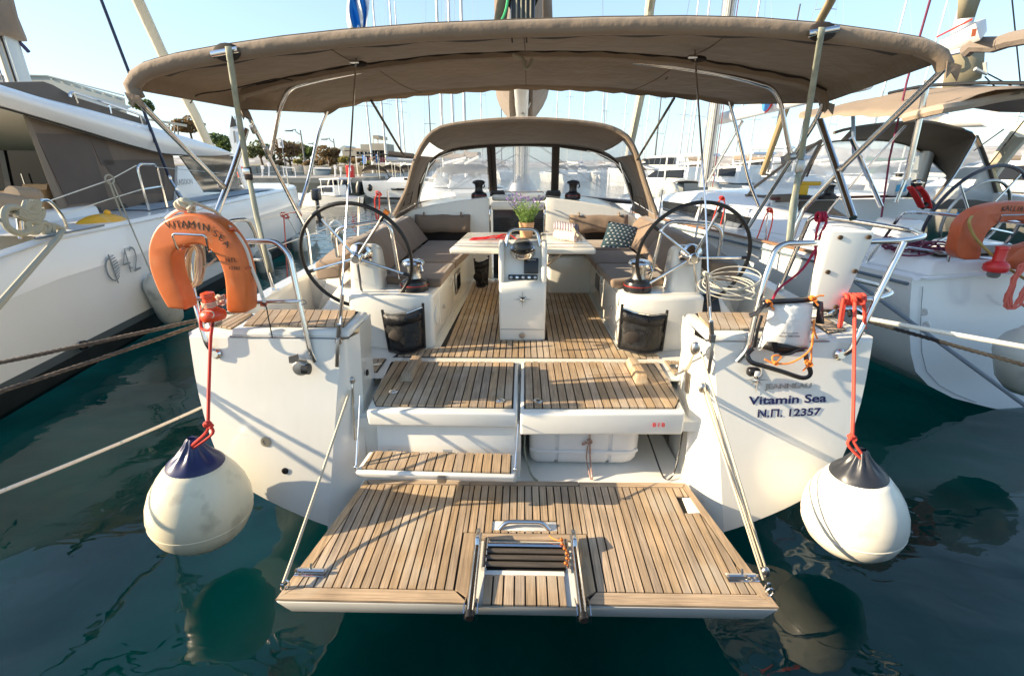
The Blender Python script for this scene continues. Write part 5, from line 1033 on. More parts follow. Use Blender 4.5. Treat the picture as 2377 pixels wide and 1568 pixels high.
def towel(a, b, r, label, m, fm):
    t = thing('rolled_towel', label, 'towel', (a.x/2+b.x/2, a.y/2+b.y/2, 1.62), 'towels on the table'); d = (b-a).normalized(); x, y = frame_of(d); P = [a.lerp(b, k/10) for k in range(11)]
    rows = [[p+(x*math.cos(q)+y*math.sin(q))*r*(1+.05*math.sin(q*3+i)+(.12 if 0 < q < .5 else 0)) for q in [2*math.pi*k/20 for k in range(20)]] for i, p in enumerate(P)]
    obj('roll', MB().grid(rows, True), m, t, ang=80)
    sp = MB()
    for e, sg in ((a, -1), (b, 1)): sp.tube([e+d*sg*.004+(x*math.cos(q)+y*math.sin(q))*r*(.15+.8*q/14) for q in [k*.5 for k in range(29)]], .006, 5)
    obj('roll_end', MB().lathe([(r*.97, 0), (0, .001)], a, d, 16).lathe([(r*.97, 0), (0, .001)], b, d, 16), m, t); kind(obj('spiral_edge', sp, m, t), 'stuff')
    fg = MB()
    for k in range(26):
        q = random.uniform(-1.2, 1.4); s0 = b+(x*math.cos(q)+y*math.sin(q))*r*random.uniform(.5, 1)-d*.02; fg.tube([s0, s0+d*.03+V((0, -.012, -.01)), s0+d*random.uniform(.04, .06)+V((.0, -.02, -.025))], .004, 4)
    kind(obj('fringe', fg, fm, t), 'stuff')
random.seed(11)
CRF = mat('cream_fringe', (.66, .56, .42), .95)
towel(V((.33, 4.98, 1.672)), V((.53, 4.80, 1.670)), .052, 'pale pink rolled towel with cream fringe, the lower one on the right table leaf', stripes('pink_striped_cotton', (.62, .47, .44), (.72, .62, .58), 34, 0, .6), CRF)
towel(V((.34, 5.04, 1.758)), V((.52, 4.83, 1.748)), .046, 'mauve rolled towel with dark stripes lying on top of the pink towel', stripes('mauve_striped_cotton', (.40, .35, .38), (.10, .09, .14), 40, 0, .62), CRF)
pp = thing('potted_lavender', 'potted lavender plant with purple flowers on the middle of the cockpit table', 'plant', (.022, 5.35, 1.585))
prof = [(.066, 0)]+[(.068+.018*k/14+(.0018 if k % 2 else 0), .004+.011*k) for k in range(15)]+[(.089, .162), (.089, .17), (.082, .17), (.08, .15), (0, .148)]
obj('pot', MB().lathe(prof, (.022, 5.35, 1.586), n=28), mat('terracotta_pot', (.58, .33, .17), .7, noise=(7, .08)), pp, ang=25)
stm, lvs, flo = MB(), MB(), MB(); random.seed(21)
for k in range(75):
    a, rr0 = random.uniform(0, 6.28), .06*random.random()**.5; b0 = V((.022+math.cos(a)*rr0, 5.35+math.sin(a)*rr0, 1.735)); h = random.uniform(.13, .30); sp_ = random.uniform(.2, .7)*h
    tip = b0+V((math.cos(a)*sp_, math.sin(a)*sp_, h)); mid_ = b0.lerp(tip, .5)+V((0, 0, .02)); path = spline([b0, mid_, tip], 4); stm.tube(path, .0018, 4)
    for q in range(int(h*80)):
        p = path[int(random.uniform(.12, .9)*(len(path)-1))]; d = V((random.uniform(-1, 1), random.uniform(-1, 1), random.uniform(-.2, 1))).normalized()*random.uniform(.018, .036); w_ = d.cross(V((random.random()-.5, random.random()-.5, random.random()-.5))).normalized()*.0042
        lvs.add([p, p+d*.5+w_, p+d, p+d*.5-w_], [(0, 1, 2, 3)])
    if k % 2 == 0:
        d = (tip-mid_).normalized(); L_ = random.uniform(.035, .07)
        for q in range(20):
            p = tip+d*L_*q/20; o = V((random.uniform(-1, 1), random.uniform(-1, 1), random.uniform(-.3, 1)))*.0115; flo.add([p, p+o+V((.005, 0, .003)), p+o*1.5, p+o+V((-.005, .003, 0))], [(0, 1, 2, 3)])
kind(obj('stems', stm, mat('stem_green', (.12, .20, .05), .7), pp), 'stuff'); kind(obj('leaves', lvs, mixshader('lavender_leaf', mat('lavender_leaf_base', (.22, .36, .11), .6, noise=(30, .35)), 'Translucent', .4, (.4, .6, .15)), pp, flat=True), 'stuff'); kind(obj('flowers', flo, mat('lavender_purple', (.27, .19, .46), .8), pp, flat=True), 'stuff')
rs = MB()
for k in range(5):
    a = V((-.585+.01*k, 4.93+.012*k, 1.622+.003*k)); b_ = V((-.20+.04*math.sin(k*2), 5.02+.06*k-.1, 1.626+.008*(k % 3)))
    P = spline([a, a.lerp(b_, .35)+V((0, .02*math.sin(k*1.3), .002)), a.lerp(b_, .7)+V((0, .04*math.cos(k*2.2), .014)), b_], 5); rs.tube(P, .012, 5, squash=.35)
rs.tube(spline([(-.30, 4.95, 1.63), (-.24, 5.06, 1.66), (-.15, 5.12, 1.64), (-.10, 4.98, 1.63), (-.08, 4.90, 1.63)], 5), .013, 5, squash=.4)
tag(obj('red_tether', rs, mat('bright_red_webbing', (.70, .008, .012), .6)), 'bright red safety tether lying on the left leaf of the table', 'strap')
# red loop on the left stanchion, orange cord on ladder
rl_ = MB(); c = at(879, 449, y=7.6); knot_mb(rl_, c, .035, .014); rl_.tube(spline(ats([(876, 450), (870, 465), (872, 490), (874, 510)], y=7.58), 5), .011, 6); rl_.tube(spline(ats([(880, 450), (881, 475), (877, 512)], y=7.58), 5), .011, 6)
tag(obj('hanging_line', rl_, RED), 'red line looped on the lifeline stanchion beyond the left steering wheel', 'rope')
oc2 = MB(); random.seed(2)
for k in range(6): knot_mb(oc2, V((.215+.012*math.sin(k), 1.88+.03*k, .392+.003*k)), .0085, .0028)
oc2.tube(spline([(.20, 2.02, .405), (.16, 2.04, .40), (.14, 2.09, .375)], 4), .004, 5)
tag(obj('orange_lashing', oc2, ORCORD), 'orange cord knotted round the right leg of the folded bathing ladder', 'cord')
# courtesy flag above the canopy
fw = MB(); FB = mixshader('flag_blue', mat('flag_blue_base', (.04, .30, .70), .8), 'Translucent', .55, (.08, .50, .95)); a0 = at(832, -40, y=5.6)
fg_ = thing('greek_flag', 'drooping blue and white striped flag above the left half of the canopy', 'flag', at(835, 62, y=5.6))
for k in range(6):
    rows = []
    for j in range(9):
        u0, u1 = [at(812+44*max(0, (kk/6))-(14-10*kk/6)*(1-j/8)+(0)+4*math.sin(j*.7+kk), -40+13.5*j+(6 if kk > 3 else 0), y=5.6+.05*math.sin(kk*2.4+j*.4)) for kk in (k, k+1)]
        rows.append([u0, u1])
    obj('stripe', MB().grid(rows), FB if k in (1, 2, 4) else mat('flag_white', (.78, .80, .82), .8), fg_, solid=.004)
obj('flag_halyard', MB().tube([at(846, -120, y=5.62), at(846, -20, y=5.62), at(842, 66, y=5.62)], .004, 5), WIRE, fg_)
# ================================================================ THE CATAMARAN ON THE LEFT
HP = dict(pl=(-5.2, 4.7, -.18)); CPL = dict(pl=(-6.1, 4.7, -.18)); RP = dict(pl=(-5.95, 4.7, -.18))
def cx_(y, off=0): return -5.2-.18*(y-4.7)-off
cat_ = thing('catamaran', 'white catamaran numbered 42 with brown mesh cockpit screen, moored on the left', 'catamaran', (-7.5, 9, 0))
def cpart(name, mb, m, par=None, **k): return obj(name, mb, m, par or cat_, **k)
ANTI = mat('black_antifouling', (.012, .014, .016), .6, noise=(4, .3)); ANTIG = mat('grey_boot_stripe', (.10, .12, .13), .4)
ys_ = [2.9, 3.5, 4.2, 5, 6, 7, 8, 9, 10, 11, 12, 13, 14, 15, 15.8, 16.4, 16.8, 17.0]
def hoff(y): return 0 if y < 14 else .08*(y-14)**1.9 if y < 16 else .3+.6*(y-16)
def shz(y): return 1.62+.012*(y-5) if y > 4.8 else 1.62-.30*(4.8-y)**1.6*.6
def band(zs, m, nm, extra=0):
    rows = []
    for z, o in zs: rows.append([(cx_(y, hoff(y)+o), y, z(y) if callable(z) else z) for y in ys_])
    return cpart(nm, MB().grid(rows), m)
band([(lambda y: shz(y), .02), (lambda y: shz(y)-.03, 0), (lambda y: shz(y)*.72, -.05)], CATW, 'hull_topside')
band([(lambda y: shz(y)*.72, -.05), (lambda y: shz(y)*.70, -.045), (.9, -.035), (.6, -.01), (.36, .03)], CATW, 'hull_side')
band([(.36, .03), (.25, .06)], ANTIG, 'boot_stripe'); band([(.25, .06), (.12, .12), (-.05, .2)], ANTI, 'antifouling')
cpart('rub_rail', MB().tube([(cx_(y, hoff(y)-.012), y, shz(y)-.05) for y in ys_], .012, 5), CATW)
rows = [[(cx_(y, hoff(y)+.02), y, shz(y)), (cx_(y, hoff(y)+.10), y, shz(y)+.015), (cx_(y, .75 if y < 15.5 else hoff(y)+.3), y, shz(y)+.02), (cx_(y, 2.0), y, shz(y)+.02)] for y in ys_ if y > 4.4]
cpart('side_deck', MB().grid(rows), CATW)
cpart('nonskid_panel', MB().add([(cx_(8, .2), 7.6, shz(8)+.028), (cx_(13, .2), 13.4, shz(13)+.045), (cx_(13, .85), 13.4, shz(13)+.05), (cx_(8, .85), 7.6, shz(8)+.032)], [(0, 1, 2, 3)]), mat('grey_nonskid', (.42, .47, .50), .7, noise=(5, .1)), flat=True)
# coach side and coaming
cpart('coaming', MB().hexa([(cx_(3.2, .72), 3.2, 1.0), (cx_(7.2, .72), 7.2, 1.0), (cx_(7.2, 1.4), 7.2, 1.0), (cx_(3.2, 1.4), 3.2, 1.0)], [(cx_(3.2, .85), 3.2, 1.78), (cx_(7.2, .85), 7.2, 1.80), (cx_(7.2, 1.4), 7.2, 1.80), (cx_(3.2, 1.4), 3.2, 1.78)]), CATW, bev=.06, seg=3)
cs = ats([(175, 520), (240, 506), (300, 490), (415, 478), (520, 476)], **CPL)
cpart('coach_side', MB().prism(ats([(150, 540), (190, 505), (412, 475), (415, 395), (470, 447), (575, 470), (575, 492), (300, 530)], **CPL), (-.25, 0, 0)), CATW, bev=.03)
cpart('coach_front', MB().prism(ats([(413, 385), (432, 384), (475, 448), (520, 478), (410, 482)], pl=(-6.04, 4.7, -.18)), (-.2, 0, 0)), CATW, bev=.02)
c = at(417, 425, pl=(-6.03, 4.7, -.18)); c2 = at(436, 422, pl=(-6.03, 4.7, -.18))
cpart('lettering', text_mb('LAGOON', .15, on_plane(at(427, 428, pl=(-6.0, 4.7, -.18)), (-.18, 1, 0), (0, 0, 1), .03)), GREYT, flat=True)
cpart('cabin_window', MB().prism(ats([(418, 362), (541, 362), (556, 428), (575, 446), (470, 446), (440, 392)], pl=(-6.12, 4.7, -.18)), (-.03, 0, 0)), mat('smoky_cabin_glass', (.055, .065, .062), .06, noise=(1.2, .35), spec=.7))
cpart('window_pillar', MB().prism(ats([(541, 362), (549, 362), (583, 446), (574, 446)], pl=(-6.09, 4.7, -.18)), (-.05, 0, 0)), CATW)
for u, v in ((395, 492), (518, 490), (600, 473), (670, 467)): cpart('deck_hatch', MB().ball(at(u, v, **CPL)+V((.35, 0, .0)), .16, 8, (.9, 1.3, .28)), BLACK)
# hardtop
tp = [(-60, 178), (0, 197), (130, 238), (250, 268), (360, 298), (470, 330), (520, 347), (536, 356)]; bt = [(-60, 228), (0, 245), (110, 277), (180, 298), (300, 335), (380, 356), (470, 362), (536, 361)]
T_, B_ = ats(tp, **RP), ats(bt, **RP); n_ = 26; T2, B2 = resample(T_, n_), resample(B_, n_)
rows = []
for k in range(7):
    q = k/6; rows.append([b.lerp(t, q)+V((.10*math.sin(math.pi*q), 0, 0)) for b, t in zip(B2, T2)])
rows += [[t+V((-.25, 0, .08)) for t in T2], [t+V((-1.2, .1, .13)) for t in T2], [t+V((-4.5, .2, .1)) for t in T2]]
cpart('hardtop', MB().grid(rows), CATW, ang=70); cpart('hardtop_underside', MB().grid([[b+V((-.02, 0, .004)) for b in B2], [b+V((-4.5, .2, .004)) for b in B2]]), mat('cream_headlining', (.62, .58, .46), .6))
cpart('hardtop_painted_shade', MB().tube([b+V((-.03, 0, -.012)) for b in B2], .012, 5), RUB)  # black strip painted in as the shade under the hardtop edge
# brown mesh screen with straps
SCR = mat('taupe_mesh_screen', (.155, .118, .09), .9, noise=(1.5, .12), bump=(4, .3, .05), dirt=(1.1, (.25, .20, .15), .55, .4)); SCRD = mat('mesh_painted_dim', (.095, .075, .062), .85, noise=(1.3, .16))  # the darker tone paints the dim interior seen through the mesh
def pq(pts, off, th, m, nm): return cpart(nm, MB().prism(ats(pts, pl=(-6.1-off, 4.7, -.18)), (-th, 0, 0)), m, flat=True)
scr = pq([(54, 262), (180, 301), (300, 339), (402, 362), (412, 420), (417, 484), (300, 505), (190, 528), (164, 545), (150, 505)], 0, .012, SCR, 'mesh_screen')
for pts in ([(82, 310), (205, 312), (255, 466), (160, 476)], [(237, 372), (380, 370), (384, 448), (290, 452)], [(205, 312), (246, 326), (268, 384), (236, 384)]):
    obj('screen_painted_dim', MB().prism(ats(pts, pl=(-6.093, 4.7, -.18)), (-.004, 0, 0)), SCRD, scr, flat=True)
obj('screen_edge', MB().prism(ats([(54, 260), (63, 263), (170, 520), (152, 524)], pl=(-6.08, 4.7, -.18)), (-.02, 0, 0)), mat('tan_webbing', (.20, .16, .12), .9), scr)
for u, v, a in ((163, 493, 26), (231, 482, 28), (289, 472, 26), (337, 470, 24), (378, 464, 26)):
    s_ = obj('screen_strap', MB().prism(ats([(u-4, v), (u+3, v), (u+16, v+a+14), (u+9, v+a+16)], pl=(-6.06, 4.7, -.18)), (-.006, 0, 0)), RUB, scr)
    obj('strap_buckle', MB().prism(ats([(u-4, v+8), (u+7, v+6), (u+9, v+15), (u-2, v+17)], pl=(-6.05, 4.7, -.18)), (-.012, 0, 0)), BLACK, s_)
obj('triangle_notice', MB().prism(ats([(198, 487), (217, 502), (199, 505)], pl=(-6.075, 4.7, -.18)), (-.005, 0, 0)), WHITET, scr, flat=True)
# cockpit doors seen through the open side
dr = cpart('saloon_door', MB().prism([at(-60, 283, y=9.0), at(92, 283, y=9.0), at(165, 520, y=9.0), at(-60, 520, y=9.0)], (0, .04, 0)), GLASS)
for pts in ([(-60, 283), (92, 283), (96, 305), (-60, 303)], [(-8, 330), (4, 330), (34, 470), (20, 470)], [(92, 283), (100, 283), (172, 500), (158, 500)]):
    obj('door_frame', MB().prism([at(u, v, y=8.97) for u, v in pts], (0, .02, 0)), BLACK, dr)
obj('door_handle', MB().tube([at(50, 403, y=8.93), at(69, 460, y=8.93)], .014, 6), STEEL, dr)
obj('interior_panel', MB().prism([at(p, q, y=8.985) for p, q in ((8, 310), (62, 310), (70, 345), (14, 345))], (0, .004, 0)), mat('dim_cream_panel', (.16, .15, .11), .5), dr)
cpart('aft_headlining', MB().prism([at(-60, 248, y=8.9), at(55, 262, y=8.9), at(92, 284, y=8.9), at(-60, 284, y=8.9)], (0, .05, 0)), mat('cream_headlining', (.62, .58, .46), .6))
# flybridge rail, cover and mast
FC = mat('grey_brown_cover', (.14, .115, .095), .9, noise=(2, .1))
fb = ats([(-60, 186), (40, 188), (105, 190), (122, 197), (170, 224), (300, 262), (350, 280), (352, 296), (240, 266), (130, 236), (-60, 180)], pl=(-6.35, 4.7, -.18))
cpart('flybridge_cover', MB().prism([at(u, v, pl=(-6.4, 4.7, -.18)) for u, v in ((-60, 192), (30, 190), (105, 189), (125, 196), (160, 216), (180, 226), (300, 264), (345, 279), (352, 300), (250, 276), (130, 245), (0, 205), (-60, 192))][:-1], (-1.0, .1, 0)), FC, bev=.05)
fr_ = cpart('flybridge_rail', MB().tube(fillet(ats([(163, 226), (162, 219), (168, 214), (250, 241), (325, 266), (341, 282), (343, 292)], pl=(-6.3, 4.7, -.18)), .1), .022, 8), STEEL)
for a, b in (((171, 216), (180, 240)), ((253, 242), (258, 264)), ((324, 268), (331, 290))): obj('rail_post', MB().tube(ats([a, b], pl=(-6.3, 4.7, -.18)), .018, 6), STEEL, fr_)
m0 = at(48, 200, x=-9.6); cm = cpart('mast', MB().tube([m0+V((0, 0, -1)), m0+V((0, 0, 12))], .21, 14, squash=.7), mat('pale_grey_spar', (.50, .54, .55), .4, .3))
for k, dx in enumerate((-.16, -.06, .05, .17, .24)): obj('halyard', MB().tube([m0+V((dx, -.24, -.5)), m0+V((dx*.9, -.22, 9))], .012 if k != 3 else .02, 5), [GREYR, NAVYT, GREYR, BROPE, WIRE][k], cm)
cpart('sail_bag', MB().grid([[at(u, v, x=-9.5) for u, v in r_] for r_ in ([(-80, -60), (8, -40), (14, 0)], [(-80, 30), (10, 30), (24, 40)], [(-80, 70), (20, 70), (44, 88)], [(-80, 82), (10, 84), (46, 97)])]), CANV0, cm, solid=.3)
cpart('bag_strap', MB().tube(ats([(45, 98), (55, 108), (67, 121)], x=-9.5), .035, 6), NAVYT, cm); cpart('spreader', MB().tube(ats([(24, 36), (40, 52)], x=-9.5), .03, 6), DULL, cm)
sh0 = at(445, 503, pl=(-5.35, 4.7, -.18)); sh1 = at(393, 412, y=8.75); sh2 = at(235, 0, y=9.1)
sd = cpart('shroud', MB().tube([sh1, sh2, sh2+(sh2-sh1)*.5], .026, 7), mat('navy_rod', (.012, .016, .04), .35)); obj('turnbuckle', MB().tube([sh0, sh0.lerp(sh1, .18), sh1], .022, 8), STEEL, sd); obj('turnbuckle_body', MB().tube([sh0.lerp(sh1, .22), sh0.lerp(sh1, .62)], .036, 8), DULL, sd)
for q in (.02, .7, .98): obj('toggle', MB().ball(sh0.lerp(sh1, q), .045, 7, (.8, .8, 1.3)), STEEL, sd)
fj = cpart('furled_jib', MB().tube([at(500, 352, y=14.0), at(484, 335, y=13.8), at(455, 270, y=13.4), at(375, 120, y=12.4), at(320, 0, y=11.6), at(270, -110, y=10.9)], .115, 10), mat('cream_sailcloth', (.66, .60, .46), .9, bump=(3, .6, .05)))
# rails, lifelines
def cp9(x, y): return (x/4.9/1.077, (380+y/4.9)/1.077)
def crail(pts, off=.12, r=.019, nm='deck_rail'): return cpart(nm, MB().tube(fillet(ats([cp9(*p) for p in pts], pl=(-5.2-off, 4.7, -.18)), .12, 6), r, 8), STEEL)
crail([(-150, 900), (60, 760), (150, 712), (215, 705), (240, 960), (252, 1062)]); crail([(480, 640), (500, 595), (570, 580), (640, 630), (780, 800), (826, 958)]); hoop = crail([(1826, 712), (1745, 440), (1680, 190), (1720, 150), (1890, 152), (1925, 195), (2046, 675)], .25)
obj('hoop_bar', MB().tube(ats([cp9(1750, 455), cp9(1985, 420)], pl=(-5.45, 4.7, -.18)), .015, 7), STEEL, hoop)
LL = [[(630, 590), (1350, 340), (1670, 165)], [(780, 765), (1300, 590), (1745, 455)]]
for p in LL: cpart('lifeline', MB().tube(ats([cp9(*q) for q in p], pl=(-5.42, 4.7, -.18)), .007, 5), WHITER)
for a, b in (((584, 390), (598, 488)), ((667, 380), (677, 472))): cpart('stanchion', MB().tube(ats([(a[0]-4, a[1]+13), b], pl=(-5.4, 4.7, -.18)), .016, 7), STEEL)
for z0, z1 in (((364, 388), (572, 408)), ((572, 408), (660, 395)), ((660, 395), (730, 400))): cpart('lifeline', MB().tube(ats([z0, z1], pl=(-5.4, 4.7, -.18)), .006, 5), WIRE)
# hull marks and windows
def hull_pt(u, v, o=.0): return at(u, v, pl=(-5.2+.05+o, 4.7, -.18))
yh = hull_pt(305, 622).y
cpart('lettering', text_mb('42', .50, bold=-.010, fn= wide(on_plane(hull_pt(311, 631, .025), (-.18, 1, 0), (0, 0, 1), .0), .80)), GREYT, flat=True)
em = MB(); o_ = hull_pt(263, 624, .02); ex, ez = V((-.18, 1, 0)).normalized(), V((0, 0, 1)); en = ex.cross(ez)
em.tube([o_+ex*(.13*math.cos(a)-.0)+ez*.15*math.sin(a) for a in [R(95+k*17) for k in range(11)]], .010, 5)
em.tube([o_+ex*-.01+ez*.19, o_+ex*.02+ez*-.19], .008, 5)
for k in range(9): em.tube([o_+ex*(-.008+.003*k)+ez*(.15-.038*k), o_+ex*(.03+.10*math.sin(math.pi*(k+2)/12))+ez*(.165-.034*k)], .007, 4)
cpart('leaf_emblem', em, GREYT)
for pts in ([(470, 571), (520, 566), (512, 606), (474, 610)], [(582, 563), (592, 561), (590, 573), (583, 574)], ): cpart('hull_window', MB().prism([hull_pt(u, v, .0) for u, v in pts], (.012, 0, 0)), GLASS, flat=True)
cpart('hull_window', MB().prism([hull_pt(u, v, .0) for u, v in ((711, 508), (731, 498), (731, 540), (711, 545))], (.03, 0, 0)), mat('grey_window', (.28, .28, .26), .3), flat=True)
cpart('through_hull', MB().lathe([(.06, 0), (.065, .03), (.045, .035), (.04, .01), (0, .01)], at(191, 802, pl=(-5.19, 4.7, -.18)), (1, .18, 0), 14), RUB); cpart('deck_fitting', MB().ball(hull_pt(304, 620), .02, 6, (1, 1.6, .8)), DULL)
cpart('toe_track', MB().tube([(cx_(y, -.012), y, shz(y)+.0) for y in (4.9, 5.4, 6.0)], .012, 5), GREYT)
cpart('mooring_fairlead', MB().tube(ats([(80, 580), (150, 565), (175, 563)], pl=(-5.3, 4.7, -.18)), .025, 7), STEEL)
# things on the catamaran
def tube_fender(name, label, a, b, r, m, line=None, group=None):
    a, b = V(a), V(b); d = (b-a).normalized(); L_ = (b-a).length; t = thing(name, label, 'fender', b, group)
    obj('fender_body', MB().lathe([(0, 0), (r*.35, .01), (r*.45, .06), (r*.8, .10), (r, .18), (r, L_-.18), (r*.85, L_-.08), (r*.45, L_-.02), (r*.3, L_), (0, L_)], a, d, 18), m, t, ang=60)
    if line: obj('fender_line', MB().tube([line, a], .009, 5), GREYR, t)
    return t
FGREY = mat('scuffed_white_vinyl', (.56, .56, .50), .5, dirt=(5, (.28, .28, .25), .58, .6))
GF = 'white tube fenders along the catamaran'
tube_fender('tube_fender', 'scuffed white tube fender nearest the camera, behind the orange lifebuoy', at(352, 636, pl=(-5.0, 4.7, -.18)), at(406, 748, pl=(-5.05, 4.7, -.18)), .17, FGREY, at(262, 424, pl=(-5.3, 4.7, -.18)), GF)
tube_fender('tube_fender', 'white tube fender hanging on the catamaran just beyond the faded red line', at(690, 545, pl=(-4.95, 4.7, -.18)), at(708, 632, pl=(-5.0, 4.7, -.18)), .20, FGREY, at(655, 482, pl=(-5.3, 4.7, -.18)), GF)
tube_fender('tube_fender', 'white tube fender at the bow of the catamaran beside the left steering wheel', at(777, 512, pl=(-4.6, 4.7, -.18)), at(791, 582, pl=(-4.65, 4.7, -.18)), .22, BUOYW, at(762, 470, pl=(-4.8, 4.7, -.18)), GF)
tube_fender('tube_fender', 'pale tube fender partly hidden by the grey strap on the left', at(607, 575, pl=(-4.98, 4.7, -.18)), at(622, 650, pl=(-5.02, 4.7, -.18)), .17, FGREY, at(565, 490, pl=(-5.3, 4.7, -.18)), GF)
tag(obj('hanging_line', MB().tube(ats([cp9(1335, 350), cp9(1510, 820)], pl=(-5.38, 4.7, -.18)), .012, 5).tube([at(*cp9(1345, 335), pl=(-5.38, 4.7, -.18))+V((0, math.cos(a)*.07, math.sin(a)*.06)) for a in [q*math.pi/6 for q in range(12)]], .012, 5, True), GREYR), 'grey line tied over the upper lifeline of the catamaran near the yellow buoy', 'rope')
yb_ = thing('yellow_buoy', 'yellow buoy lying behind the gunwale of the catamaran', 'buoy', at(240, 530, pl=(-5.45, 4.7, -.18))); c = at(242, 529, pl=(-5.42, 4.7, -.18))
obj('buoy_body', MB().ball(c, .30, 12, (.7, 1.35, .62)), mat('yellow_plastic', (.78, .40, .015), .4, dirt=(6, (.6, .5, .25), .62, .5)), yb_); obj('buoy_lug', MB().ball(c+V((0, .12, .19)), .04, 6), MATS['yellow_plastic'], yb_); obj('buoy_lug', MB().ball(c+V((.03, -.40, .05)), .04, 6), MATS['yellow_plastic'], yb_)
rc_ = MB(); O9 = dict(pl=(-5.28, 4.7, -.18))
def r9(pts, r=.034): rc_.tube(spline(ats([cp9(*p) for p in pts], **O9), 5), r, 7)
r9([(470, 600), (450, 720), (330, 740), (210, 680), (90, 690), (50, 780), (80, 900), (180, 980), (300, 990), (420, 930), (510, 870), (590, 900), (560, 1010)])
for k in range(4): r9([(330+30*k, 600-8*k), (380+25*k, 680+5*k), (420+22*k, 780), (380+25*k, 850), (330+20*k, 790), (300, 720), (330+30*k, 610)])
for k in range(3): r9([(200, 700+35*k), (330, 770+25*k), (470, 790+15*k), (520, 740), (500, 690)])
r9([(340, 850), (350, 950), (440, 980), (480, 900), (400, 850)]); r9([(520, 900), (560, 990), (640, 1000), (640, 900), (700, 920), (770, 950)])
tag(obj('rope_coil', rc_, GREYR), 'thick grey-beige rope coiled over the stern rail of the catamaran at far left', 'rope coil')
rope_thing('mooring_line', 'thick grey rope from the catamaran cleat down to the lower left', 'rope', [at(*cp9(770, 960), **O9), at(*cp9(700, 1060), pl=(-5.05, 4.7, -.18)), at(0, 705, x=-4.5), at(-60, 775, x=-4.3)], .030, GREYR, 'mooring lines of the neighbouring boats')
CARD = mat('cardboard', (.42, .25, .12), .85, noise=(3, .1)); DKF = dict(pl=(-6.2, 4.7, -.18))
for nm, lb, ct, pts, th, m in (('cardboard_box', 'cardboard box lying on the catamaran coaming, upper of two', 'box', [(76, 444), (142, 436), (150, 458), (82, 466)], -.5, CARD), ('cardboard_box', 'lower cardboard box half hidden behind the rolled mats on the catamaran', 'box', [(100, 468), (152, 460), (158, 488), (104, 486)], -.5, MATS['cardboard']), ('cardboard_box', 'cardboard box standing behind the others on the catamaran', 'box', [(110, 428), (128, 427), (132, 440), (108, 442)], -.4, MATS['cardboard'])):
    t = thing(nm, lb, ct, at(*pts[3], **DKF), 'cardboard boxes on the catamaran'); obj('carton', MB().prism(ats(pts, **DKF), (th, .05, 0)), m, t)
    if 'upper' in lb: obj('shipping_label', MB().prism(ats([(136, 438), (142, 437), (148, 455), (140, 456)], pl=(-6.19, 4.7, -.18)), (-.008, 0, 0)), WHITET, t, flat=True)
for nm, lb, a, b, r in (('rolled_mat', 'beige rolled mat, the upper one beside the cardboard box', (28, 452), (84, 456), .105), ('rolled_mat', 'dark beige rolled mat, the lower one above the coiled rope', (-30, 470), (76, 484), .14)):
    A_, B_ = at(*a, pl=(-6.1, 4.7, -.18)), at(*b, pl=(-6.05, 4.7, -.18)); t = thing(nm, lb, 'mat', (A_+B_)/2-V((0, 0, r)), 'rolled mats on the catamaran'); obj('roll', MB().lathe([(0, 0), (r*.96, 0), (r, .01), (r, (B_-A_).length-.01), (r*.96, (B_-A_).length), (0, (B_-A_).length)], A_, B_-A_, 18), mat('beige_mat', (.30, .23, .16), .85, bump=(6, .3, .02)), t); obj('roll_core', MB().lathe([(r*.3, 0), (r*.3, .02), (0, .02)], B_, B_-A_, 10), DARKF, t)
rl2 = MB(); c = at(661, 500, pl=(-4.2, 4.7, -.16)); knot_mb(rl2, c, .07, .016); rl2.tube(spline(ats([(661, 500), (675, 493), (695, 494), (700, 500), (690, 503)], pl=(-4.2, 4.7, -.16)), 5), .014, 6); rl2.tube(ats([(659, 505), (663, 560), (668, 655)], pl=(-4.2, 4.7, -.16)), .015, 6)
tag(obj('hanging_line', rl2, SALM), 'faded red line with a bow hanging in front of the catamaran hull', 'rope')

# ================================================================ THE YACHT ON THE RIGHT
KA = R(10.3); KO = V((5.80, 4.52, 0)); kx, kf = V((math.cos(KA), math.sin(KA), 0)), V((-math.sin(KA), math.cos(KA), 0))
def K(l, f, z): return KO+kx*l+kf*f+V((0, 0, z))
def plane_at(u, v, p, n):
    d = ray(u, v); n = V(n); return CAM+d*((V(p)-CAM).dot(n)/d.dot(n))
def kl(u, v, l): return plane_at(u, v, K(l, 0, 0), kx)
def kfp(u, v, f): return plane_at(u, v, K(0, f, 0), kf)
def kls(p, l): return [kl(u, v, l) for u, v in p]
def kfs(p, f): return [kfp(u, v, f) for u, v in p]
ry = thing('sailing_yacht', 'white yacht moored on the right with teak rail, beige bimini and grey sprayhood', 'yacht', K(0, 3, 0))
def rpart(name, mb, m, par=None, **k): return obj(name, mb, m, par or ry, **k)
rows = []
for f, s_, dz in ((.0, 1.0, 0), (2, 1.03, 0), (4, 1.04, .01), (6, 1.0, .04), (8, .90, .07), (9.6, .66, .10), (11, .34, .14), (11.9, .02, .18)):
    rows.append([K(-hb(z)*s_, f+(.19*z-.02 if f == 0 else 0), z+dz*(z/1.36)) for z in (-.03, .06, .16, .31, .46, .65, .9, 1.1, 1.30, 1.36)])
rpart('hull', MB().grid(rows), CATW)
rpart('chine_line', MB().tube([K(-hb(.42)*s_-.004, f+.06*(f == 0), .42) for f, s_ in ((0, 1), (2, 1.03), (4, 1.04), (6, 1.0))], .006, 4), GREYT)
rpart('boot_stripe', MB().grid([[K(-hb(z)*s_-.006, f, z) for z in (.0, .05, .10)] for f, s_ in ((0, 1), (2, 1.03), (4, 1.04), (6, 1.0), (8, .9))]), ANTI)
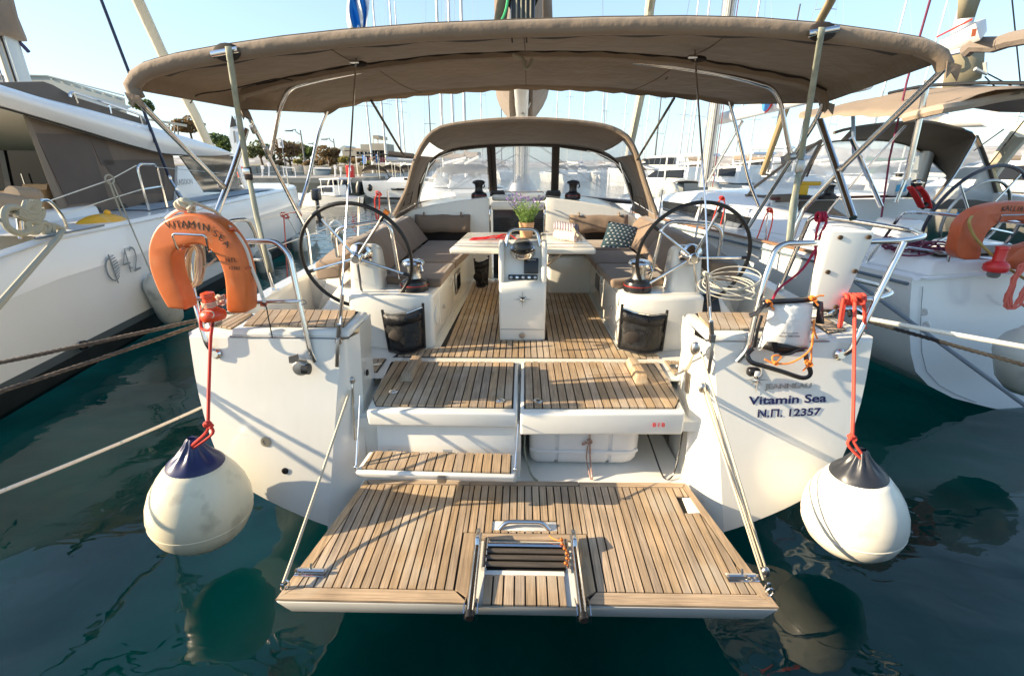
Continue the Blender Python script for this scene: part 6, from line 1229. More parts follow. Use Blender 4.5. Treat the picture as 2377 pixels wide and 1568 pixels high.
rows = [[K(-hb(z)+(2*hb(z))*k/12, .19*z-.02+.04*(1-abs(k-6)/6)*-1, z) for k in range(13)] for z in (-.02, .06, .16, .31, .46, .65, .9, 1.1, 1.25, 1.31, 1.37)]
rpart('transom', MB().grid(rows), CATW)
tr_e = [K(-hb(z)+.11, .19*z-.035, z) for z in (.1, .2, .31, .46, .65, .9, 1.1, 1.28)]; rpart('transom_edge', MB().tube(tr_e, .003, 5), GREYT)
rows = []
for f, s_, dz in ((.19, 1.0, -.02), (.30, 1.0, 0), (2, 1.03, 0), (4, 1.04, .01), (6, 1.0, .04), (8, .9, .07), (10, .6, .11)):
    rows.append([K(-2.14*s_, f, 1.36+dz), K(-2.14*s_+.05, f, 1.385+dz), K(-2.14*s_+.12, f, 1.37+dz), K(-1.45*s_, f, 1.39+dz), K(0, f, 1.40+dz)])
rpart('deck', MB().grid(rows), CATW)
for f0, f1 in ((.95, 2.55), (2.62, 4.3), (4.36, 6.6)):
    P = [K(-2.13*(1+.015*min(f, 4)), f, 1.40) for f in [f0+(f1-f0)*k/6 for k in range(7)]]
    rpart('teak_toe_rail', MB().tube(P, .036, 6, squash=.55), mat('varnished_teak', (.26, .14, .075), .5, grain=(8, (1, 12, 4), .2)))
rpart('rub_strake', MB().tube([K(-2.145*(1+.015*min(f, 4)), f, 1.30) for f in (.25, 1.5, 3, 4.5, 6)], .016, 6), mat('blue_grey_strake', (.13, .17, .20), .5))
rpart('stern_bench', MB().hexa([K(-1.95, .25, 1.36), K(1.9, .25, 1.36), K(1.9, .95, 1.36), K(-1.95, .95, 1.36)], [K(-1.85, .30, 1.50), K(1.9, .30, 1.50), K(1.9, .90, 1.52), K(-1.85, .90, 1.52)]), CATW, bev=.04, seg=3)
bn = rpart('bench_caulk', MB().prism([K(-1.7, .42, 1.523), K(.2, .42, 1.523), K(.2, .84, 1.523), K(-1.55, .84, 1.523)], (0, 0, .003)), CAULK, flat=True)
for k in range(7): obj('plank', MB().prism([K(-1.68+.02*k, .425+.059*k, 1.527), K(.2, .425+.059*k, 1.527), K(.2, .425+.059*k+.053, 1.527), K(-1.66+.02*k, .425+.059*k+.053, 1.527)], (0, 0, .007)), mat('grey_weathered_teak', (.22, .17, .125), .7, rand=.2, grain=(8, (1, 1, 1), .2)), bn, flat=True)
# coachroof with dark windows
rows = []
for f, h, w_ in ((3.35, .50, 1.45), (4.5, .52, 1.45), (6, .47, 1.35), (7.5, .36, 1.1), (8.6, .18, .8), (9.2, .02, .6)):
    rows.append([K(-w_-.14, f, 1.40), K(-w_-.06, f, 1.40+h*.6), K(-w_+.08, f, 1.40+h*.92), K(-w_+.3, f, 1.40+h), K(0, f, 1.42+h*1.05), K(w_, f, 1.4+h)])
rpart('coachroof', MB().grid(rows), CATW, ang=60)
rpart('coachroof_window', MB().prism(kls([(1540, 466), (1600, 474), (1680, 492), (1806, 517), (1717, 537), (1640, 518), (1540, 488)], -1.625), -kx*.02), GLASS, flat=True)
rpart('window_bar', MB().prism(kls([(1623, 482), (1632, 483), (1622, 512), (1613, 510)], -1.65), -kx*.012), CATW, flat=True)
pv = rpart('window_vent', MB().prism(kls([(1690, 512), (1722, 520), (1712, 532), (1684, 523)], -1.652), -kx*.02), DULL)
rpart('cockpit_side', MB().hexa([K(-1.75, 1.6, 1.36), K(-1.2, 1.6, 1.36), K(-1.2, 3.4, 1.36), K(-1.75, 3.4, 1.36)], [K(-1.55, 1.7, 1.62), K(-1.2, 1.7, 1.62), K(-1.2, 3.4, 1.78), K(-1.6, 3.4, 1.78)]), CATW, bev=.05, seg=3)
rpart('bulkhead', MB().prism([K(-1.4, 3.3, 1.0), K(1.5, 3.3, 1.0), K(1.5, 3.3, 1.85), K(-1.4, 3.3, 1.85)], kf*.05), CATW); rpart('companionway', MB().prism([K(-.95, 3.26, 1.2), K(-.35, 3.26, 1.2), K(-.35, 3.26, 1.84), K(-.95, 3.26, 1.84)], kf*.03), mat('dim_brown_wood', (.10, .07, .045), .5))
rpart('deck_trim', MB().tube([K(-1.5, 3.22, 1.88), K(.8, 3.22, 1.90)], .022, 6), mat('maroon_trim', (.11, .035, .03), .5))
rpart('helm_console', MB().hexa([K(-1.0, 1.5, 1.1), K(-.55, 1.5, 1.1), K(-.55, 2.0, 1.1), K(-1.0, 2.0, 1.1)], [K(-.97, 1.55, 1.72), K(-.58, 1.55, 1.72), K(-.58, 1.9, 1.74), K(-.97, 1.9, 1.74)]), CATW, bev=.05, seg=3)
for a in (-1.35, -.2): rpart('seat_block', MB().hexa([K(a-.35, 1.0, 1.1), K(a+.35, 1.0, 1.1), K(a+.35, 1.5, 1.1), K(a-.35, 1.5, 1.1)], [K(a-.33, 1.03, 1.50), K(a+.33, 1.03, 1.50), K(a+.33, 1.5, 1.52), K(a-.33, 1.5, 1.52)]), CATW, bev=.05)
# wheel
wc_ = kfp(2258, 522, 1.05); ax = (-kf+V((0, 0, -.15))).normalized(); e1 = kx; e2 = ax.cross(e1).normalized(); e2 = e2 if e2.z > 0 else -e2; wr = abs((kfp(2365, 522, 1.05)-wc_).dot(kx))
wh2 = rpart('steering_wheel', MB().tube([wc_+(e1*math.cos(a)+e2*math.sin(a))*wr for a in [2*math.pi*k/56 for k in range(56)]], .019, 9, True), mat('navy_black_leather', (.012, .018, .035), .4))
for k in range(5): a = R(62+72*k); d = e1*math.cos(a)+e2*math.sin(a); obj('spoke', MB().tube([wc_, wc_+d*wr*.97], .0125, 7), STEEL, wh2)
obj('wheel_hub', MB().lathe([(.05, -.03), (.06, 0), (.03, .03), (0, .035)], wc_, ax, 16), STEEL, wh2)
rpart('second_wheel', MB().tube([kfp(2262, 505, 1.9)+(e1*math.cos(a)+e2*math.sin(a))*wr*.75 for a in [2*math.pi*k/40 for k in range(40)]], .02, 8, True), DULL)
# rails
def rpipe(pts, f, r=.0165, nm='pushpit_rail', m=None): return rpart(nm, MB().tube(fillet([kfp(u, v, f) for u, v in pts] if not isinstance(f, (list, tuple)) else [kfp(u, v, q) for (u, v), q in zip(pts, f)], .08, 6), r, 9), m or STEEL)
def c6(x, y): return ((2000+x/4.245)/1.077, (460+y/4.245)/1.077)
rpipe([c6(*p) for p in ((660, 880), (900, 560), (1060, 340), (1140, 298), (1440, 312), (1800, 350), (2500, 430))], (1.0, .9, .75, .6, .4, .3, .25)); rpipe([c6(*p) for p in ((1712, 360), (1600, 700), (1482, 1104))], .32); rpipe([c6(*p) for p in ((880, 640), (1100, 660), (1560, 735), (2400, 860))], (.85, .6, .35, .3), .012)
rpart('rail_foot', MB().lathe([(.035, 0), (.03, .012), (.02, .05)], kfp(*c6(1482, 1108), .32)-V((0, 0, .01)), n=12), STEEL)
leg = rpipe([(1976, 320), (2010, 400), (2045, 479)], 1.55, .026, 'bimini_leg'); rpipe([(1980, 268), (1982, 361)], 2.4, .022, 'bimini_leg', mat('blue_grey_tube', (.25, .34, .45), .35, .5)); rpipe([(2153, 186), (2132, 287), (2102, 418)], 1.2, .028, 'bimini_leg'); rpipe([(2101, 418), (2080, 470)], 1.3, .018, 'bimini_leg'); rpipe([(1867, 282), (1866, 364)], 2.7, .018, 'bimini_leg', MATS['blue_grey_tube'])
rpipe([(2103, 290), (1930, 480), (1890, 545)], (1.3, 2.3, 2.5), .013, 'bimini_leg')
for u0, v0, u1, v1, f in ((1668, 465, 1648, 560, 3.9), (1684, 470, 1679, 548, 3.9), (1783, 487, 1772, 600, 3.0), (1850, 480, 1842, 560, 2.7)): rpart('stanchion', MB().tube([kl(u0, v0, -2.0), kl(u1, v1, -2.0)], .013, 7), STEEL)
for v in (470, 517): rpart('lifeline', MB().tube([kl(1560, v-14, -2.0), kl(1676, v+5, -2.0), kl(1783, v+22, -2.0), kl(1900, v+40, -2.0)], .004, 5), WIRE)
# sprayhood
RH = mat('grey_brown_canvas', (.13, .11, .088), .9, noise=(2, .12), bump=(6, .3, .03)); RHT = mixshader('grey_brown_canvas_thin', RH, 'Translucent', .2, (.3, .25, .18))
def c3(x, y): return ((1700+x/2.751)/1.077, (y/2.751)/1.077)
FA, FB_ = 3.45, 4.35
a_ = [kfp(*c3(*p), FA) for p in ((850, 1215), (930, 1040), (1010, 935), (1240, 872), (1640, 836), (1860, 870), (2020, 932), (1960, 1060), (1870, 1215), (1690, 1440))]; b_ = [kfp(*c3(*p), FB_) for p in ((870, 1215), (930, 1080), (1000, 985), (1240, 965), (1440, 970), (1600, 1010), (1700, 1080), (1780, 1150), (1850, 1222), (1780, 1330))]
A2, B2 = resample(spline(a_, 5), 31), resample(spline(b_, 5), 31)
rh = rpart('sprayhood', MB().grid([[p.lerp(q, t) for p, q in zip(A2[7:], B2[7:])] for t in (0, .1, .35, .7, 1)]), RHT, solid=.005)
obj('hood_edge', MB().tube(A2[5:], .022, 7), RH, rh); obj('window_frame', MB().tube(B2, .03, 6, squash=.5), FR_, rh); obj('hood_bow', MB().tube([p+V((0, -.03, -.02)) for p in B2[-12:]], .016, 7), STEEL, rh); obj('hood_bow', MB().tube([p-kf*.03 for p in A2[-11:]], .014, 7), STEEL, rh)
wb = [kfp(*c3(*p), 4.9) for p in ((560, 1300), (800, 1300), (1100, 1300), (1300, 1320), (1500, 1350), (1780, 1370))]
obj('front_window', MB().grid([[p.lerp(q, t)+kf*.02*math.sin(i*1.7+t*5) for i, (p, q) in enumerate(zip(resample(b_[1:], 12), resample(wb, 12)))] for t in [k/5 for k in range(6)]]), VINYL2, rh)
side = [kl(*c3(*p), -1.35) for p in ((975, 965), (760, 1100), (510, 1290), (440, 1385), (560, 1395), (760, 1390), (850, 1205), (930, 1050))]
obj('side_window', MB().add(side, [tuple(range(8))]), VINYL2, rh); obj('side_border', MB().tube(side[:4], .036, 6, squash=.5), MATS['taupe_canvas'], rh); obj('side_border', MB().tube(side[5:]+[side[0]], .032, 6, squash=.5), RH, rh); obj('side_foot', MB().grid([side[3:6], [p+V((0, 0, .12)) for p in side[3:6]]]), RH, rh, solid=.01)
obj('side_corner', MB().add([kl(*c3(*p), -1.33) for p in ((975, 962), (690, 1080), (700, 1150), (900, 1040))], [(0, 1, 2, 3)]), CANV0, rh, solid=.006)
far = [kfp(*c3(*p), 3.6) for p in ((2030, 935), (2075, 1040), (2120, 1160), (2190, 1400), (2050, 1400), (1700, 1440), (1890, 1210))]
obj('far_pillar', MB().tube(far[:4], .05, 6, squash=.4), RH, rh); obj('far_window', MB().add([far[0], far[2], far[3], far[5], far[6]], [(0, 1, 2, 3, 4)]), VINYL2, rh); obj('far_foot', MB().prism([kfp(*c3(*p), 3.4) for p in ((1760, 1440), (1860, 1370), (2040, 1375), (2190, 1400), (2180, 1430))], kf*.03), RH, rh)
# bimini
BEI = mixshader('beige_canvas_thin', mat('beige_canvas', (.40, .31, .225), .9, noise=(2, .08), bump=(6, .4, .03)), 'Translucent', .3, (.5, .38, .25))
ridge = [kl(*c3(*p), -.2) for p in ((830, 790), (1000, 755), (1240, 700), (1600, 620), (1760, 602), (2100, 590), (2500, 596))]
port = [kl(*c3(*p), -1.55) for p in ((812, 812), (960, 808), (1110, 795), (1340, 800), (1560, 808), (1700, 778), (1790, 750))]
Rg, Pt = resample(ridge, 18), resample(port, 18)
rb_ = rpart('bimini_canopy', MB().grid([[p.lerp(q, t)+V((0, 0, .06*math.sin(math.pi*t)+.012*math.sin(i*2+t*9))) for i, (p, q) in enumerate(zip(Rg, Pt))] for t in [k/6 for k in range(7)]]), BEI, solid=.005)
e0 = Pt[-1]; nearp = [kl(*c3(*p), -1.0+.5*i) for i, p in enumerate(((2000, 715), (2200, 672), (2450, 635)))]
obj('canopy_rear', MB().grid([[Rg[-5], Rg[-3], Rg[-2], Rg[-1]], [e0]+nearp]), BEI, rb_, solid=.005); obj('rear_hem', MB().tube(spline([Pt[-4], e0]+nearp, 5), .05, 7), MATS['beige_canvas'], rb_)
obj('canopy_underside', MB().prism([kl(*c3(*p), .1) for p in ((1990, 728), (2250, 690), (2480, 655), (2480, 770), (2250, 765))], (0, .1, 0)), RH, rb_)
obj('ridge_piping', MB().tube([p+V((0, 0, .03)) for p in Rg[8:]], .02, 6), RUB, rb_)
# mast, boom
MBASE = kfp(1632, 440, 6.9); MBASE.z = 0
rm = rpart('mast', MB().tube([MBASE+V((0, 0, 1.9)), MBASE+V((0, 0, 15))], .125, 12), mat('white_spar', (.66, .66, .64), .35))
for k in range(7): obj('halyard', MB().tube([MBASE+kx*(-.17+.05*k)-kf*.15+V((0, 0, 1.9)), MBASE+kx*(-.13+.04*k)-kf*.12+V((0, 0, 12))], .008, 5), [MATS['halyard_line'], WHITER, GREYR, BROPE, WHITER, GREYR, RED][k], rm)
obj('spreader_line', MB().tube([K(-2.0, 6.2, 1.45), MBASE+V((-.5, 0, 9))], .006, 5), WIRE, rm)
rbm = rpart('boom', MB().tube([kl(*c3(190, 850), -.05), kl(*c3(520, 740), -.05), kl(*c3(900, 660), -.05), kl(*c3(1300, 570), -.05)], .10, 12), mat('white_boom', (.70, .70, .68), .35)); obj('boom_cover', MB().tube([kl(*c3(300, 812), -.05), kl(*c3(880, 664), -.05)], .125, 12), mat('white_sailcloth', (.74, .73, .70), .8), rbm)
o_ = kl(*c3(610, 735), -.19); obj('lettering', text_mb('ATHEN', .30, on_plane(o_, kl(*c3(760, 690), -.19)-kl(*c3(610, 735), -.19), (0, 0, 1), .0), align='LEFT'), mat('pale_blue_lettering', (.05, .22, .5), .5), rbm, flat=True)
obj('round_emblem', MB().lathe([(.15, 0), (.15, .008), (0, .009)], kl(*c3(597, 708), -.19), -kx, 20), MATS['pale_blue_lettering'], rbm); obj('red_arc', MB().tube([kl(*c3(590, 708), -.20)+kf*(.17*math.cos(a))+V((0, 0, .17*math.sin(a))) for a in [R(100+q*20) for q in range(9)]], .018, 5), REDT, rbm)
rpart('vang', MB().tube([MBASE+V((0, -.2, 2.0)), kl(*c3(400, 880), -.05), kl(*c3(430, 835), -.05)], .03, 7), DULL)
# lettering on the hull
rpart('lettering', text_mb('SUN', .115, (lambda o, ex, ez: (lambda x, y, z: o+ex*x*1.25+ez*y-kx*(.012+z)))(kl(1858, 674, -2.11), -kf*1.0, V((0, 0, 1))), align='LEFT', spacing=1.3), BLACKT, flat=True)
for u, v in ((2103, 727), (2147, 724), (2152, 754)): rpart('skin_fitting', MB().lathe([(.035, 0), (.036, .012), (.02, .014), (.018, .004), (0, .004)], kl(u, v, -2.07), -kx, 12), BLACK if u < 2110 else CATW)
# winches, can, tools, lifejacket
def rwinch(u, v, f): 
    c = kfp(u, v, f); wn = rpart('winch', MB().lathe([(.12, 0), (.12, .05), (.07, .09), (.06, .16), (.075, .2)], c, n=18), BLACK); obj('winch_top', MB().lathe([(.075, .2), (.10, .21), (.10, .225), (.04, .26), (0, .265)], c, n=18), STEEL, wn)
rwinch(1920, 462, 3.1); rwinch(2118, 458, 3.0)
jc = kfp(2080, 455, 3.05); t = thing('plastic_canister', 'white plastic canister with blue label on the right yacht beside a winch', 'canister', jc); obj('canister_body', MB().box(jc+V((0, 0, .14)), (.26, .16, .28), Matrix.Rotation(KA, 3, 'Z')), mat('translucent_plastic', (.72, .73, .72), .4), t, bev=.04, seg=3); obj('canister_cap', MB().lathe([(.045, 0), (.045, .05)], jc+V((-.04, 0, .28)), n=12), RUB, t); obj('canister_label', MB().prism([jc+V((-.115, -.105, .07)), jc+V((.06, -.075, .07)), jc+V((.06, -.075, .17)), jc+V((-.115, -.105, .17))], (0, -.006, 0)), mat('blue_label', (.06, .38, .62), .5), t, flat=True)
sc_ = kfp(1858, 460, 3.1); t = thing('power_sander', 'small yellow and black power tool on the right yacht left of a winch', 'tool', sc_); obj('tool_body', MB().box(sc_+V((0, 0, .12)), (.13, .12, .16)).box(sc_+V((.1, 0, .21)), (.30, .07, .06)), mat('tool_yellow', (.70, .42, .02), .45), t, bev=.02); obj('tool_base', MB().box(sc_+V((0, 0, .025)), (.2, .16, .05)), RUB, t, bev=.01)
lj = kfp(2135, 462, 2.7); t = thing('life_jacket', 'red and black life jacket draped over the winch of the right yacht', 'life jacket', lj); obj('red_collar', MB().tube(spline(kfs([(2112, 435), (2125, 455), (2138, 480)], 2.7), 5), .055, 7, squash=.5).tube(spline(kfs([(2133, 435), (2148, 455), (2156, 482)], 2.7), 5), .055, 7, squash=.5), mat('life_jacket_red', (.55, .02, .02), .7), t); obj('dark_harness', MB().tube(spline(kfs([(2140, 482), (2158, 470), (2170, 486)], 2.7), 5), .04, 6), RUB, t)
tag(obj('blue_cloth', MB().grid([[kfp(2222+12*i, 492+9*j+4*math.sin(i*2+j), 1.6)+V((0, .03*math.sin(i*1.5+j), 0)) for i in range(6)] for j in range(5)]), mat('bright_blue_cloth', (.02, .22, .55), .8), solid=.006), 'bright blue cloth hanging behind the steering wheel of the right yacht', 'cloth')
tag(obj('canvas_bag', MB().prism([kl(*c6(*p), -1.15) for p in ((260, 340), (300, 235), (510, 370), (640, 400), (560, 410))], kx*.06), MATS['taupe_canvas'], bev=.02), 'brown canvas pocket in the cockpit of the right yacht below the silver tube', 'bag')
mg = MB(); random.seed(9); c = kfp(*c6(1180, 740), .75)
for k in range(16):
    a0 = random.uniform(0, 6.28); q = c+kx*random.uniform(-.28, .34)+kf*random.uniform(-.2, .15)+V((0, 0, random.uniform(.0, .09))); r0 = random.uniform(.08, .18); mg.tube([q+kx*r0*1.3*math.cos(a)+kf*r0*.7*math.sin(a)+V((0, 0, .045*math.sin(a+a0)+.03)) for a in [p*math.pi/9 for p in range(18)]], .0095, 6, True)
tag(obj('rope_pile', mg, mat('plum_flecked_rope', (.16, .025, .06), .8, dirt=(70, (.4, .3, .35), .6, .6))), 'heap of plum coloured rope on the stern of the right yacht', 'rope coil')
tag(obj('sheet_line', MB().tube([kfp(*c3(1720, 0), 1.6), kfp(*c3(1560, 560), 1.8), kfp(*c3(1440, 1090), 1.9), kfp(*c3(1375, 1560), 1.9), kfp(2030, 560, 1.9)], .0125, 6), MATS['plum_flecked_rope']), 'plum flecked sheet running up beside the sprayhood of the right yacht', 'rope')
GN2 = 'mooring lines of the neighbouring boats'
rope_thing('mooring_line', 'grey rope slanting across the hull and transom of the right yacht', 'rope', [kl(1965, 640, -2.25), kl(2140, 765, -2.3), kl(2250, 845, -2.35), at(2440, 985, y=3.3)], .017, mat('blue_grey_rope', (.20, .23, .26), .8), GN2)
# red loops on its stanchions
for (u, v), lb in (((1687, 460), 'red line tied to the first pair of stanchions above the right steering wheel'), ((1811, 488), 'red line tied to the stanchion at the upper right of the right steering wheel')):
    q = MB(); c = kl(u-11 if u < 1750 else u-24, v, -2.03); knot_mb(q, c, .035, .012); q.tube(spline([c, c+V((.05, 0, -.06)), c+V((.06, 0, -.2)), c+V((.04, 0, -.42))], 5), .010, 6); q.tube(spline([c, c+V((-.05, 0, -.08)), c+V((-.10, 0, -.35)), c+V((-.16, 0, -.55))], 5), .010, 6); tag(obj('hanging_line', q, RED if u < 1750 else MATS['scarlet_cord']), lb, 'rope', 'red lines on the right yacht')
# second horseshoe and float light
YK = .05
def kq(p, f=YK): return kfp(*c6(*p), f)
O2 = [kq(p) for p in ((1760, 805), (1690, 780), (1655, 730), (1662, 660), (1690, 540), (1725, 430), (1800, 340), (1900, 270), (2050, 220), (2250, 190), (2450, 190), (2620, 240), (2740, 330), (2800, 440), (2820, 600), (2780, 800), (2600, 930), (2450, 925), (2300, 910), (2200, 890))]
I2 = [kq(p) for p in ((1895, 800), (1920, 770), (1930, 700), (1940, 640), (1985, 530), (2060, 450), (2130, 410), (2250, 388), (2400, 392), (2500, 440), (2560, 520), (2560, 600), (2440, 650), (2330, 690), (2240, 770), (2180, 850))]
hs2, _ = horseshoe(spline(O2, 2), spline(I2, 2), 0, .12, 'horseshoe_lifebuoy', 'deep orange horseshoe lifebuoy lettered KALLIR on the stern rail of the right yacht', ORANGE2)
for ch, x, y, rot in (('K', 2165, 262, -8), ('A', 2205, 255, -4), ('L', 2248, 258, -2), ('L', 2283, 260, 0), ('I', 2318, 262, 2), ('R', 2352, 266, 4), ('O', 2400, 272, 7), ('I', 2435, 280, 10)):
    o_ = kq((x, y), YK-.004); obj('letter', text_mb(ch, .062, on_plane(o_-V((0, 0, .022)), kx+V((0, 0, -math.tan(R(rot)))), (0, 0, 1), 0), extrude=.0006), BLACKT, hs2, flat=True)
obj('wire_bracket', MB().tube(fillet([kq((2100, 420), YK), kq((2140, 330), YK-.05), kq((2500, 325), YK-.05)], .02), .006, 7), STEEL, hs2)
obj('grab_line', MB().tube(spline([kq((1830, 330), YK+.02), kq((1795, 390), YK-.03), kq((1815, 490), YK-.04), kq((1900, 620), YK-.06), kq((2150, 850), YK-.06), kq((2420, 1030), YK-.02)], 6), .012, 7), mat('mustard_rope', (.42, .29, .09), .8), hs2)
float_light(kq((2155, 660), -.05), kq((2050, 960), -.05), .085, 'red floating light hanging from the stern of the right yacht', LENS, mat('red_plastic', (.62, .03, .03), .35))
sp = MB(); random.seed(4)
for k in range(10): q = kq((2330+random.uniform(-20, 30), 1080), -.05); sp.tube([q+kx*(.09*math.cos(a)+.02*math.sin(3*a+k))+V((0, random.uniform(-.01, .01), .22*math.sin(a))) for a in [p*math.pi/9 for p in range(18)]], .008, 5, True)
sp.tube(spline([kq((2340, 1180)), kq((2345, 1260)), kq((2400, 1300))], 5), .014, 6); tag(obj('salmon_line_coil', sp, SALM), 'coil of salmon red line at the right edge below the deep orange lifebuoy', 'rope coil')
tube_fender('round_fender', 'grey white fender at the right edge against the stern of the right yacht', at(2400, 760, y=3.75), at(2410, 905, y=3.75), .26, FGREY)
# ================================================================ DINGHY ON THE RIGHT FOREDECK, THIRD YACHT
INFL = mat('cream_inflatable', (.58, .55, .46), .55, dirt=(3, (.4, .37, .3), .6, .4)); INF_GREY_SHADE = mat('grey_and_shaded_inflatable', (.20, .22, .22), .5)  # the grey also paints the shade on the cream dinghy's right tube
dc = kfp(1612, 452, 8.6); dt = thing('inflatable_dinghy', 'cream inflatable dinghy, right tube painted shaded, lying on the foredeck of the right yacht by its mast', 'dinghy', dc-V((0, 0, .2)))
for (u, v), m_ in (((1562, 443), INFL), ((1662, 441), INF_GREY_SHADE)):
    c = kfp(u, v, 8.0); obj('side_tube', MB().lathe([(0, -.16), (.06, -.15), (.07, -.10), (.14, -.03), (.21, .12), (.22, .3), (.22, 1.9), (.1, 2.3), (0, 2.4)], c, kf, 16), m_, dt, ang=60)
    obj('tube_cone', MB().lathe([(0, -.165), (.055, -.155), (.068, -.10), (.10, -.07)], c, kf, 14), INFL, dt)
obj('transom_board', MB().prism([kfp(1588, 425, 8.15), kfp(1640, 425, 8.15), kfp(1640, 462, 8.15), kfp(1588, 462, 8.15)], kf*.05), INF_GREY_SHADE, dt); obj('dinghy_cover', MB().grid([[kfp(1560+16*i, 424-4*math.sin(i*.7), 8.1+.8*j) for i in range(7)] for j in range(3)]), FC, dt, solid=.02)
# third yacht beyond: mast, boom with sail, hull
ty = thing('sailing_yacht', 'yacht beyond the right one, white boom end and tan sail above the bimini corner', 'yacht', at(2200, 500, y=9.5))
mb_ = at(2188, 220, y=9.2); mp = obj('mast', MB().tube([V((mb_.x, mb_.y, 1.5)), V((mb_.x, mb_.y, 16))], .15, 12, squash=.8), mat('pale_grey_spar', (.50, .54, .55), .4, .3), ty)
bo = obj('boom', MB().hexa([at(2180, 94, y=8.2), at(2180, 130, y=8.2), at(2275, 96, y=6.4), at(2262, 50, y=6.4)], [at(2180, 94, y=8.4), at(2180, 130, y=8.4), at(2292, 74, y=6.5), at(2290, 42, y=6.5)]), mat('white_boom', (.70, .70, .68), .35), ty, bev=.02)
obj('boom_emblem', MB().prism([at(u, v, y=6.37) for u, v in ((2257, 68), (2268, 66), (2264, 84), (2254, 86))], (0, .004, 0)), mat('orange_print', (.75, .16, .05), .5), bo, flat=True); obj('boom_line', MB().tube([at(2175, 86, y=8.1), at(2254, 46, y=6.4)], .012, 5), RED, bo)
obj('hanging_sail', MB().grid([[at(u, v, y=7.2+.1*math.sin(j+i)) for i, (u, v) in enumerate(r_)] for j, r_ in enumerate((((2196, 128), (2240, 120), (2286, 108)), ((2192, 170), (2238, 158), (2284, 148)), ((2186, 214), (2230, 202), (2278, 182))))]), mat('tan_sail', (.30, .26, .17), .9), ty, solid=.01)
obj('sail_batten', MB().tube([at(2263, 160, y=7.1), at(2288, 172, y=7.1), at(2286, 145, y=7.1)], .025, 6), ALU, ty); obj('folded_sail', MB().grid([[at(u, v, y=8.7) for u, v in r_] for r_ in (((2226, -40), (2290, -40)), ((2222, 45), (2262, 40)))]), MATS['tan_sail'], ty, solid=.01)
obj('furled_sail', MB().tube([at(2244, 118, y=6.8), at(2262, 104, y=6.7), at(2310, 104, y=6.5), at(2345, 92, y=6.3), at(2400, 82, y=6.1)], .085, 9), mat('brown_sail_cover', (.20, .165, .14), .9, bump=(5, .8, .05)), ty); obj('pole', MB().tube([at(2190, 130, y=7.0), at(2250, 116, y=6.8)], .022, 7), STEEL, ty)
for a, b in (((2380, 90), (2330, 100)), ((2349, 0), (2372, 230)), ((2290, 170), (2377, 215)), ((2286, 178), (2340, 232)), ((2377, 280), (2290, 390)), ((2330, 300), (2260, 350))): obj('rigging_line', MB().tube([at(*a, y=7.5), at(*b, y=7.8)], .009, 5), BROPE, ty)
obj('fore_boom', MB().tube([at(2180, 282, y=9.3), at(2300, 275, y=7.5)], .11, 10), MATS['white_boom'], ty); obj('mast_fitting', MB().box(at(2150, 290, y=9.2), (.5, .3, .4)), DULL, ty, bev=.05)
obj('hull', MB().hexa([at(2180, 470, y=10), at(2500, 520, y=7), V((12, 9, .1)), V((10, 16, .1))], [at(2180, 440, y=10)+V((0, 0, .1)), at(2500, 470, y=7), V((12, 9, 1.5)), V((10, 16, 1.5))]), CATW, ty, bev=.1)
tag(obj('furled_foresail', MB().tube([at(2377, 300, y=8.0), at(2340, 345, y=8.6), at(2297, 405, y=9.2), at(2280, 430, y=9.5)], .13, 9), MATS['cream_sailcloth']), 'cream furled sail slanting down at the right edge above the wheel of the right yacht', 'sail')
yp = MB().tube([at(2289, 385, y=9.0), at(2318, 470, y=8.6)], .09, 8); tag(obj('tan_post', yp, mat('tan_cloth_post', (.55, .42, .22), .8)), 'tan cloth covered post behind the far side of the right sprayhood', 'post')

# ================================================================ QUAYS AND LAND
CONC = mat('pale_concrete', (.34, .31, .26), .85, noise=(.8, .18), bump=(6, .4, .03), dirt=(.5, (.22, .20, .17), .58, .6)); CONCD = mat('wet_concrete', (.20, .18, .13), .8, noise=(.5, .25), dirt=(.3, (.10, .085, .05), .5, .7))
def D(u, v, y): return at(u, v, y=y)
def kst(o): return kind(o, 'structure')
qz = 1.5; e_ = D(842, 415, 37); 
kst(obj('quay', MB().prism([(e_.x, 37, -1), (e_.x+1, 80, -1), (-140, 90, -1), (-140, 30, -1), (-40, 30, -1), (-26, 36, -1)], (0, 0, qz+1)), CONC, flat=True))
kst(obj('quay_wall', MB().prism([(e_.x+.02, 36.9, -.5), (-26, 35.9, -.5), (-26, 35.9, 1.15), (e_.x+.02, 36.9, 1.15)], (0, .05, 0)), CONCD, flat=True))
kst(obj('quay', MB().span((-30, -30, -1), (30, .45, .95)), CONC, flat=True))
kst(obj('road', MB().add([(e_.x-1, 43, qz+.006), (-130, 40, qz+.006), (-130, 46, qz+.006), (e_.x-1, 46, qz+.006)], [(0, 1, 2, 3)]), mat('pale_asphalt', (.22, .21, .19), .9, noise=(.6, .15)), flat=True))
pw = thing('planter_wall', 'long low concrete planter wall on the quay below the trees', 'wall', (-30, 50, qz)); pa, pb = D(440, 410, 50), D(760, 410, 50)
for k in range(12): obj('wall_panel', MB().span((pa.x+(pb.x-pa.x)*k/12+.03, 50, qz), (pa.x+(pb.x-pa.x)*(k+1)/12-.03, 50.4, 2.35)), CONC, pw, bev=.03)
kst(obj('bank', MB().prism([(-140, 50.4, 0), (e_.x, 50.4, 0), (e_.x, 50.4, 2.25), (-140, 50.4, 2.25)], (0, 40, .4)), mat('dry_earth', (.26, .21, .13), .95, noise=(.3, .3)), flat=True))
LEAFM = [mixshader('leaf_%s' % n, mat('leaf_base_%s' % n, c, .6, noise=(3, .35)), 'Translucent', .3, tuple(min(1, q*2.4) for q in c)) for n, c in (('olive', (.105, .115, .04)), ('green', (.08, .11, .03)), ('rusty', (.16, .105, .045)), ('yellow', (.20, .18, .05)))]
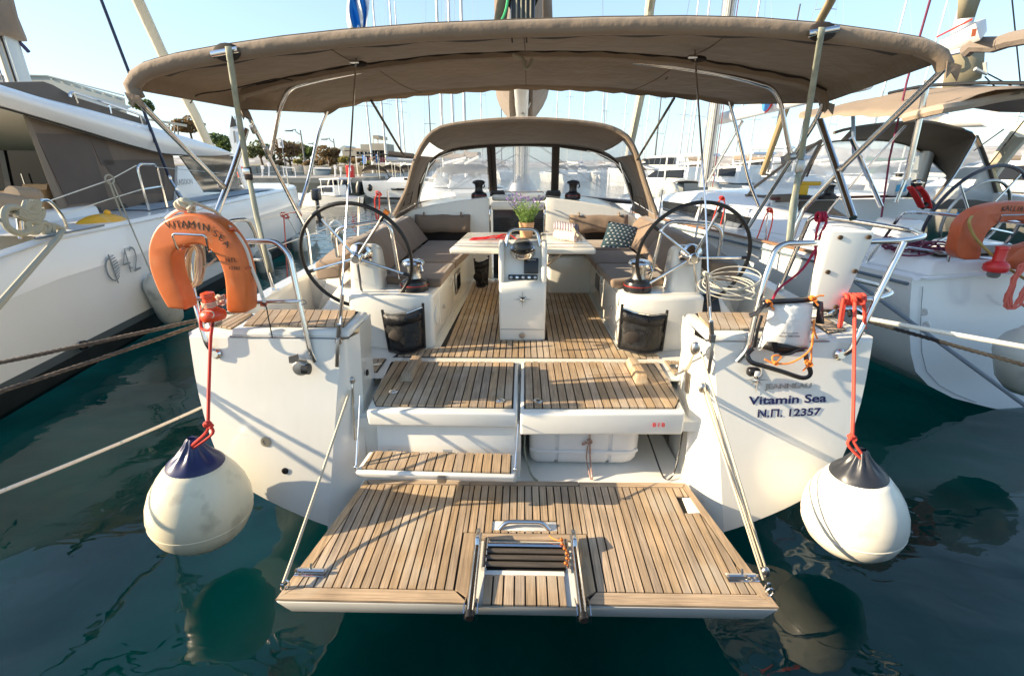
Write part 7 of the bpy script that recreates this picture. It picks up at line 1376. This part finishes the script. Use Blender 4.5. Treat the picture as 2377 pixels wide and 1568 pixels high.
BARK = mat('bark', (.12, .085, .055), .9)
def foliage(c, rx, rz, n, s, rnd, flat_=.0):
    mb = MB(); blobs = [(V((rnd.uniform(-.6, .6)*rx, rnd.uniform(-.6, .6)*rx, rnd.uniform(-.5, .6)*rz)), rnd.uniform(.35, .62)) for _ in range(9)]
    for _ in range(n):
        b, r_ = rnd.choice(blobs); d = V((rnd.gauss(0, 1), rnd.gauss(0, 1), rnd.gauss(0, 1))).normalized()*rnd.uniform(.55, 1)**.5
        p = V(c)+b+V((d.x*rx*r_, d.y*rx*r_, d.z*rz*r_)); a, q = frame_of((rnd.gauss(0, 1), rnd.gauss(0, 1), rnd.gauss(0, 1))); z = s*rnd.uniform(.6, 1.3)
        mb.add([p-a*z, p+q*z*.6, p+a*z, p-q*z*.6], [(0, 1, 2, 3)])
    return mb
def tree(u, v, w_, h_, y, mi, label, seed, nm='tree'):
    rnd = random.Random(seed); c = D(u, v, y); px = y/1076*1.02; rx, rz = w_/2*px, h_/2*px; t = thing(nm, label, 'tree', (c.x, c.y, 2.3), 'trees on the quay')
    tr = MB().tube([(c.x+.1, c.y, 2.2), (c.x, c.y, c.z-rz*.6), (c.x-.05, c.y, c.z)], .16, 8, r2=.06)
    for k in range(5): a = k*1.3; tr.tube([(c.x, c.y, c.z-rz*.6), (c.x+math.cos(a)*rx*.6, c.y+math.sin(a)*rx*.6, c.z+rz*.1)], .05, 5, r2=.015)
    obj('trunk', tr, BARK, t); obj('crown', foliage(c, rx*1.05, rz*1.05, 1700, .17, rnd), LEAFM[mi], t, flat=True)
tree(522, 338, 52, 50, 60, 1, 'bushy green tree behind the white feather flag, leftmost of the row', 1); tree(603, 352, 50, 48, 58, 0, 'olive green tree left of the square sign', 2); tree(668, 350, 66, 42, 60, 2, 'broad rusty green tree right of the square sign', 3); tree(716, 356, 34, 32, 66, 1, 'small dark tree between the two street lamps', 4); tree(764, 362, 48, 34, 58, 2, 'rusty tree below the second street lamp', 5)
tree(330, 245, 40, 26, 70, 1, 'dark treetop showing above the flybridge rail of the catamaran', 6); tree(438, 290, 66, 34, 62, 2, 'reddish treetop over the catamaran hardtop', 7)
for i, (u, v, w_, h_, mi, lb) in enumerate(((560, 380, 20, 10, 1, 'clipped green shrub by the orange ring'), (668, 391, 30, 12, 1, 'clipped green shrub behind the white frame'), (598, 392, 30, 12, 1, 'clipped green shrub left of the sign pole'), (690, 376, 26, 10, 3, 'yellowish shrub under the rusty tree'), (720, 380, 30, 12, 2, 'brown shrub right of the first lamp'), (742, 378, 24, 14, 2, 'dry shrub under the second lamp'), (800, 372, 30, 14, 3, 'yellow green shrub left of the red cabinet'), (826, 374, 24, 14, 2, 'reddish shrub right of the red cabinet'), (650, 378, 24, 12, 2, 'rusty shrub behind the sign pole'), (520, 385, 30, 12, 2, 'brown shrub beside the hardtop nose'), (560, 395, 20, 8, 1, 'low hedge end by the feather flag'), (850, 378, 30, 10, 3, 'yellow shrub left of the far grey biminis'))):
    c = D(u, v, 54); t = thing('shrub', lb, 'shrub', (c.x, c.y, c.z-h_/2*.05), 'shrubs on the quay'); obj('foliage', foliage(c, w_/2*.052, h_/2*.055, 420, .13, random.Random(30+i)), LEAFM[mi], t, flat=True); obj('stem', MB().tube([(c.x, c.y, 2.2), (c.x, c.y, c.z)], .05, 5), BARK, t)
# street lamps, sign, feather flag, ring buoy, frame, cabinet, posts
LAMPM = mat('grey_lamp_post', (.16, .16, .16), .6)
def lamp(u0, v0, u1, v1, ua, va, y, lb):
    b, t_ = D(u1, v1, y), D(u0, v0, y); b.x = t_.x; t = thing('street_lamp', lb, 'street lamp', (t_.x, y, qz), 'street lamps on the quay'); obj('post', MB().tube([(t_.x, y, qz), t_], .10, 8, r2=.07), LAMPM, t); h = D(ua, va, y); obj('arm', MB().tube(spline([t_-V((0, 0, .5)), t_-V((.5, 0, .15)), h+V((.5, 0, .1)), h], 4), .045, 6), LAMPM, t); obj('lamp_head', MB().box(h-V((.25, 0, .03)), (.8, .3, .14)), LAMPM, t, bev=.03)
lamp(697, 302, 709, 395, 676, 303, 54, 'tall grey street lamp, largest of the three, right of the square sign'); lamp(774, 322, 782, 396, 757, 323, 66, 'grey street lamp right of the front canopy tube'); lamp(731, 332, 738, 390, 724, 333, 90, 'small distant street lamp between the two nearer ones')
t = thing('square_sign', 'square white sign on a grey pole on the quay', 'sign', D(663, 420, 44)); c = D(651.5, 333, 44); obj('sign_board', MB().box(c, (.46, .05, .72)), WHITET, t); obj('sign_symbol', MB().box(c+V((.05, -.03, -.05)), (.2, .01, .3)), GREYT, t); obj('pole', MB().tube([(c.x+.1, 44, qz), (c.x+.1, 44, c.z+.3)], .045, 7), LAMPM, t)
t = thing('feather_flag', 'tall white feather flag with a dark tip left of the grey strap', 'flag', D(560, 425, 40)); P = [(538, 267), (546, 280), (553, 300), (560, 340), (566, 380), (570, 423), (562, 423), (552, 385), (540, 350), (532, 320), (533, 295)]
obj('banner', MB().prism([D(u, v, 40) for u, v in P], (0, .03, 0)), mat('flag_white', (.78, .80, .82), .8), t); obj('dark_tip', MB().prism([D(u, v, 39.96) for u, v in ((538, 267), (545, 278), (549, 292), (534, 296))], (0, .02, 0)), RUB, t); obj('flag_pole', MB().tube([D(545, 270, 40.05), D(575, 424, 40.05)], .03, 6), LAMPM, t); obj('banner_print', MB().prism([D(u, v, 39.96) for u, v in ((541, 305), (545, 303), (548, 330), (544, 332))], (0, .02, 0)), GREYT, t)
t = thing('ring_lifebuoy', 'orange ring lifebuoy on a stand on the quay', 'lifebuoy', D(563, 424, 39)); c = D(563, 404, 39); obj('ring', MB().tube([c+V((math.cos(a)*.30, 0, math.sin(a)*.46)) for a in [q*math.pi/10 for q in range(20)]], .11, 8, True), REDP, t); obj('stand', MB().tube([(c.x+.25, 39.1, qz), (c.x+.25, 39.1, c.z+.5)], .03, 6), WHITET, t)
t = thing('white_frame', 'white metal frame standing on the quay edge', 'frame', D(672, 430, 38)); 
for a, b in (((657, 386), (663, 430)), ((684, 390), (690, 430)), ((657, 388), (684, 390)), ((660, 409), (686, 412)), ((664, 390), (672, 430)), ((659, 405), (690, 428))): obj('bar', MB().tube([D(*a, 38), D(*b, 38)], .035, 6), WHITET, t)
t = thing('red_cabinet', 'red fire cabinet standing on the quay', 'cabinet', D(813, 411, 38)); c = D(813, 398, 38); obj('cabinet_body', MB().box(c, (.55, .4, .9)), mat('fire_red', (.60, .03, .025), .4), t, bev=.03); obj('cabinet_notice', MB().box(c+V((.05, -.21, .15)), (.2, .01, .25)), WHITET, t)
t = thing('upturned_boat', 'blue-grey upturned boat lying on the quay', 'boat', D(748, 408, 46)); obj('boat_hull', MB().hexa([D(728, 409, 46), D(764, 409, 46), D(764, 409, 47.2), D(728, 409, 47.2)], [D(727, 391, 46.3), D(769, 391, 46.3), D(768, 391, 47), D(728, 391, 47)]), mat('blue_grey_paint', (.12, .16, .19), .5), t, bev=.1); obj('boat_stem', MB().tube([D(728, 391, 46.2), D(769, 391, 46.2)], .06, 6), WHITET, t)
for i, (u, v0, v1, lb) in enumerate(((779, 384, 416, 'white post beside the red cabinet'), (625, 378, 412, 'slim pale post under the olive tree'), (792, 388, 412, 'short white meter post left of the red cabinet'), (610, 384, 424, 'pale post left of the white frame'))): tag(obj('quay_post', MB().tube([D(u, v1, 40), D(u-1, v0, 40)], .07, 6).box(D(u-1, v0+4, 39.9), (.18, .18, .3)), WHITET), lb, 'post', 'posts on the quay')
for i, (u, v, lb) in enumerate(((770, 430, 'black tyre fender low on the quay wall at left'), (836, 436, 'big black rubber fender at the corner of the quay'), (800, 432, 'black rubber fender between the others on the quay wall'))): c = D(u, v, 36.6); tag(obj('quay_fender', MB().lathe([(.05, -.45), (.30, -.4), (.36, 0), (.30, .4), (.05, .45)], c, (.2, .1, 1), 12), RUB), lb, 'fender', 'rubber fenders on the quay wall')
# buildings
WALLC = mat('cream_render', (.52, .44, .33), .9, noise=(.4, .1)); WALLM = mat('maroon_render', (.13, .025, .04), .8); GREYB = mat('grey_cladding', (.33, .36, .34), .7, noise=(.3, .08)); ROOFG = mat('pale_roof', (.45, .50, .48), .6)
bl = thing('harbour_building', 'cream and maroon harbour building with a square tower behind the trees', 'building', D(840, 375, 120))
def bx_(nm, u0, v0, u1, v1, y, d, m, par): a, b = D(u0, v1, y), D(u1, v0, y); return obj(nm, MB().span((a.x, y, a.z), (b.x, y+d, b.z)), m, par, flat=True)
for nm, q, m in (('wall', (796, 349, 892, 365), WALLC), ('wall', (781, 362, 900, 377), WALLM), ('tower', (864, 333, 894, 362), WALLC), ('tower_top', (866, 314, 878, 322), WALLC), ('wall', (838, 335, 860, 350), WALLC), ('wall', (800, 343, 818, 351), WALLC), ('shop_front', (783, 364, 812, 376), WHITET), ('shop_front', (826, 364, 846, 376), WHITET)): bx_(nm, *q, 120 if 'shop' not in nm else 119.9, 8 if 'shop' not in nm else .2, m, bl)
for u in (866, 877): obj('tower_leg', MB().tube([D(u, 334, 121), D(u, 318, 121)], .12, 5), WALLC, bl)
for i in range(7): bx_('window', 828+9*i, 352, 833+9*i, 358, 119.95, .1, GLASS, bl)
for i in range(6): bx_('window', 786+10*i, 367, 791+10*i, 374, 119.85, .1, GLASS, bl)
obj('roof', MB().prism([D(781, 349, 124), D(797, 338, 124), D(815, 349, 124)], (0, 8, 0)), ROOFG, bl)
wh_ = thing('warehouse', 'large grey green warehouse roof behind the catamaran', 'building', D(180, 300, 45)); obj('clad_wall', MB().prism([D(u, v, 45) for u, v in ((-60, 176), (75, 175), (110, 176), (290, 228), (300, 300), (-60, 300))], (-16, 12, 0)), GREYB, wh_); obj('ridge_trim', MB().tube([D(u, v, 44.95) for u, v in ((-60, 176), (75, 175), (110, 176), (288, 222))], .07, 5), ROOFG, wh_)
for k in range(7): obj('cladding_bolt', MB().box(D(120+24*k, 184+6.8*k, 44.95), (.15, .05, .1)), ROOFG, wh_)
obj('side_canopy', MB().prism([D(u, v, 42) for u, v in ((170, 217), (230, 226), (308, 248), (300, 252), (230, 250))], (-4, 3, 0)), mat('blue_grey_roof', (.24, .31, .36), .5), wh_)
gt = thing('pier_gangway', 'grey flat roofed pier shelter behind the catamaran hardtop', 'shelter', D(400, 300, 50)); obj('flat_roof', MB().hexa([D(345, 280, 50), D(434, 295, 50), D(434, 295, 53), D(345, 280, 53)], [D(345, 275, 50), D(434, 289, 50), D(434, 289, 53), D(345, 275, 53)]), GREYB, gt)
for u in (405, 413): obj('shelter_post', MB().tube([D(u, 292, 50), D(u+2, 330, 50)], .06, 5), LAMPM, gt)
hs_ = [(-900, 12), (-500, 18), (-300, 10), (-120, 16), (60, 9), (160, 14), (300, 11), (420, 22), (560, 34), (700, 26), (900, 40), (1300, 30), (2000, 20)]
P = resample([V((x, 900-abs(x)*.15, h)) for x, h in hs_], 90); rnd = random.Random(2)
kst(obj('hills', MB().grid([[(p.x, p.y, -2) for p in P], [(p.x, p.y+30, p.z*(.6+.25*rnd.random())) for p in P], [(p.x, p.y+90, p.z*(.9+.25*rnd.random())) for p in P], [(p.x, p.y+300, 0) for p in P]]), mat('pale_town_hills', (.33, .31, .29), .95, noise=(.02, .35), dirt=(.05, (.62, .60, .56), .52, .7))))
kst(obj('breakwater', MB().prism([(20, 170, -1), (420, 190, -1), (420, 190, 1.9), (20, 170, 2.1)], (0, 8, 0)), CONC, flat=True))

# ================================================================ THE OTHER BOATS
HULLS = {'white': CATW, 'navy': mat('navy_hull', (.012, .018, .05), .25), 'cream': mat('cream_hull', (.62, .57, .45), .3), 'grey': mat('grey_hull', (.22, .24, .26), .3)}
COVERS = {'blue': mat('blue_sail_cover', (.012, .05, .16), .85), 'tan': MATS['taupe_canvas'], 'grey': FC, 'white': mat('white_sailcloth', (.74, .73, .70), .8), 'green': mat('green_sail_cover', (.02, .08, .05), .85)}
RIGM = mat('grey_rigging', (.30, .30, .29), .6); SPW = mat('white_spar', (.66, .66, .64), .35); SPD = mat('dark_spar', (.05, .05, .055), .4)
def far_yacht(u, y, mh, label, hull='white', cover='tan', head=10, L_=11, spar=None, group=None, jib=False, hood=True, bimini=False, flip=False):
    """a moored yacht at distance y, its mast over photo column u; hull, coachroof, mast, boom, rigging, canvas as parts"""
    b = D(u, 392, y); A = R(head+(180 if flip else 0)); ex, ef = V((math.cos(A), math.sin(A), 0)), V((-math.sin(A), math.cos(A), 0)); o = V((b.x, b.y, 0)); q = lambda l, f, z: o+ex*l+ef*f+V((0, 0, z)); s = L_/11
    t = thing('sailing_yacht', label, 'yacht', o, group or 'yachts moored beyond'); rows = []
    for f, w_ in ((-5.6, 1.35), (-3, 1.75), (0, 1.85), (2.5, 1.5), (4.3, .75), (5.4, .05)): rows.append([q(-w_*k*s, f*s, z) for k, z in ((.75, 0), (.9, .5), (1, 1.25+.05*max(f, 0)))]+[q(w_*k*s, f*s, z) for k, z in ((1, 1.25+.05*max(f, 0)), (.9, .5), (.75, 0))])
    hb_ = MB().grid(rows); hb_.f.append(tuple(range(6))); obj('hull', hb_, HULLS[hull], t, ang=30)
    obj('coachroof', MB().hexa([q(-1.2*s, -1.8*s, 1.25), q(1.2*s, -1.8*s, 1.25), q(.8*s, 3*s, 1.35), q(-.8*s, 3*s, 1.35)], [q(-1.05*s, -1.7*s, 1.78), q(1.05*s, -1.7*s, 1.78), q(.6*s, 2.4*s, 1.62), q(-.6*s, 2.4*s, 1.62)]), CATW, t, bev=.08)
    for sd_ in (-1, 1): obj('side_window', MB().prism([q(sd_*1.13*s, -1.5*s, 1.45), q(sd_*.86*s, 1.9*s, 1.48), q(sd_*.80*s, 1.8*s, 1.60), q(sd_*1.10*s, -1.5*s, 1.66)], ex*sd_*.06), GLASS, t, flat=True)
    sm = spar or SPW; m_ = obj('mast', MB().tube([q(0, .3, 1.3), q(0, .1, mh)], .095 if y < 45 else .11, 7, r2=.06), sm, t)
    for z, w_ in ((mh*.42, .9), (mh*.7, .7)): obj('spreader', MB().tube([q(-w_, .2, z), q(0, .2, z+.06), q(w_, .2, z)], .025, 5), sm, m_)
    rg = MB(); r_ = .003+.00009*y
    for sd_ in (-1, 1): rg.tube([q(sd_*1.6*s, .2, 1.3), q(sd_*.9, .2, mh*.42), q(sd_*.7, .2, mh*.7), q(0, .2, mh-.2)], r_, 4)
    rg.tube([q(0, -5.4*s, 1.4), q(0, .2, mh)], r_, 4); kind(obj('rigging', rg, RIGM, t), 'stuff')
    obj('forestay', MB().tube([q(0, 5.2*s, 1.5), q(0, .3, mh*.94)], .09 if jib else r_*1.2, 6), MATS['cream_sailcloth'] if jib else RIGM, t)
    obj('boom', MB().tube([q(0, .1, 2.5), q(0, -3.8*s, 2.75)], .08, 7), sm, t); obj('sail_cover', MB().tube([q(0, .15, 2.95), q(0, -1.5*s, 2.86), q(0, -3.6*s, 2.86)], .19, 8, r2=.10), COVERS[cover], t)
    if hood: obj('sprayhood', MB().grid([[q(1.1*s*math.cos(a), -1.9*s+.9*j, 1.7+(.75-.45*j)*math.sin(a)) for a in [math.pi*k/8 for k in range(9)]] for j in (0, .6, 1)]), COVERS['grey' if cover == 'white' else cover], t, solid=.01)
    if bimini:
        obj('bimini', MB().grid([[q(1.5*s*c_, -4.9*s+1.3*j, 3.1+.18*(1-c_*c_)) for c_ in (-1, -.6, 0, .6, 1)] for j in range(3)]), FC, t, solid=.02)
        for l in (-1.45, 1.45):
            for f in (-4.8, -2.4): obj('bimini_leg', MB().tube([q(l*s, f*s, 1.3), q(l*s, f*s, 3.1)], .02, 5), STEEL, t)
    return t
# left of the sprayhood
far_yacht(1034, 30, 19, 'white yacht with the leftmost of three tall masts left of the tan boom bag', head=25, L_=12); far_yacht(1058, 33, 20, 'white yacht with the middle of three tall masts left of the tan boom bag', head=20, L_=12); far_yacht(1084, 27, 18, 'white yacht with the thick mast nearest the tan boom bag on its left', head=15, L_=12)
far_yacht(1005, 60, 10, 'distant yacht with a short dark mast left of the sprayhood top', spar=SPD, head=30); far_yacht(946, 70, 22, 'distant yacht with a thin mast left of the sprayhood', 'white', 'grey', 60)
hullb = thing('sailing_yacht', 'white yacht lying between quay and sprayhood with a black fender on its bow', 'yacht', D(890, 462, 34)); rows = []
for u, dz in ((841, .0), (850, 0), (880, 0), (920, 0), (960, 0), (1010, 0)): rows.append([D(u+(12 if u == 841 else 4 if u == 850 else 0), 462+ (3 if u > 850 else -6), 34), D(u+(4 if u == 841 else 0), 445, 33.9), D(u, 422, 33.9), D(u, 420, 35.5), D(u, 420, 37.5)])
obj('hull', MB().grid(rows), CATW, hullb); obj('boot_stripe', MB().prism([D(866, 457, 33.8), D(1000, 460, 33.8), D(1000, 466, 33.8), D(872, 463, 33.8)], (0, .1, 0)), ANTI, hullb, flat=True); obj('hull_window', MB().prism([D(u, v, 33.8) for u, v in ((907, 437), (950, 437), (950, 442), (909, 442))], (0, .06, 0)), GLASS, hullb, flat=True)
obj('coachroof', MB().hexa([D(898, 421, 35), D(1000, 421, 35), D(1000, 421, 36.5), D(898, 421, 36.5)], [D(908, 412, 35.1), D(1000, 409, 35.1), D(1000, 409, 36.3), D(908, 412, 36.3)]), CATW, hullb, bev=.08); obj('coachroof_window', MB().span(tuple(D(938, 418, 34.95)), tuple(D(946, 413, 34.99))), GLASS, hullb, flat=True)
tube_fender('tube_fender', 'black tube fender on the bow of the white yacht across the gap', D(858, 427, 33.6), D(859, 444, 33.6), .18, RUB)
for k, (u, y, lb) in enumerate(((866, 44, 'moored yacht with a grey bimini, leftmost of the row behind the white hull'), (900, 46, 'moored yacht with a grey bimini in the middle of the row behind the white hull'), (935, 48, 'moored yacht with a grey bimini next to the sprayhood side'))): far_yacht(u, y, 17+k, lb, 'white', 'grey', 20+4*k, 11, bimini=True, group='yachts behind the white hull')
for k, (u, v) in enumerate(((846, 372), (877, 370))):
    t = thing('greek_flag', ['small blue and white flag above the left of the grey biminis', 'small blue and white flag left of the sprayhood'][k], 'flag', D(u, v, 43), 'small flags beyond'); 
    for i in range(4): obj('stripe', MB().prism([D(u-5+2.6*i, v-14+2*i, 43), D(u-2.4+2.6*i, v-12+2*i, 43), D(u-1.4+2*i, v+8, 43), D(u-4+2*i, v+9, 43)], (0, .02, 0)), FB if i % 2 == 0 else MATS['flag_white'], t, flat=True)
    obj('flag_staff', MB().tube([D(u, v-18, 43.1), D(u-3, v+30, 43.1)], .02, 5), WHITET, t)
gm = thing('sail_boom', 'far boom with a dark rolled awning left of the sprayhood', 'boom', D(915, 372, 40)); obj('boom_spar', MB().tube([D(897, 369, 40), D(960, 372, 40)], .22, 8), ALU, gm); obj('rolled_awning', MB().tube([D(903, 358, 40), D(960, 364, 40)], .25, 8), FR_, gm)
# motor boats
def motor_boat(u, v, y, sc, label, head, hard=True):
    b = D(u, v, y); A = R(head); ex, ef = V((math.cos(A), math.sin(A), 0)), V((-math.sin(A), math.cos(A), 0)); o = V((b.x, b.y, 0)); q = lambda l, f, z: o+ex*l*sc+ef*f*sc+V((0, 0, z*sc)); t = thing('motor_boat', label, 'motor boat', o, 'motor boats beyond')
    rows = [[q(-w_*k, f, z) for k, z in ((.7, 0), (1, 1.0+.05*f))]+[q(w_*k, f, z) for k, z in ((1, 1.0+.05*f), (.7, 0))] for f, w_ in ((-3.2, 1.25), (0, 1.4), (2, 1.1), (3.6, .1))]; m_ = MB().grid(rows); m_.f.append((0, 1, 2, 3)); obj('hull', m_, CATW, t)
    obj('deckhouse', MB().hexa([q(-1.1, -1.5, 1.0), q(1.1, -1.5, 1.0), q(.8, 2, 1.1), q(-.8, 2, 1.1)], [q(-1, -1.5, 2.0), q(1, -1.5, 2.0), q(.6, .6, 1.9), q(-.6, .6, 1.9)]), CATW, t, bev=.1*sc); obj('windscreen', MB().hexa([q(-1.12, -1.2, 1.4), q(1.12, -1.2, 1.4), q(.85, 1.4, 1.4), q(-.85, 1.4, 1.4)], [q(-1.06, -1.2, 1.85), q(1.06, -1.2, 1.85), q(.72, .95, 1.75), q(-.72, .95, 1.75)]), GLASS, t)
    if hard:
        obj('hardtop', MB().hexa([q(-1.1, -2.2, 2.55), q(1.1, -2.2, 2.55), q(.8, .4, 2.5), q(-.8, .4, 2.5)], [q(-1.0, -2.1, 2.7), q(1.0, -2.1, 2.7), q(.7, .3, 2.62), q(-.7, .3, 2.62)]), CATW, t, bev=.05*sc)
        for l in (-1, 1):
            for f in (-2, 0): obj('hardtop_leg', MB().tube([q(l, f, 1.2), q(l*.95, f, 2.55)], .05*sc, 5), CATW, t)
    return t
rb2 = motor_boat(766, 474, 30, .62, 'small white motor boat with outboard beyond the catamaran bow', 75); ob = D(734, 452, 27.5); obj('outboard_engine', MB().box(ob, (.45, .5, .62)).box(ob-V((0, 0, .7)), (.2, .25, .9)), CHAR, rb2, bev=.1, seg=3)
motor_boat(1565, 415, 34, 1.15, 'white motor cruiser left of the right mast', 40); motor_boat(1690, 412, 36, 1.2, 'white motor cruiser right of the right mast', 30); motor_boat(1530, 402, 60, 1.8, 'far white motor yacht beside the sprayhood edge', 60, False); motor_boat(1745, 402, 55, 1.6, 'far white motor yacht between the bimini tubes', 50); motor_boat(2330, 425, 22, 1.3, 'white motor boat at the right edge behind the far sprayhood', 30); motor_boat(2300, 402, 48, 1.5, 'far motor yacht near the right edge below the hills', 70, False)
# forest of masts on the right
spec = [(1349, 96, 15.5, 'white', 'blue', 0), (1391, 92, 16.5, 'white', 'tan', 0), (1400, 100, 17.5, 'navy', 'white', 0), (1443, 90, 15.5, 'white', 'grey', 0), (1494, 85, 13.5, 'cream', 'green', 0), (1519, 70, 15.5, 'white', 'blue', 0), (1467, 60, 16, 'white', 'tan', 0), (1577, 52, 17, 'white', 'white', 0), (1592, 75, 16, 'grey', 'blue', 0), (1600, 44, 15, 'white', 'grey', 0), (1705, 40, 17, 'white', 'tan', 0), (1735, 62, 18, 'white', 'blue', 0), (1790, 50, 16, 'white', 'white', 0), (1846, 36, 17, 'navy', 'blue', 0), (1905, 58, 16, 'white', 'grey', 0), (2010, 46, 16, 'white', 'green', 0), (2095, 52, 17, 'cream', 'blue', 0), (2330, 40, 14, 'white', 'grey', 0), (1120, 80, 18, 'white', 'blue', 0), (1165, 95, 20, 'white', 'tan', 0), (1290, 75, 14, 'white', 'grey', 0), (1318, 88, 19, 'white', 'white', 0)]
ORD = 'first second third fourth fifth sixth seventh eighth ninth tenth eleventh'.split()
zones = ((1100, 1340, 'seen through the sprayhood windows'), (1340, 1610, 'between sprayhood and right mast'), (1610, 2400, 'right of the near right mast'))
for z0, z1, where in zones:
    for k, (u, y, mh, hc, cc, _) in enumerate(sorted(q for q in spec if z0 < q[0] <= z1)):
        i = spec.index((u, y, mh, hc, cc, _))
        far_yacht(u, y, mh, '%s hulled yacht, %s sail cover, %s mast from left %s' % (hc, cc, ORD[k], where), hc, cc, 10+(i*37 % 30)-12, 10.5+(i % 3)*.8, SPD if i % 7 == 5 else None, 'far moored yachts on the right')
def furled(pts, y0, y1, r, lb, m):
    n = len(pts); tag(obj('furled_foresail', MB().tube([at(u, v, y=y0+(y1-y0)*i/(n-1)) for i, (u, v) in enumerate(pts)], r, 9), m), lb, 'sail')
furled([(1520, -60), (1508, 20), (1488, 220), (1465, 330), (1452, 400)], 15, 20, .14, 'cream furled foresail right of the tan boom bag', MATS['cream_sailcloth'])
furled([(1945, -60), (1930, 0), (1897, 60), (1817, 272), (1770, 403)], 12, 18, .105, 'tan furled foresail rising behind the right half of the canopy', mat('tan_sailcloth', (.36, .27, .15), .9))
